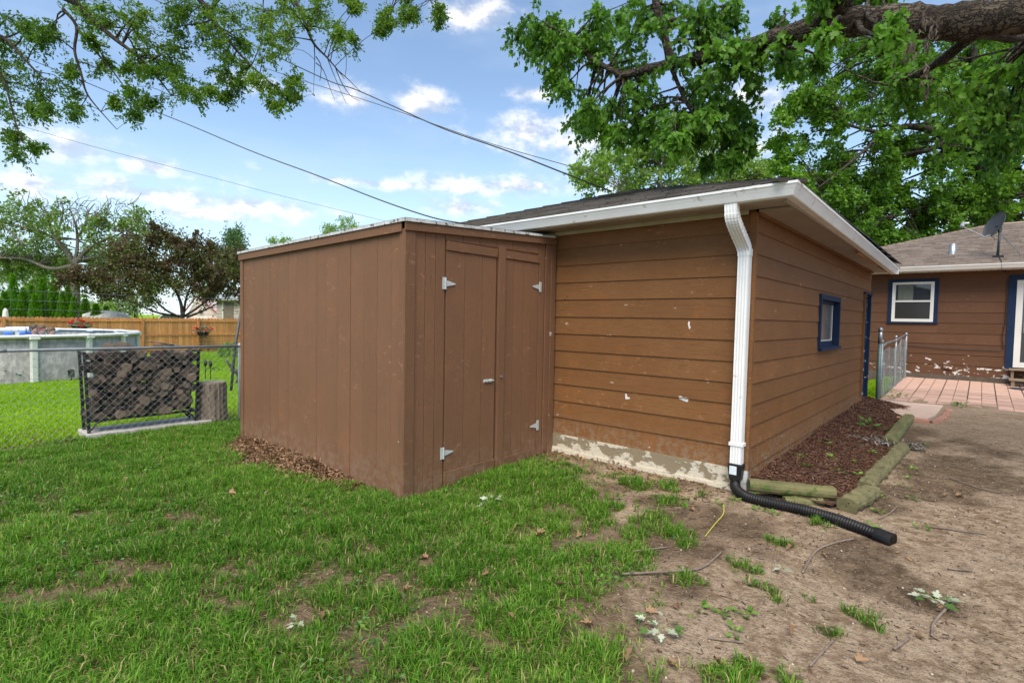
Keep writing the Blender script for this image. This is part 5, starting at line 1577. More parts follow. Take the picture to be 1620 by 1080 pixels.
bd.add([(-.011, 0, 0), (-.011, w_, 0), (-.011, w_, 1.70), (-.011, w_ - .03, 1.765), (-.011, .03, 1.765), (-.011, 0, 1.70), (.011, 0, 0), (.011, w_, 0), (.011, w_, 1.70), (.011, w_ - .03, 1.765), (.011, .03, 1.765), (.011, 0, 1.70)],
       [(0, 1, 2, 3, 4, 5)[::-1], (6, 7, 8, 9, 10, 11)] + [(i, (i + 1) % 6, 6 + (i + 1) % 6, 6 + i) for i in range(6)])
fb = None
yy = -15.0
while yy < 22:
    if fb is None:
        fb = bd.build('fence_board', m_cedar, None); fb.parent = cf
        o = fb
    else:
        o = copy_obj(fb, cf)
    o.location = (-.03, yy, cf_base(yy) + .5 + .03 + rng.normal() * .006)
    yy += w_ + .006
yy = -15.0
while yy < 22:
    zb = cf_base(yy)
    MB().box(CFX + .02, CFX + .11, yy - .045, yy + .045, zb - .3, zb + 1.74).build('post', m_cedar, cf)
    for zz in (.18, .90, 1.60):
        MB().hexa([(CFX - .018, yy, zb + zz), (CFX + .022, yy, zb + zz), (CFX + .022, yy + 2.44, cf_base(yy + 2.44) + zz), (CFX - .018, yy + 2.44, cf_base(yy + 2.44) + zz)],
                  [(CFX - .018, yy, zb + zz + .085), (CFX + .022, yy, zb + zz + .085), (CFX + .022, yy + 2.44, cf_base(yy + 2.44) + zz + .085), (CFX - .018, yy + 2.44, cf_base(yy + 2.44) + zz + .085)]).build('rail', m_cedar, cf)
    yy += 2.44
# hanging flower baskets
m_flower = leafmat('red_petals', (.55, .02, .03), (.7, .05, .06), .2)
m_fol = leafmat('basket_leaves', (.05, .11, .02), (.16, .24, .06), .25)
m_fol_w = leafmat('dusty_basket_leaves', (.28, .27, .25), (.45, .44, .42), .2)
def basket(c, lab, r=.36):
    b = thing('flower_basket', lab, 'basket', tuple(c))
    c = np.array(c)
    mb = MB()
    for k_ in range(10):
        a = 2 * math.pi * k_ / 10
        mb.tube([c + (r * .8 * math.cos(a), r * .8 * math.sin(a), 0), c + (r * .7 * math.cos(a), r * .7 * math.sin(a), -.18), c + (r * .3 * math.cos(a), r * .3 * math.sin(a), -.30)], .01, 4)
    for (rr, zz) in ((.8, 0), (.74, -.12), (.55, -.24)):
        mb.tube([c + (r * rr * math.cos(a), r * rr * math.sin(a), zz) for a in np.linspace(0, 2 * math.pi, 17)], .01, 4, cap=False)
    mb.build('wire_basket', m_black_steel, b)
    MB().lathe(c[0], c[1], [(r * .3, c[2] - .28), (r * .68, c[2] - .14), (r * .74, c[2] - .02), (r * .5, c[2] + .02)], 12).build('liner', m_mulch, b)
    for (nm, mt, N, sz, hi) in (('foliage', m_fol, 150, .10, .0), ('grey_foliage', m_fol_w, 90, .09, .02), ('blossoms', m_flower, 75, .11, .06)):
        u = rng.normal(size=(N, 3)); u /= np.linalg.norm(u, axis=1, keepdims=True); u[:, 2] = np.abs(u[:, 2]) * .8 - .12
        if nm == 'blossoms':
            cc = u[rng.integers(0, 9, N)]; u = cc + rng.normal(size=(N, 3)) * .09
        p = c + u * np.array([r, r, r * .7]) * rng.uniform(.85, 1.12, (N, 1)) + (0, 0, hi)
        leaves(nm, p, u + rng.normal(size=(N, 3)) * .5, rng.normal(size=(N, 3)), sz, 'plain', mt, b)
    MB().tube([c + (-.0, 0, .02), c + (-.30, 0, .62), c + (-.5, 0, .62)], .012, 5).build('hanger', m_black_steel, b)
basket((-28.55, 4.62, .62), 'hanging basket of red flowers on the wooden fence by the neighbour house')
basket(tuple(at(127, 516, 23.0)), 'hanging basket of red flowers above the pool rail')
bk = at(127, 516, 23.0)
shp = thing('shepherd_hook', 'thin black shepherd hook holding the flower basket behind the pool', 'hook', (bk[0] - .5, bk[1], float(gz(bk[0], bk[1]))))
MB().tube([(bk[0] - .5, bk[1], -.6), (bk[0] - .5, bk[1], bk[2] + .66)], .015, 6).build('rod', m_black_steel, shp)

# ================================================================ TREES
def frame_of(d):
    d = d / (np.linalg.norm(d) + 1e-9)
    r_ = np.array([0, 0, 1.]) if abs(d[2]) < .9 else np.array([1., 0, 0])
    u = np.cross(d, r_); u /= np.linalg.norm(u)
    return u, np.cross(d, u)

def bend(p, q, k=6, droop=0.0, wig=.06):
    p, q = np.asarray(p, float), np.asarray(q, float)
    L = np.linalg.norm(q - p)
    out = []
    w1, w2 = rng.normal(size=3) * wig * L, rng.normal(size=3) * wig * L
    for i in range(k + 1):
        t_ = i / k
        out.append(p + (q - p) * t_ + w1 * math.sin(math.pi * t_) + w2 * math.sin(2 * math.pi * t_) * .5 + np.array([0, 0, droop * L * math.sin(math.pi * t_)]))
    return out

def make_tree(name, label, cat, base, limbs, clumps, bark_m, leaf_m, shape, lsize, nleaf, ntwig=6, group=None, droop=.35, twig_r=.008, limb_n=8, leaf_cluster=1, up_bias=.5, attach=True, crown='foliage', spread=1.0, twigs_geo=True, hang=0.0):
    """limbs: list of (points, radii); clumps: list of (centre, radius) joined to the nearest limb point by a branch"""
    e = thing(name, label, cat, tuple(base), group)
    mbT = MB()
    allp, allr = [], []
    for (pts, rad) in limbs:
        pts = [np.asarray(p, float) for p in pts]
        cpts = catmull(pts, 4 if limb_n < 12 else 9) if len(pts) > 2 else pts
        rr = np.interp(np.linspace(0, len(rad) - 1, len(cpts)), range(len(rad)), rad)
        if limb_n >= 12:
            rr = rr * (1 + .05 * rng.normal(size=len(rr)) + .06 * np.sin(np.arange(len(rr)) * .9))
        mbT.tube(cpts, rr, limb_n)
        allp += cpts; allr += list(rr)
    AP, AR = np.array(allp), np.array(allr)
    P, Dv, Nv = [], [], []
    for (c, r_) in clumps:
        c = np.asarray(c, float)
        if attach:
            dd = np.linalg.norm(AP - c, axis=1) + .25 * np.maximum(0, AP[:, 2] - c[2])
            j = int(np.argmin(dd))
            L = np.linalg.norm(AP[j] - c)
            br = bend(AP[j], c, 5, .08, .05)
            r0_ = min(AR[j] * .6, .012 + .02 * L)
            mbT.tube(br, np.linspace(r0_, max(twig_r, r0_ * .3), 6), 5, cap=False)
            out = (c - AP[j]); out = out / (np.linalg.norm(out) + 1e-6)
        else:
            out = np.zeros(3)
        for t_ in range(ntwig):
            v = rng.normal(size=3); v /= np.linalg.norm(v)
            v = v + out * .7 * spread
            v[2] *= .7
            v /= np.linalg.norm(v)
            L = r_ * rng.uniform(.6, 1.15)
            st_ = c - out * r_ * .3 + rng.normal(size=3) * r_ * .12
            nl = nleaf
            ts = rng.uniform(.12, 1.0, nl)
            tw = [st_ + v * L * q - np.array([0, 0, droop * L * q * q]) for q in (0, .5, 1)]
            if twigs_geo:
                mbT.tube(tw, [twig_r, twig_r * .7, twig_r * .35], 3, cap=False)
            pos = st_ + v[None] * (L * ts)[:, None] - np.stack([0 * ts, 0 * ts, droop * L * ts * ts], -1)
            dirs = v[None] * .6 + rng.normal(size=(nl, 3)) * (.75 - .3 * hang) - np.array([0, 0, droop + hang])[None]
            pos = pos + rng.normal(size=(nl, 3)) * lsize * .45
            P.append(pos); Dv.append(dirs); Nv.append(rng.normal(size=(nl, 3)) * .6 + np.array([0, 0, up_bias]))
    mbT.build('trunk', bark_m, e, True)
    if P:
        P, Dv, Nv = map(np.concatenate, (P, Dv, Nv))
        N = len(P)
        cz = np.clip((vnoise(P[:, 0], P[:, 1], .9, 5) * .5 + rng.random(N) * .5), 0, 1)
        leaves(crown, P, Dv, Nv, lsize * rng.uniform(.5, 1.3, N), shape, leaf_m, e, rnd=cz)
    return e

m_bark_maple = bark('maple_bark', (.125, .10, .075), (.018, .014, .011), 13, (.22, .22, 1))
m_bark_dark = bark('dark_bark', (.085, .07, .055), (.03, .025, .02), 9)
m_bark_grey = bark('grey_bark', (.19, .17, .145), (.09, .08, .065), 6)
m_leaf_maple = leafmat('maple_leaf', (.030, .095, .012), (.15, .31, .035), .42, .4)
m_leaf_oak = leafmat('oak_leaf', (.050, .120, .016), (.165, .26, .035), .42, .45)
m_leaf_big = leafmat('dense_tree_leaf', (.04, .11, .015), (.15, .29, .035), .38, .38)
m_leaf_pale = leafmat('pale_tree_leaf', (.13, .23, .045), (.24, .36, .085), .35, .5)
m_leaf_locust = leafmat('thin_tree_leaf', (.10, .18, .045), (.20, .28, .075), .35, .5)
m_leaf_plum = leafmat('plum_leaf', (.044, .034, .020), (.125, .082, .046), .22, .4)
m_leaf_plum_g = leafmat('plum_leaf_green', (.05, .062, .018), (.11, .12, .032), .25, .4)
m_leaf_arb = leafmat('arborvitae_leaf', (.045, .15, .010), (.17, .36, .022), .3, .55)
m_leaf_pine = leafmat('pine_needles', (.035, .085, .03), (.10, .19, .065), .15, .55)
m_withered = leafmat('withered_leaf', (.06, .045, .036), (.13, .10, .08), .1, .7)

# ---- silver maple: trunk right of the view, one great limb over the garage
mt = np.array([5.0, 1.6]); mz = float(gz(mt[0], mt[1]))
limb = [at(1900, -40, 4.9), at(1760, -5, 4.8), at(1640, 18, 4.8), at(1500, 36, 5.0), at(1400, 32, 5.15), at(1300, 42, 5.35), at(1215, 66, 5.8), at(1140, 86, 6.2), at(1060, 102, 6.6), at(985, 120, 7.0)]
lrad = [.24, .20, .17, .155, .135, .12, .10, .085, .065, .05]
trunk = [(mt[0], mt[1], mz - .2), (mt[0], mt[1], mz + .4), (mt[0] - .05, mt[1], 2.2), (mt[0] - .1, mt[1], 3.6), tuple(np.array([mt[0] - .2, mt[1], 5.4])), (mt[0] - .1, mt[1] + .5, 8.5)]
limbs_m = [(trunk, [.55, .45, .40, .38, .30, .15]), ([(mt[0] - .1, mt[1], 3.3), (mt[0] - .35, mt[1] - .1, 3.9)] + limb, [.30, .27] + lrad),
           ([at(1035, -60, 6.5), at(1037, 0, 6.55), at(1048, 45, 6.6), at(1062, 100, 6.6)][::-1], [.055, .05, .045, .035]),
           ([at(1545, 48, 4.95), at(1500, 88, 5.3), at(1450, 118, 5.8), at(1405, 135, 6.3)], [.06, .05, .035, .02]),
           ([at(1545, 50, 4.95), at(1600, 60, 5.4), at(1660, 55, 6.0)], [.05, .045, .03]),
           ([at(985, 120, 7.0), at(940, 95, 7.3), at(900, 60, 7.7), at(860, 35, 8.1)], [.045, .03, .02, .01]),
           ([at(1060, 102, 6.6), at(1090, 170, 6.5), at(1130, 220, 6.6)], [.03, .02, .01])]
CM = [(850, 30, 30, 8), (872, 60, 34, 8), (838, 92, 26, 8), (885, 102, 30, 8), (900, 60, 34, 7.8), (930, 40, 36, 7.5), (960, 80, 38, 7.3), (905, 145, 28, 7.8), (885, 128, 20, 8), (925, 185, 24, 7.7), (918, 208, 18, 7.8), (950, 180, 28, 7.5),
      (980, 60, 42, 7.2), (1000, 20, 40, 7.2), (1020, 145, 40, 7), (990, 170, 32, 7.2), (1060, 160, 40, 6.8), (1090, 125, 40, 6.5), (1100, 180, 34, 6.6), (1120, 60, 38, 6.2), (1090, 30, 36, 6.3), (1150, 115, 38, 6.1),
      (1150, 170, 34, 6.2), (1165, 205, 28, 6.4), (1158, 232, 18, 6.4), (1072, 222, 22, 6.4), (1060, 232, 16, 6.0), (1010, 200, 26, 7), (965, 205, 22, 7.3), (1200, 120, 36, 6), (1222, 95, 34, 5.7), (1240, 112, 26, 5.8), (1180, 60, 40, 5.8),
      (1230, 30, 38, 5.4), (1290, 15, 36, 5.2), (1335, 55, 20, 5.0), (1370, 10, 30, 5.0), (1300, 92, 20, 5.6), (1420, 60, 22, 4.9), (1480, 118, 46, 6.2), (1540, 135, 46, 6.2), (1600, 120, 46, 6.2), (1560, 185, 42, 6.6), (1612, 205, 42, 6.6),
      (1500, 172, 42, 6.8), (1430, 118, 34, 6.6), (1585, 240, 30, 6.8), (1400, 150, 30, 7.2), (1660, 160, 50, 6.2), (1140, 15, 40, 6.2), (1060, 25, 36, 6.8), (1015, 105, 34, 7.2), (1170, 150, 30, 6.4), (860, 70, 24, 8.2), (1105, 215, 22, 6.6), (1140, 255, 14, 6.3)]
clm = []
for (px_, py_, r_, D) in CM:
    for s_ in range(3 if D > 5.9 else 2):
        DD = D + rng.normal() * .3 + ((.6 if rng.random() < .55 else -.25) if D < 5.9 else 0)
        clm.append((at(px_ + rng.normal() * r_ * .55, py_ - 6 + rng.normal() * r_ * .45, DD), r_ * DD / FPX * 1.05))
# part of the crown above and behind the view
for k_ in range(24):
    a = rng.uniform(0, 2 * math.pi); rr = 5.5 * math.sqrt(rng.random())
    clm.append((np.array([mt[0] - 1.5 + rr * math.cos(a), mt[1] - 1.0 + rr * math.sin(a), 6.8 + rng.uniform(0, 3.0)]), .8))
maple = make_tree('maple_tree', 'silver maple with a thick furrowed limb reaching over the garage roof', 'tree', (mt[0], mt[1], mz), limbs_m, clm, m_bark_maple, m_leaf_maple, 'maple', .078, 22, 6, droop=.65, twig_r=.005, limb_n=14, hang=.55, up_bias=.35)
# withered leaves hanging from the limb
WP = []
for (xa, ya, xb, yb) in ((1385, 25, 1392, 60), (1445, 30, 1440, 95), (1460, 20, 1480, 40), (1440, 60, 1432, 100), (1465, 90, 1468, 155), (1475, 40, 1465, 70), (1420, 20, 1400, 30)):
    for k_ in range(16):
        u = rng.random()
        WP.append(at(xa + (xb - xa) * u + rng.normal() * 5, ya + (yb - ya) * u + rng.normal() * 4, 4.7 + rng.normal() * .06))
WP = np.array(WP)
leaves('withered_leaves', WP, np.tile([0, 0, -1.], (len(WP), 1)) + rng.normal(size=WP.shape) * .3, rng.normal(size=WP.shape), .075, 'narrow', m_withered, maple, fold=1.2)

# ---- oak: trunk left of the view, long branches reaching in from the top
ob = at(-420, 540, 17.0); obz = float(gz(ob[0], ob[1]))
oD = 14.5
top = at(-330, -120, 15.5)
limbs_o = [([(ob[0], ob[1], obz - .2), (ob[0], ob[1], 2.5), tuple(at(-400, 150, 16.5)), tuple(top), tuple(at(-250, -380, 15))], [.55, .48, .40, .30, .15]),
           ([top, at(-120, -60, 15), at(30, -25, oD), at(110, 0, oD), at(150, 35, oD), at(182, 62, oD), at(230, 100, oD), at(272, 152, oD)], [.16, .13, .1, .085, .07, .055, .035, .015]),
           ([at(100, 15, oD), at(121, 42, oD), at(118, 80, oD), at(128, 115, oD), at(136, 145, oD), at(152, 168, oD), at(185, 205, oD)], [.05, .04, .034, .03, .024, .018, .008]),
           ([at(121, 42, oD), at(150, 80, oD), at(180, 115, oD), at(205, 150, oD)], [.035, .03, .02, .01]),
           ([top, at(60, -110, 15), at(230, -60, oD), at(310, -5, oD), at(345, 42, oD), at(385, 92, oD), at(432, 135, oD)], [.14, .11, .085, .06, .045, .03, .012]),
           ([at(230, -60, oD), at(380, -45, oD), at(463, 0, oD), at(484, 42, oD), at(497, 70, oD), at(518, 92, oD), at(535, 112, oD), at(545, 125, oD)], [.08, .065, .05, .042, .032, .022, .014, .007]),
           ([at(380, -45, oD), at(560, -60, oD + .5), at(640, -20, oD + .5), at(680, 0, oD + .5)], [.06, .05, .035, .015]),
           ([top, at(-180, 20, 14.5), at(-60, 40, 14), at(5, 60, 14), at(35, 90, 14), at(62, 118, 14), at(90, 140, 14)], [.14, .10, .07, .05, .035, .02, .01]),
           ([at(-180, 20, 14.5), at(-80, 110, 14), at(-10, 110, 14), at(10, 140, 14), at(22, 185, 14), at(35, 225, 14)], [.08, .06, .04, .03, .02, .01])]
for (x0_, y0_, pts) in ((497, 70, [(498, 95), (497, 118), (496, 150)]), (500, 100, [(512, 112), (524, 145), (530, 158)]), (518, 92, [(524, 108), (535, 135), (548, 165)]), (535, 112, [(550, 125), (565, 140), (575, 148)]), (530, 105, [(540, 130), (555, 152), (570, 160)]), (500, 90, [(508, 105), (506, 128)])):
    limbs_o.append(([at(x0_, y0_, oD)] + [at(a, b, oD) for a, b in pts], [.016, .011, .007, .004][:len(pts) + 1]))
CO = [(15, 25, 34), (45, 35, 26), (30, 85, 38), (10, 130, 36), (60, 130, 28), (45, 165, 26), (12, 190, 26), (30, 232, 20), (58, 232, 13), (20, 215, 16), (100, 150, 26), (125, 178, 14), (70, 175, 20), (78, 42, 26), (130, 22, 30), (165, 12, 30), (190, 35, 26), (220, 45, 30), (250, 70, 32),
      (285, 85, 28), (262, 110, 28), (295, 120, 30), (240, 125, 24), (205, 105, 18), (170, 100, 16), (190, 145, 20), (215, 180, 18), (185, 165, 12), (312, 150, 22), (280, 150, 24), (240, 155, 18), (330, 25, 32), (305, 45, 24), (370, 25, 34), (405, 45, 34), (440, 75, 28), (425, 30, 30), (465, 50, 26),
      (500, 15, 30), (525, 40, 28), (545, 62, 18), (478, 15, 26), (380, 90, 26), (352, 112, 18), (375, 135, 18), (400, 115, 20), (430, 148, 20), (455, 135, 16), (438, 165, 12), (465, 155, 12), (345, 65, 24), (612, 22, 18), (640, 15, 20), (622, 42, 10), (605, 45, 8), (697, 30, 11), (692, 10, 12), (655, 22, 12), (150, 60, 14), (330, 140, 20), (115, 115, 14),
      (0, 60, 30), (60, 70, 22), (350, 5, 30), (290, 20, 28), (450, 5, 30), (120, -10, 40), (560, 10, 16), (395, 70, 20), (355, 150, 14), (270, 45, 24), (230, 15, 30)]
clo = []
for (px_, py_, r_) in CO:
    for s_ in range(2):
        DD = oD + rng.normal() * .6
        clo.append((at(px_ + rng.normal() * r_ * .4, py_ + rng.normal() * r_ * .35, DD), r_ * DD / FPX * 1.15))
for k_ in range(50):
    clo.append((at(rng.uniform(-420, 300), rng.uniform(-420, -60), rng.uniform(12, 17)), .9))
make_tree('oak_tree', 'oak with long leafy branches hanging in over the left side of the yard', 'tree', (ob[0], ob[1], obz), limbs_o, clo, m_bark_dark, m_leaf_oak, 'oak', .092, 32, 9, droop=.35, twig_r=.006)

# ---- dense tree behind the house
tb = at(1556, 400, 27.0)
limbs_b = [([(tb[0], tb[1], .1), (tb[0], tb[1], 2), tuple(at(1556, 385, 27)), tuple(at(1562, 320, 27)), tuple(at(1560, 240, 27)), tuple(at(1545, 140, 27)), tuple(at(1540, 60, 27))], [.62, .52, .45, .40, .32, .2, .1]),
           ([at(1560, 290, 27), at(1500, 220, 26), at(1440, 200, 25), at(1400, 210, 24.5), at(1340, 198, 24)], [.24, .2, .15, .1, .05]),
           ([at(1500, 220, 26), at(1470, 238, 25.5), at(1420, 245, 25)], [.14, .11, .06]),
           ([at(1560, 240, 27), at(1585, 200, 27), at(1620, 160, 27)], [.2, .16, .08]),
           ([at(1545, 170, 27), at(1480, 120, 26), at(1400, 90, 25.5), at(1375, 60, 25)], [.18, .14, .1, .05]),
           ([at(1400, 210, 24.5), at(1330, 270, 24), at(1290, 300, 24)], [.08, .06, .03]),
           ([at(1560, 330, 27), at(1480, 330, 25.5), at(1400, 345, 24.5)], [.15, .11, .05])]
clb = []
tries = 0
while len(clb) < 330:
    px_, py_ = rng.uniform(1225, 1760), rng.uniform(40, 400)
    xl = np.interp(py_, [40, 90, 140, 200, 260, 320, 400], [1300, 1275, 1262, 1240, 1226, 1250, 1330])
    if px_ < xl + 12: continue
    if py_ < 60 and px_ < 1330: continue
    clb.append((at(px_, py_, rng.uniform(23.5, 29.5)), rng.uniform(.7, 1.25)))
for (px_, py_) in ((1262, 150), (1250, 175), (1245, 205), (1238, 235), (1236, 262), (1262, 285), (1285, 310), (1320, 330), (1350, 350), (1372, 372), (1275, 120), (1300, 95), (1390, 380), (1430, 375), (1470, 365), (1500, 355), (1340, 300), (1380, 340)):
    for s_ in range(2):
        clb.append((at(px_ + rng.normal() * 8, py_ + rng.normal() * 8, rng.uniform(23.5, 26)), .8))
make_tree('shade_tree', 'dense dark green tree with heavy limbs standing behind the house', 'tree', (tb[0], tb[1], .3), limbs_b, clb, m_bark_dark, m_leaf_big, 'plain', .205, 50, 7, droop=.25, twig_r=.012, up_bias=.9)

# ---- pale tree beyond the garage roof
def round_tree(name, label, px_, pyb, D, outline, nclump, rcl, leaf_m, ls, nleaf, bark_m, shape='plain', group=None, depth=3.0, ntwig=6):
    b = at(px_, pyb, D); gzb = float(gz(b[0], b[1]))
    top_y = min(o[1] for o in outline)
    limbs = [([(b[0], b[1], gzb - .2), (b[0], b[1], gzb + 1.5), tuple(at(px_, (pyb + top_y) / 2, D)), tuple(at(px_ + 4, top_y * .8 + pyb * .2, D))], [.3, .26, .16, .04])]
    for k_ in range(7):
        o = outline[int(rng.integers(len(outline)))]
        limbs.append(([at(px_, pyb * .6 + top_y * .4, D), at(px_ * .6 + o[0] * .4, (pyb * .45 + o[1] * .55), D + rng.normal()), at(px_ * .25 + o[0] * .75, o[1] * .8 + pyb * .2, D + rng.normal())], [.11, .07, .02]))
    cl = []
    for (ox, oy, r_) in outline:
        for k_ in range(nclump):
            cl.append((at(ox + rng.normal() * r_ * .5, oy + rng.normal() * r_ * .5, D + rng.normal() * depth * .5), rcl * rng.uniform(.7, 1.2)))
    return make_tree(name, label, 'tree', (b[0], b[1], gzb), limbs, cl, bark_m, leaf_m, shape, ls, nleaf, ntwig, group, droop=.1, twig_r=.012, up_bias=.8)
round_tree('ash_tree', 'pale green airy tree rising beyond the garage roof', 1040, 470, 36, [(920, 271, 22), (945, 251, 22), (975, 241, 24), (1005, 234, 24), (1035, 236, 26), (1065, 226, 26), (1095, 236, 26), (1120, 221, 22), (1130, 256, 24), (1160, 254, 22), (1190, 261, 22), (1210, 271, 18), (980, 271, 26), (1020, 271, 26), (1060, 266, 26), (1100, 276, 24), (1105, 208, 14), (1050, 211, 14), (940, 286, 22), (1145, 281, 20), (1000, 296, 30), (1080, 296, 30), (1180, 286, 24)], 8, .95, m_leaf_pale, .25, 19, m_bark_grey)
round_tree('young_tree', 'small pale tree top showing above the shed roof', 535, 480, 60, [(528, 358, 8), (545, 352, 8), (555, 358, 8), (515, 366, 7), (540, 368, 12)], 5, .9, m_leaf_pale, .24, 10, m_bark_grey)
round_tree('young_tree', 'low shrubby tree top just above the left end of the shed roof', 440, 480, 60, [(432, 382, 6), (448, 379, 6), (440, 390, 10)], 4, .8, m_leaf_pale, .24, 9, m_bark_grey)

# ---- half bare tree left
D = 46.0
def lp(*a): return [at(x, y, D + rng.normal() * .6) for x, y in a]
bb = at(119, 500, D); bz_ = float(gz(bb[0], bb[1]))
limbs_l = [([(bb[0], bb[1], bz_ - .2), (bb[0], bb[1], 1.0)] + lp((119, 440), (117, 418)), [.4, .36, .32, .28]),
           (lp((117, 418), (105, 398), (88, 378), (78, 355), (75, 335)), [.22, .19, .14, .09, .05]), (lp((117, 418), (122, 395), (122, 370), (118, 350), (110, 328)), [.16, .13, .1, .07, .04]),
           (lp((117, 418), (135, 398), (160, 382), (185, 372), (205, 362)), [.2, .16, .11, .07, .04]), (lp((122, 378), (135, 355), (140, 335), (150, 322)), [.12, .09, .06, .03]),
           (lp((88, 378), (60, 365), (30, 358), (0, 350)), [.15, .12, .08, .04]), (lp((117, 420), (80, 425), (40, 410), (0, 408)), [.2, .15, .1, .06]), (lp((38, 388), (20, 370), (2, 355)), [.1, .07, .04]),
           (lp((88, 378), (95, 355), (100, 335), (98, 318)), [.1, .08, .05, .02]), (lp((135, 410), (160, 405), (190, 398), (215, 390)), [.14, .1, .07, .03]), (lp((75, 340), (62, 325), (55, 312)), [.07, .05, .02])]
for k_ in range(170):
    a0 = (rng.uniform(30, 215), rng.uniform(322, 370)); a1 = (a0[0] + rng.normal() * 14, a0[1] - rng.uniform(6, 24))
    j = np.array(lp(a0, a1))
    limbs_l.append((bend(j[0], j[1], 3, 0, .08), [.035, .025, .018, .01]))
cll = []
for (ox, oy, r_) in [(10, 330, 18), (25, 322, 14), (5, 355, 18), (50, 330, 12), (70, 345, 14), (85, 335, 10), (40, 345, 14), (20, 375, 18), (95, 360, 10), (170, 345, 14), (190, 350, 14), (210, 352, 14), (225, 360, 12), (160, 365, 16), (185, 372, 16), (205, 380, 16), (140, 375, 12), (60, 365, 16), (215, 345, 10), (-20, 340, 25), (-20, 380, 25), (150, 350, 10)]:
    for k_ in range(3): cll.append((at(ox + rng.normal() * r_ * .6, oy + rng.normal() * r_ * .6, D + rng.normal() * 1.5), 1.0))
for (ox, oy, r_) in [(20, 400, 20), (45, 395, 20), (70, 400, 20), (40, 415, 18), (80, 415, 18), (10, 425, 18), (95, 405, 14), (150, 400, 14), (165, 415, 16), (100, 425, 14), (60, 425, 18), (180, 410, 14), (30, 435, 14), (-20, 420, 25), (200, 400, 14)]:
    for k_ in range(8): cll.append((at(ox + rng.normal() * r_ * .6, oy + rng.normal() * r_ * .6, D + 3 + rng.normal() * 1.5), 1.2))
make_tree('half_bare_tree', 'broad tree with many bare twigs in its top behind the evergreen row', 'tree', (bb[0], bb[1], bz_), limbs_l, cll, m_bark_grey, m_leaf_locust, 'plain', .28, 15, 6, droop=.1, twig_r=.015, up_bias=.8)

# ---- purple leaved plum at the fence
D = 32.0
pb = at(290, 505, D); pbz = float(gz(pb[0], pb[1]))
limbs_p = [([(pb[0], pb[1], pbz - .2), (pb[0], pb[1], pbz + .6)] + lp((288, 490), (282, 468), (270, 445), (262, 420)), [.15, .13, .1, .08, .06, .04])]
for pts in (((290, 500), (295, 470), (305, 445), (312, 420)), ((292, 500), (315, 485), (340, 465), (360, 445)), ((286, 502), (262, 490), (240, 470), (215, 455)), ((288, 500), (255, 496), (225, 485), (190, 470)), ((295, 502), (325, 490), (348, 478)), ((270, 445), (250, 420), (235, 395), (228, 380)), ((312, 420), (325, 395), (330, 380))):
    limbs_p.append((lp(*pts), [.075, .06, .045, .02]))
clp, clg = [], []
for (ox, oy, r_, n_) in [(265, 375, 14, 6), (240, 380, 16, 7), (215, 390, 18, 7), (285, 385, 16, 7), (310, 385, 16, 7), (335, 395, 16, 7), (355, 405, 16, 7), (370, 420, 14, 6), (375, 440, 12, 6), (350, 430, 18, 8), (320, 415, 20, 9), (290, 415, 20, 9), (260, 410, 20, 9), (230, 415, 20, 9), (200, 410, 18, 8), (180, 400, 14, 5), (190, 430, 18, 8), (160, 430, 16, 8),
                         (140, 438, 14, 7), (120, 445, 12, 6), (125, 432, 10, 4), (165, 448, 14, 7), (215, 440, 18, 8), (250, 440, 18, 8), (285, 445, 16, 7), (320, 445, 16, 7), (345, 455, 14, 6), (200, 460, 12, 5), (235, 465, 12, 5), (370, 460, 12, 5), (325, 468, 10, 3), (100, 440, 8, 3), (175, 385, 10, 2), (255, 365, 8, 2), (245, 362, 6, 2), (380, 400, 12, 4)]:
    for k_ in range(n_):
        (clg if rng.random() < .42 else clp).append((at(ox + rng.normal() * r_ * .6, oy + rng.normal() * r_ * .55, D + rng.normal() * 1.6), .62))
pe = make_tree('plum_tree', 'purple leaved plum tree with spreading dark stems behind the cedar fence', 'tree', (pb[0], pb[1], pbz), limbs_p, clp, m_bark_dark, m_leaf_plum, 'plain', .19, 24, 7, droop=.15, twig_r=.01, up_bias=.6)
P, Dv = [], []
for (c, r_) in clg:
    k_ = 110
    P.append(c + rng.normal(size=(k_, 3)) * r_ * .6)
P = np.concatenate(P)
leaves('green_foliage', P, rng.normal(size=P.shape), rng.normal(size=P.shape) + (0, 0, .5), .16, 'plain', m_leaf_plum_g, pe)

# ---- arborvitae row
def arb_mesh(h, r_, n_, seed):
    g = np.random.default_rng(seed)
    t_ = g.random(n_) ** .8
    a = g.uniform(0, 2 * np.pi, n_)
    lob = 1 + .12 * np.sin(a * 3 + seed) + .1 * np.sin(a * 5 + t_ * 9 + seed)
    rr = r_ * (1 - t_ ** 1.25) * lob * g.uniform(.72, 1.05, n_) + .03
    pos = np.stack([rr * np.cos(a), rr * np.sin(a), .12 + t_ * (h - .3)], -1)
    d = np.stack([np.cos(a) * .55, np.sin(a) * .55, np.ones(n_) * 1.0], -1) + g.normal(size=(n_, 3)) * .25
    nr = np.stack([np.cos(a + 1.2), np.sin(a + 1.2), .2 * np.ones(n_)], -1) + g.normal(size=(n_, 3)) * .4
    return pos, d, nr
AV = [(-12, 455, 28, 31), (8, 458, 28, 30), (22, 432, 32, 34), (38, 452, 28, 31), (50, 448, 30, 33), (68, 438, 32, 34), (56, 462, 24, 30), (86, 440, 30, 35), (100, 458, 26, 33), (108, 450, 26, 36), (118, 468, 26, 32), (135, 470, 26, 34), (152, 478, 24, 33), (-35, 450, 30, 30), (168, 482, 22, 35), (0, 470, 26, 29)]
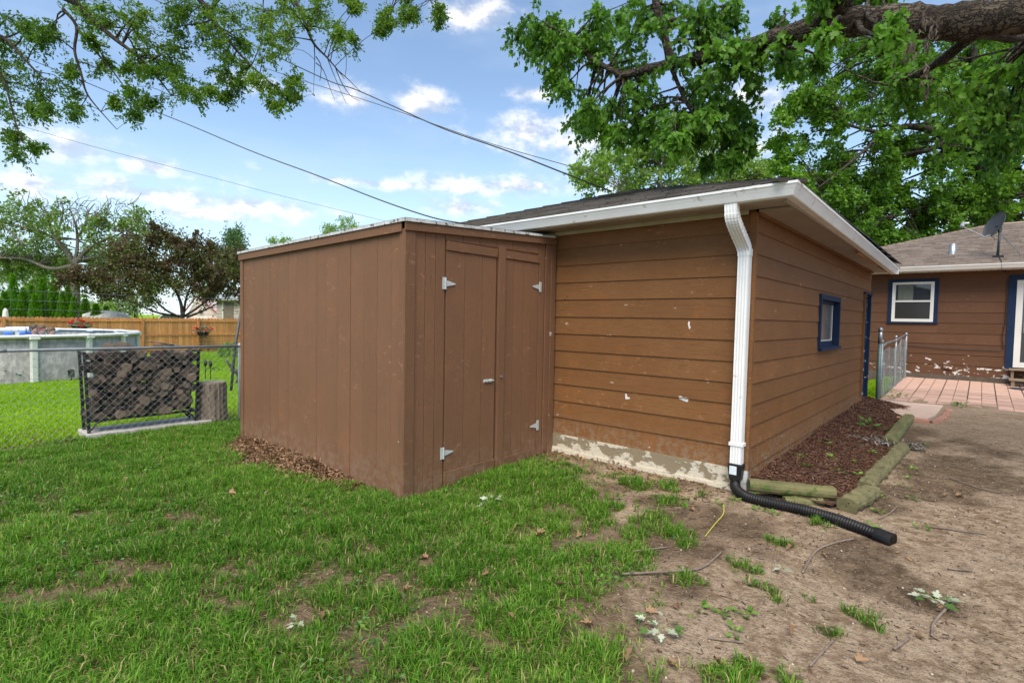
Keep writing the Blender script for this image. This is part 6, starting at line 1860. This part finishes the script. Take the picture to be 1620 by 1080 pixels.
for k_, (px_, pyt, wpx, D) in enumerate(AV):
    b = at(px_, 500, D); gb = float(gz(b[0], b[1]))
    tz = at(px_, pyt, D)[2]
    h = tz - gb
    e = thing('arborvitae', 'tall pointed arborvitae rising above its neighbours behind the cedar fence' if pyt < 442 else 'narrow bright green arborvitae in the row behind the cedar fence', 'tree', (b[0], b[1], gb), 'arborvitae row')
    pos, d, nr = arb_mesh(h, wpx * .50 * D / FPX, 2600, k_)
    leaves('foliage', pos + np.array([b[0], b[1], gb]), d, nr, .17 * rng.uniform(.7, 1.2, len(pos)), 'narrow', m_leaf_arb, e)
    MB().tube([(b[0], b[1], gb - .1), (b[0], b[1], gb + h * .9)], [.08, .02], 6).build('trunk', m_bark_dark, e)
    MB().lathe(b[0], b[1], [(wpx * .36 * D / FPX, gb + .1), (wpx * .30 * D / FPX, gb + h * .35), (wpx * .17 * D / FPX, gb + h * .65), (.03, gb + h * .9)], 10).build('inner_foliage', m_leaf_arb, e, True)

# ---- pine and background masses
b = at(371, 500, 55); gb = float(gz(b[0], b[1]))
limbs = [([(b[0], b[1], gb), tuple(at(371, 366, 55))], [.3, .03])]
cl = []
for k_ in range(70):
    t_ = rng.random()
    w = 4 + 26 * t_
    cl.append((at(371 + rng.normal() * w * .6, 364 + 75 * t_, 55 + rng.normal() * 1.5), .9))
make_tree('pine_tree', 'grey green pine tree beyond the plum tree near the shed corner', 'tree', (b[0], b[1], gb), limbs, cl, m_bark_dark, m_leaf_pine, 'narrow', .34, 9, 7, droop=-.2, twig_r=.01)
for (px_, pyt, D, w, lab, lm_) in ((215, 455, 75, 90, 'distant round green tree behind the purple plum', m_leaf_locust), (60, 440, 80, 110, 'distant broad green tree behind the evergreen row', m_leaf_locust), (-40, 430, 80, 80, 'distant green tree beyond the pool end of the evergreen row', m_leaf_locust), (330, 445, 80, 60, 'distant green tree behind the neighbour houses', m_leaf_locust), (150, 470, 70, 60, 'distant yellowish shrub behind the pale dome', m_leaf_pale), (1680, 330, 45, 90, 'pale green tree beyond the house ridge', m_leaf_pale), (1600, 350, 48, 50, 'pale green bush above the house ridge by the dish', m_leaf_pale)):
    outl = []
    for k_ in range(9):
        outl.append((px_ + rng.normal() * w * .25, pyt + rng.uniform(0, 45), w * .16))
    round_tree('background_tree', lab, px_, 505, D, outl, 5, 1.5, lm_, .42, 9, m_bark_dark)

# ================================================================ BACKGROUND BUILDINGS
m_beige = simple('beige_vinyl_siding', (.50, .42, .36), (.45, .38, .33), 2, .7, .1)
m_pinkw = simple('pale_pink_wall', (.66, .52, .48), (.6, .48, .44), 2, .7, .1)
m_greyroof = simple('grey_shingle_far', (.34, .37, .37), (.28, .31, .31), 2, .9, .2)
def far_house(name, label, px0, px1, D, zeave, ridge, wallm, depth=7.0, gable=False, lapstep=.25):
    a, b = at(px0, 500, D), at(px1, 500, D)
    u = b - a; u[2] = 0; L = np.linalg.norm(u); u /= L
    v = np.array([-u[1], u[0], 0])
    if v @ fw < 0: v = -v
    g = float(gz(a[0], a[1])) - .1
    c = a + u * L / 2 + v * depth / 2
    e = thing(name, label, 'house' if not gable else 'shed', (c[0], c[1], g))
    A0 = np.array([a[0], a[1], 0])
    def pt(s, t_, z): q = A0 + u * s + v * t_; return (q[0], q[1], z)
    MB().hexa([pt(0, 0, g), pt(L, 0, g), pt(L, depth, g), pt(0, depth, g)], [pt(0, 0, zeave), pt(L, 0, zeave), pt(L, depth, zeave), pt(0, depth, zeave)]).build('wall', wallm, e)
    k_ = 0
    z = g + .4
    while z < zeave - .15:
        MB().hexa([pt(-.01, -.035, z), pt(L + .01, -.035, z), pt(L + .01, .0, z), pt(-.01, .0, z)], [pt(-.01, -.006, z + lapstep), pt(L + .01, -.006, z + lapstep), pt(L + .01, .0, z + lapstep), pt(-.01, .0, z + lapstep)]).build('siding_board', wallm, e)
        z += lapstep
    return e, pt, L, g
e, pt, L, g = far_house('neighbour_house', 'beige sided neighbour house with grey roof beside the shed edge', 343, 460, 42, 2.75, 4.6, m_beige)
MB().add([pt(-.5, -.5, 2.78), pt(L + .5, -.5, 2.78), pt(L + .5, 7.5, 2.78), pt(-.5, 7.5, 2.78), pt(2.5, 3.5, 4.3), pt(L - 2.5, 3.5, 4.3), pt(-.5, -.5, 2.62), pt(L + .5, -.5, 2.62), pt(L + .5, 7.5, 2.62), pt(-.5, 7.5, 2.62)],
         [(0, 1, 5, 4), (1, 2, 5), (2, 3, 4, 5), (3, 0, 4), (6, 7, 1, 0), (9, 6, 0, 3), (9, 8, 7, 6), (7, 8, 2, 1)]).build('roof', m_greyroof, e)
w = MB().hexa([pt(.55, -.06, .9), pt(1.35, -.06, .9), pt(1.35, -.04, .9), pt(.55, -.04, .9)], [pt(.55, -.06, 2.45), pt(1.35, -.06, 2.45), pt(1.35, -.04, 2.45), pt(.55, -.04, 2.45)]).build('window', simple('brown_blind', (.20, .16, .12), (.14, .11, .085), 3, .5, .1, 20, (1, 1, 8)), e)
MB().hexa([pt(.47, -.07, .85), pt(.55, -.07, .85), pt(.55, -.04, .85), pt(.47, -.04, .85)], [pt(.47, -.07, 2.5), pt(.55, -.07, 2.5), pt(.55, -.04, 2.5), pt(.47, -.04, 2.5)]).build('frame', m_vinyl, w)
e, pt, L, g = far_house('garden_shed', 'pale pink gabled shed behind the plum tree', 296, 346, 46, 1.45, 2.9, m_pinkw, 5.0, True)
MB().add([pt(0, -.02, 1.45), pt(L, -.02, 1.45), pt(L / 2 - .4, -.02, 3.0), pt(0, 4.9, 1.45), pt(L, 4.9, 1.45), pt(L / 2 - .4, 4.9, 3.0)], [(0, 1, 2), (5, 4, 3), (0, 2, 5, 3), (1, 4, 5, 2)]).build('gable', m_pinkw, e)
m_redtrim = simple('red_trim', (.32, .07, .06), (.25, .05, .045), 4, .6, .05)
MB().tube([pt(L / 2 - .4, -.25, 3.05), pt(L + .45, -.25, 1.25)], .07, 4).build('roof_edge', m_redtrim, e)
MB().tube([pt(L / 2 - .4, -.25, 3.05), pt(-.4, -.25, 1.25)], .07, 4).build('roof_edge', m_redtrim, e)
MB().hexa([pt(1.2, -.06, .4), pt(1.8, -.06, .4), pt(1.8, -.03, .4), pt(1.2, -.03, .4)], [pt(1.2, -.06, 1.3), pt(1.8, -.06, 1.3), pt(1.8, -.03, 1.3), pt(1.2, -.03, 1.3)]).build('window', m_vinyl, e)
MB().lathe(*pt(L / 2 - .15, -.1, 0)[:2], [(.04, 1.55), (.16, 1.68), (.18, 1.75), (.05, 1.92)], 8).build('wall_plaque', m_bark_dark, e)
# white parked car far behind the fence
D = 50
c0 = at(232, 500, D); c1 = at(300, 500, D)
u = c1 - c0; u[2] = 0; Lc = np.linalg.norm(u); u /= Lc; v = np.array([-u[1], u[0], 0]); g = .0
gcar = -.15
car = thing('parked_car', 'white parked car behind the cedar fence under the plum branches', 'car', (c0[0], c0[1], gcar))
def ptc(s, t_, z): q = np.array([c0[0], c0[1], 0]) + u * s + v * t_; return (q[0], q[1], z)
side = [(0, .45), (0, .95), (.9, 1.08), (1.5, 1.58), (3.1, 1.62), (3.7, 1.12), (4.05, 1.0), (4.1, .45)]
k_ = len(side)
MB().add([ptc(s, 0, gcar + z) for s, z in side] + [ptc(s, 1.75, gcar + z) for s, z in side], [tuple(range(k_)), tuple(range(2 * k_ - 1, k_ - 1, -1))] + [(i, k_ + i, k_ + (i + 1) % k_, (i + 1) % k_) for i in range(k_)]).build('body', simple('white_car_paint', (.74, .75, .76), (.7, .71, .72), 1, .25, 0), car, bevel=.05)
wn_ = [(1.05, 1.1), (1.55, 1.52), (3.05, 1.55), (3.5, 1.12)]
for t_ in (-.01, 1.76):
    MB().add([ptc(s, t_, gcar + z) for s, z in wn_] + [ptc(s, t_ + .004, gcar + z) for s, z in wn_], [(0, 1, 2, 3), (7, 6, 5, 4)]).build('window', m_glass, car)
for s in (.8, 3.3):
    for t_ in (-.02, 1.57):
        wh = MB().tube([ptc(s, t_, gcar + .33), ptc(s, t_ + .2, gcar + .33)], .33, 18).build('wheel', m_black_plastic, car)
        MB().tube([ptc(s, t_ - .012, gcar + .33), ptc(s, t_ + .0, gcar + .33)], .19, 14).build('rim', m_galv, wh)
# pale dome canopy
dcx = at(168, 498, 34.0); gd = float(gz(dcx[0], dcx[1]))
pd_ = thing('patio_umbrella', 'pale translucent patio umbrella dome just above the cedar fence', 'umbrella', (dcx[0], dcx[1], gd))
m_dome, T = newmat('pale_canopy_cloth')
cc = T.mix(T.noise(T.pos(), 3), (.74, .77, .75, 1), (.82, .85, .83, 1))
T.n('OutputMaterial', None, {0: T.n('MixShader', None, {0: .4, 1: T.n('BsdfPrincipled', None, {'Base Color': cc, 'Roughness': .7}), 2: T.n('BsdfTranslucent', None, {0: cc})})}, None)
MB().lathe(dcx[0], dcx[1], [(1.45, 1.08), (1.40, 1.16), (1.15, 1.36), (.8, 1.50), (.4, 1.58), (.03, 1.61), (.03, 1.58), (.8, 1.47), (1.38, 1.13)], 16).build('canopy', m_dome, pd_)
for k_ in range(8):
    a = 2 * math.pi * k_ / 8
    MB().tube([(dcx[0] + r_ * math.cos(a), dcx[1] + r_ * math.sin(a), z_) for r_, z_ in ((1.46, 1.09), (1.16, 1.37), (.8, 1.51), (.4, 1.59), (.02, 1.62))], .014, 4).build('rib', m_vinyl, pd_)
MB().tube([(dcx[0], dcx[1], gd), (dcx[0], dcx[1], 1.6)], .03, 8).build('pole', m_vinyl, pd_)

# ================================================================ POWER LINES
m_wire = simple('weathered_cable', (.05, .045, .04), (.035, .03, .028), 5, .7, 0)
def wire(pts, r_, lab):
    P_ = [at(x, y, D) for x, y, D in pts]
    return tag(MB().tube(catmull(P_, 10), r_, 5).build('power_line', m_wire, None, True), lab, 'cable', 'overhead lines')
wire([(-200, 0, 20), (-60, 52, 18), (0, 75, 17), (135, 130, 15), (230, 170, 13.8), (300, 198, 13), (400, 240, 11.8), (500, 277, 10.6), (600, 316, 9.4), (680, 343, 8.6), (728, 353, 8.0)], .011, 'twisted overhead cable ending behind the shed roof edge')
wire([(140, -50, 20), (245, 0, 18.5), (300, 24, 17.6), (360, 52, 16.6), (430, 86, 15.5), (520, 128, 14), (560, 141, 13.4), (615, 165, 12.5), (700, 203, 11.2), (800, 238, 9.9), (900, 277, 8.9), (968, 303, 8.6)], .013, 'thick twisted overhead cable running down to the garage hip')
wire([(120, -10, 26), (220, 38, 25), (300, 65, 24), (440, 115, 22), (600, 166, 20), (760, 222, 18), (905, 264, 16), (985, 286, 15.2), (1010, 293, 15)], .012, 'thin straight overhead wire passing behind the garage roof')
wire([(-150, 145, 34), (60, 207, 33), (170, 238, 34), (325, 278, 37), (450, 311, 40), (610, 350, 44), (700, 372, 47)], .012, 'faint far overhead wire crossing low over the shed')

# ================================================================ SMALL THINGS ON THE GROUND
m_dry = leafmat('dry_brown_leaf', (.11, .062, .034), (.30, .185, .105), .1, .8)
# drift of dry leaves against the shed
N = 5200
x = rng.uniform(-5.9, -2.95, N)
hgt_ = .09 * S((x + 5.95) / .5) * S((-2.9 - x) / .7) * (.6 + .6 * vnoise(x, 0 * x, 2.5, 41))
u = rng.random(N) ** 1.6
y = -2.275 - u * np.interp(x, [-5.95, -5.4, -4.6, -4.0, -3.3, -2.9], [.15, .5, .8, .6, .32, .1])
z = ground_z(x, y) + hgt_ * (1 - u) ** 1.5 * rng.random(N) + .008
d = rng.normal(size=(N, 3)); d[:, 2] *= .5
o = leaves('leaf_drift', np.stack([x, y, z], -1), d, rng.normal(size=(N, 3)) * .6 + (0, 0, .8), rng.uniform(.025, .06, N), 'oak', m_dry, None, fold=.7)
o['kind'] = 'stuff'; tag(o, 'drift of dry brown leaves piled against the shed wall', 'leaves')
N = 500
x = rng.uniform(-2.3, -.2, N); y = -.06 - rng.random(N) ** 1.7 * .45
k = rng.random(N) < .35 + .65 * (x < -1.9)
x, y = x[k], y[k]
d = rng.normal(size=(len(x), 3)); d[:, 2] *= .4
o = leaves('leaf_scatter', np.stack([x, y, ground_z(x, y) + .012], -1), d, rng.normal(size=(len(x), 3)) * .5 + (0, 0, .8), rng.uniform(.03, .07, len(x)), 'oak', m_dry, None, fold=.6)
o['kind'] = 'stuff'; tag(o, 'dry leaves scattered along the foot of the garage foundation', 'leaves')
# single dry leaves
DL = [(-2.95, -3.35), (-4.0, -3.4), (-1.25, -2.85), (-1.0, -3.25), (-.75, -2.75), (-.35, -2.55), (-1.9, -3.5), (-2.3, -3.0), (-1.45, -3.95), (-.6, -3.35), (-.25, -3.05), (.05, -2.75), (.2, -2.4), (.35, -2.9), (-.9, -2.05), (-1.35, -2.2), (-2.5, -3.7), (-3.3, -3.9), (-3.6, -3.3), (-2.0, -2.7),
      (.0, -2.0), (.15, -1.95), (.3, -2.2), (-.45, -1.9), (-.7, -1.75), (.9, -2.1), (1.2, -2.1), (1.4, -1.6), (.85, -.95), (.6, -1.0), (1.46, 1.33), (1.5, 1.2), (1.42, 1.15), (1.35, 1.3), (-.2, -.75), (-.9, -.75), (-1.5, -1.3), (-4.6, -3.9), (-1.15, -3.7), (.65, -2.55), (.75, -2.1), (1.0, -2.7), (.5, -2.75)]
leafmesh = []
for k_ in range(5):
    o = leaves('dry_leaf', np.zeros((1, 3)), np.array([[0, 1., .1]]), np.array([[rng.normal() * .2, 0, 1.]]), 1.0, 'oak' if k_ % 2 else 'maple', m_dry, None, fold=.35 + .25 * k_, rnd=np.array([rng.random()]))
    leafmesh.append(o.data)
    bpy.data.objects.remove(o)
for (x, y) in DL:
    o = bpy.data.objects.new('dry_leaf', leafmesh[rng.integers(5)])
    gd_ = float(grass_density(x, y))
    o.location = (x, y, float(ground_z(x, y)) + .012 + .03 * gd_)
    s_ = rng.uniform(.045, .085); o.scale = (s_, s_, s_); o.rotation_euler = (rng.normal() * .35, rng.normal() * .35, rng.uniform(0, 6.28))
    col.objects.link(o)
    tag(o, 'single dry brown leaf lying in the lawn grass' if gd_ > .4 else 'single dry brown leaf lying on the bare dirt', 'leaf', 'dry leaves lying in the yard')
# fallen green maple sprigs, pale side up
m_sprig = leafmat('silver_maple_underside', (.27, .30, .20), (.42, .45, .34), .15, .7)
m_sprig_g = leafmat('fallen_maple_leaf', (.07, .14, .03), (.12, .22, .05), .2, .5)
m_stem = simple('green_stem', (.20, .26, .08), (.16, .2, .06), 10, .6, 0)
def sprig(x, y, n_, r_, lab, s=.10, frac=.7):
    z = float(ground_z(x, y)) + .02
    e = thing('fallen_sprig', lab, 'sprig', (x, y, z))
    n_, s = int(n_ * 1.5), s * .68
    a = rng.uniform(0, 2 * math.pi, n_)
    rr = r_ * rng.uniform(.2, 1, n_)
    pos = np.stack([x + rr * np.cos(a), y + rr * np.sin(a), z + rng.uniform(.005, .05, n_)], -1)
    d = np.stack([np.cos(a), np.sin(a), rng.normal(0, .25, n_)], -1)
    nr = rng.normal(size=(n_, 3)) * .35 + (0, 0, 1)
    k_ = max(1, int(n_ * frac))
    leaves('pale_leaves', pos[:k_], d[:k_], nr[:k_], s * rng.uniform(.7, 1.15, k_), 'maple', m_sprig, e)['kind'] = 'stuff'
    if k_ < n_: leaves('green_leaves', pos[k_:], d[k_:], nr[k_:], s * rng.uniform(.7, 1.15, n_ - k_), 'maple', m_sprig_g, e)['kind'] = 'stuff'
    mb = MB()
    for q in pos[:6]:
        mb.tube([(x, y, z + .01), tuple((np.array([x, y, z]) + q) / 2 + (0, 0, .012)), tuple(q)], .0018, 4)
    mb.build('stem', m_stem, e)
sprig(-1.66, -1.76, 12, .13, 'wilted maple sprig with pale leaves in the grass before the shed doors', .085)
sprig(.36, -2.53, 13, .11, 'wilted maple sprig with silvery leaves at the edge of grass and dirt', .095)
sprig(.66, -1.31, 2, .03, 'lone pale maple leaf on the dirt below the drain pipe', .08, 1)
sprig(1.46, -1.13, 9, .10, 'fallen maple sprig with pale leaves and green stem on bare dirt', .09)
sprig(-1.1, -3.87, 4, .04, 'small crumpled pale leaf cluster in the near grass', .055, 1)
# sticks
m_stick = simple('grey_twig', (.22, .17, .13), (.13, .10, .08), 20, .9, .2)
STK = [([(-.12, -2.12), (.17, -1.81), (.24, -1.63), (.25, -1.32)], .008, 'long forked grey stick lying from grass to dirt'), ([(-.23, -1.78), (-.08, -1.52)], .006, 'short grey stick on the dirt beside the tall grass'),
       ([(.76, -1.23), (.77, -.9), (.85, -.69), (.95, -.52)], .007, 'curved pale twig on the dirt below the pipe end'), ([(1.47, -1.55), (1.47, -1.37), (1.52, -1.14)], .008, 'bent brown twig beside the fallen sprig on dirt'),
       ([(-4.0, -4.38), (-3.74, -4.32), (-3.37, -4.27)], .007, 'reddish curved stick in the lawn'), ([(-3.04, -4.26), (-2.9, -4.15)], .006, 'short grey stick in the lawn'), ([(1.04, -2.32), (1.08, -1.97)], .006, 'straight grey stick on the bare dirt'),
       ([(1.33, -1.84), (1.38, -1.65)], .007, 'stubby brown stick on pale dirt'), ([(.57, -2.41), (.73, -2.34)], .005, 'thin twig on dirt near the silvery sprig'), ([(1.5, -.61), (1.63, -.56)], .006, 'short dark stick past the pipe end'),
       ([(1.03, .1), (1.08, .3), (1.11, .57)], .006, 'brown curved twig between the pipe end and the split timber'), ([(1.36, .19), (1.5, .2), (1.7, .24)], .006, 'long dark root on the dirt path'), ([(1.42, 1.9), (1.6, 1.7), (1.8, 1.65)], .006, 'dark root crossing the upper dirt path')]
for (pts, r_, lab) in STK:
    tag(MB().tube(catmull([(x, y, float(ground_z(x, y)) + r_ * .7 + .006 + .02 * float(grass_density(x, y))) for x, y in pts], 6), r_, 6).build('stick', m_stick, None, True), lab, 'stick')
tag(MB().tube(catmull([(x, y, float(ground_z(x, y)) + h) for x, y, h in ((.06, -1.16, .01), (.05, -.93, .03), (.05, -.75, .05), (.02, -.66, .09))], 6), .004, 5).build('yellow_stem', simple('yellow_stem', (.45, .42, .06), (.38, .36, .05), 9, .6, 0), None, True), 'thin yellow green stem curving over dirt near the downspout', 'stem')
# small weeds
m_weed = leafmat('weed_leaf', (.07, .15, .02), (.17, .30, .05), .25)
def weed(x, y, n_, r_, s, lab, group='small weeds', mat=None, shape='plain', z=None):
    zz = float(ground_z(x, y)) if z is None else z
    e = thing('weed', lab, 'weed', (x, y, zz), group)
    a = rng.uniform(0, 2 * math.pi, n_)
    rr = r_ * rng.uniform(.1, 1, n_)
    pos = np.stack([x + rr * np.cos(a), y + rr * np.sin(a), zz + rng.uniform(.01, .9, n_) * r_ * .7], -1)
    d = np.stack([np.cos(a), np.sin(a), rng.uniform(.0, .6, n_)], -1)
    leaves('leaf_rosette', pos, d, rng.normal(size=(n_, 3)) * .3 + (0, 0, 1), s * rng.uniform(.6, 1.2, n_), shape, mat or m_weed, e)['kind'] = 'stuff'
    MB().tube([(x, y, zz - .01), (x, y, zz + r_ * .6)], .002, 4).build('stem', m_stem, e)
WD = [(.01, -.38), (.36, -.41), (.25, -.42), (1.03, .29), (.95, .7), (1.09, 1.95), (1.22, .89), (1.1, 1.25), (1.13, 3.46), (1.08, 1.54), (.66, -2.29), (.43, -2.16), (.65, -2.04), (.55, -2.13), (-.75, -.3), (-.55, -.45), (-1.25, -.55), (-1.4, -.9), (-.9, -.9), (-.35, -.55), (-1.75, -1.2), (-.1, -.5), (-1.0, -1.15), (-.4, -2.6), (-1.35, -1.95), (1.3, .1), (1.0, -.15), (-3.05, -2.33), (-1.6, -3.2), (-.8, -3.6), (-.2, -2.3)]
for (x, y) in WD:
    weed(x, y, 9, .05, .045, 'small bright green weed seedling on the bare soil')
for (x, y) in ((.30, 1.0), (.42, 1.6), (.25, 2.2), (.62, 1.7), (.7, 2.3), (.55, 1.15), (.15, 1.3), (.72, 1.2)):
    weed(x, y, 8, .05, .05, 'small green weed sprouting in the mulch bed', 'weeds in the mulch bed', None, 'plain', float(bed_z(x, y)))
weed(.47, 3.85, 26, .15, .13, 'leafy fern like plant in the mulch bed', 'plants in the mulch bed', m_sprig_g, 'narrow', float(bed_z(.47, 3.85)))
weed(1.38, 7.62, 34, .13, .075, 'bright green weed growing through the front pavers', 'patio weeds', None, 'plain', pz(7.6))
weed(.10, -.17, 6, .06, .075, 'heart leaved seedling in front of the mossy timber', 'timber seedling')
for (x, y) in ((.30, 7.75), (.45, 8.2), (.2, 8.6)):
    weed(x, y, 18, .10, .07, 'low weed along the patio edge by the wire fence', 'patio edge weeds', None, 'plain', pz(y))
# withered fern heaps on the bed
for (x, y, s, lab) in ((.62, 2.95, .16, 'grey withered leaf heap inside the mulch bed by the timbers'), (.98, 3.1, .12, 'grey withered leaf heap on the dirt side of the timbers')):
    N = 90
    a = rng.uniform(0, 6.28, N); rr = s * np.sqrt(rng.random(N))
    pos = np.stack([x + rr * np.cos(a) * 1.5, y + rr * np.sin(a), float(bed_z(x, y)) - .01 + rng.random(N) * .06], -1)
    e = leaves('withered_heap', pos, rng.normal(size=(N, 3)) * (1, 1, .5), rng.normal(size=(N, 3)), .07, 'narrow', leafmat('grey_withered', (.14, .125, .11), (.27, .25, .22), .05, .9), None, fold=.9)
    e['kind'] = 'stuff'; tag(e, lab, 'leaves')
# shrub at the pool foot
q = at(8, 603, 1) - CAM; t_ = (-.30 - CAM[2]) / q[2]; q = CAM + q * t_
e = thing('daylily_clump', 'arching green leaf clump at the foot of the pool wall', 'plant', tuple(q))
N = 260
a = rng.uniform(0, 6.28, N)
pos = np.stack([q[0] + .35 * rng.random(N) * np.cos(a), q[1] + .35 * rng.random(N) * np.sin(a), q[2] + rng.uniform(0, .2, N)], -1)
leaves('leaf_blades', pos, np.stack([np.cos(a) * .9, np.sin(a) * .9, rng.uniform(.2, 1.1, N)], -1), np.tile([0, 0, 1.], (N, 1)) + rng.normal(size=(N, 3)) * .2, rng.uniform(.3, .6, N), 'narrow', leafmat('daylily_leaf', (.03, .075, .018), (.12, .19, .03), .2), e)
MB().lathe(q[0], q[1], [(.2, q[2] - .05), (.22, q[2] + .06), (.1, q[2] + .12)], 10).build('crown_base', m_weed, e)
q = at(362, 552, 24.0)
e = thing('fence_shrub', 'small rounded lime green shrub at the cedar fence beside the leaning pole', 'shrub', (q[0], q[1], float(gz(q[0], q[1]))))
N = 420
u = rng.normal(size=(N, 3)); u /= np.linalg.norm(u, axis=1, keepdims=True); u[:, 2] = np.abs(u[:, 2])
gq = float(gz(q[0], q[1]))
leaves('foliage', np.array([q[0], q[1], gq]) + u * np.array([.42, .42, .62]) * rng.uniform(.6, 1.05, (N, 1)), u + rng.normal(size=(N, 3)) * .4, rng.normal(size=(N, 3)), .13, 'plain', m_leaf_pale, e)
MB().tube([(q[0], q[1], gq - .05), (q[0], q[1], gq + .4)], [.03, .01], 5).build('stem', m_bark_dark, e)
# crumbs, bark bits and straw over the bare dirt
N = 17000
x = rng.uniform(-3.6, 2.6, N); y = rng.uniform(-4.2, 5.0, N)
k = frustum_mask(x, y, .1) & ~((x < .02) & (y > -.04)) & ~((x > 0) & (x < .86) & (y > .05))
x, y = x[k], y[k]
k = rng.random(len(x)) < .15 + .85 * vnoise(x, y, 2.0, 51) ** 2
x, y = x[k], y[k]
m_crumb = rndmat('soil_crumbs', [(0, (.06, .042, .03)), (.5, (.15, .10, .07)), (.8, (.27, .19, .13)), (1, (.42, .33, .24))])
shreds('ground_litter', x, y, ground_z(x, y) + .004, .005, .042, .008, m_crumb, 'crumbs of soil, straw and bark scattered over the dirt', 'litter', .2)
N = 900
x = rng.uniform(-4.5, 2.3, N); y = rng.uniform(-4.6, 1.5, N)
k = frustum_mask(x, y, .1) & ~((x < .9) & (y > -.04)) & ~((x < -2.3) & (y > -2.3)) & (rng.random(N) < .25 + .75 * vnoise(x, y, 1.6, 71))
x, y = x[k], y[k]
d = rng.normal(size=(len(x), 3)); d[:, 2] *= .3
o = leaves('leaf_fragments', np.stack([x, y, ground_z(x, y) + .008 + .02 * grass_density(x, y)], -1), d, rng.normal(size=(len(x), 3)) * .45 + (0, 0, .8), rng.uniform(.012, .04, len(x)), 'oak', m_dry, None, fold=.6)
o['kind'] = 'stuff'; tag(o, 'small torn bits of dry leaf strewn over grass and dirt', 'leaves')

N = 3600
x = rng.uniform(-1.8, 2.5, N); y = rng.uniform(-3.6, 4.5, N)
k = frustum_mask(x, y, .1) & ~((x < .95) & (y > -.06)) & (grass_density(x, y) < .35)
x, y = x[k], y[k]
N = len(x)
sz_ = .003 + .010 * rng.random(N) ** 3
octv = np.array([(1, 0, 0), (-1, 0, 0), (0, 1, 0), (0, -1, 0), (0, 0, .7), (0, 0, -.7)])
V = np.stack([x, y, ground_z(x, y) + sz_ * .3], -1)[:, None, :] + sz_[:, None, None] * octv[None] * rng.uniform(.6, 1.3, (N, 6, 1))
tri = np.array([(0, 2, 4), (2, 1, 4), (1, 3, 4), (3, 0, 4), (2, 0, 5), (1, 2, 5), (3, 1, 5), (0, 3, 5)])
li = ((np.arange(N) * 6)[:, None, None] + tri[None]).ravel()
o = np_mesh('pebbles', V.reshape(-1, 3), li, np.full(N * 8, 3), rndmat('pebble_stone', [(0, (.16, .12, .085)), (.6, (.30, .23, .165)), (1, (.46, .39, .31))]), None, np.repeat(rng.random(N), 8))
o['kind'] = 'stuff'; tag(o, 'tiny pebbles and clods lying on the bare dirt', 'pebbles')
N = 9000
x = rng.uniform(-6.5, .9, N); y = rng.uniform(-5.2, -.3, N)
k = frustum_mask(x, y, .1) & (vnoise(x, y, 1.3, 81) * .6 + vnoise(x, y, 4, 82) * .4 > .56) & (grass_density(x, y) > .12) & ~((x < -2.3) & (y > -2.3))
x, y = x[k], y[k]; N = len(x)
a = rng.uniform(0, 6.28, N)
o = leaves('clover', np.stack([x, y, ground_z(x, y) + rng.uniform(.012, .055, N)], -1), np.stack([np.cos(a), np.sin(a), rng.uniform(-.1, .4, N)], -1), rng.normal(size=(N, 3)) * .3 + (0, 0, 1), rng.uniform(.018, .042, N), 'plain', leafmat('clover_leaf', (.045, .12, .03), (.13, .25, .07), .2), None, fold=.1)
o['kind'] = 'stuff'; tag(o, 'low clover leaves growing among the lawn grass', 'clover')
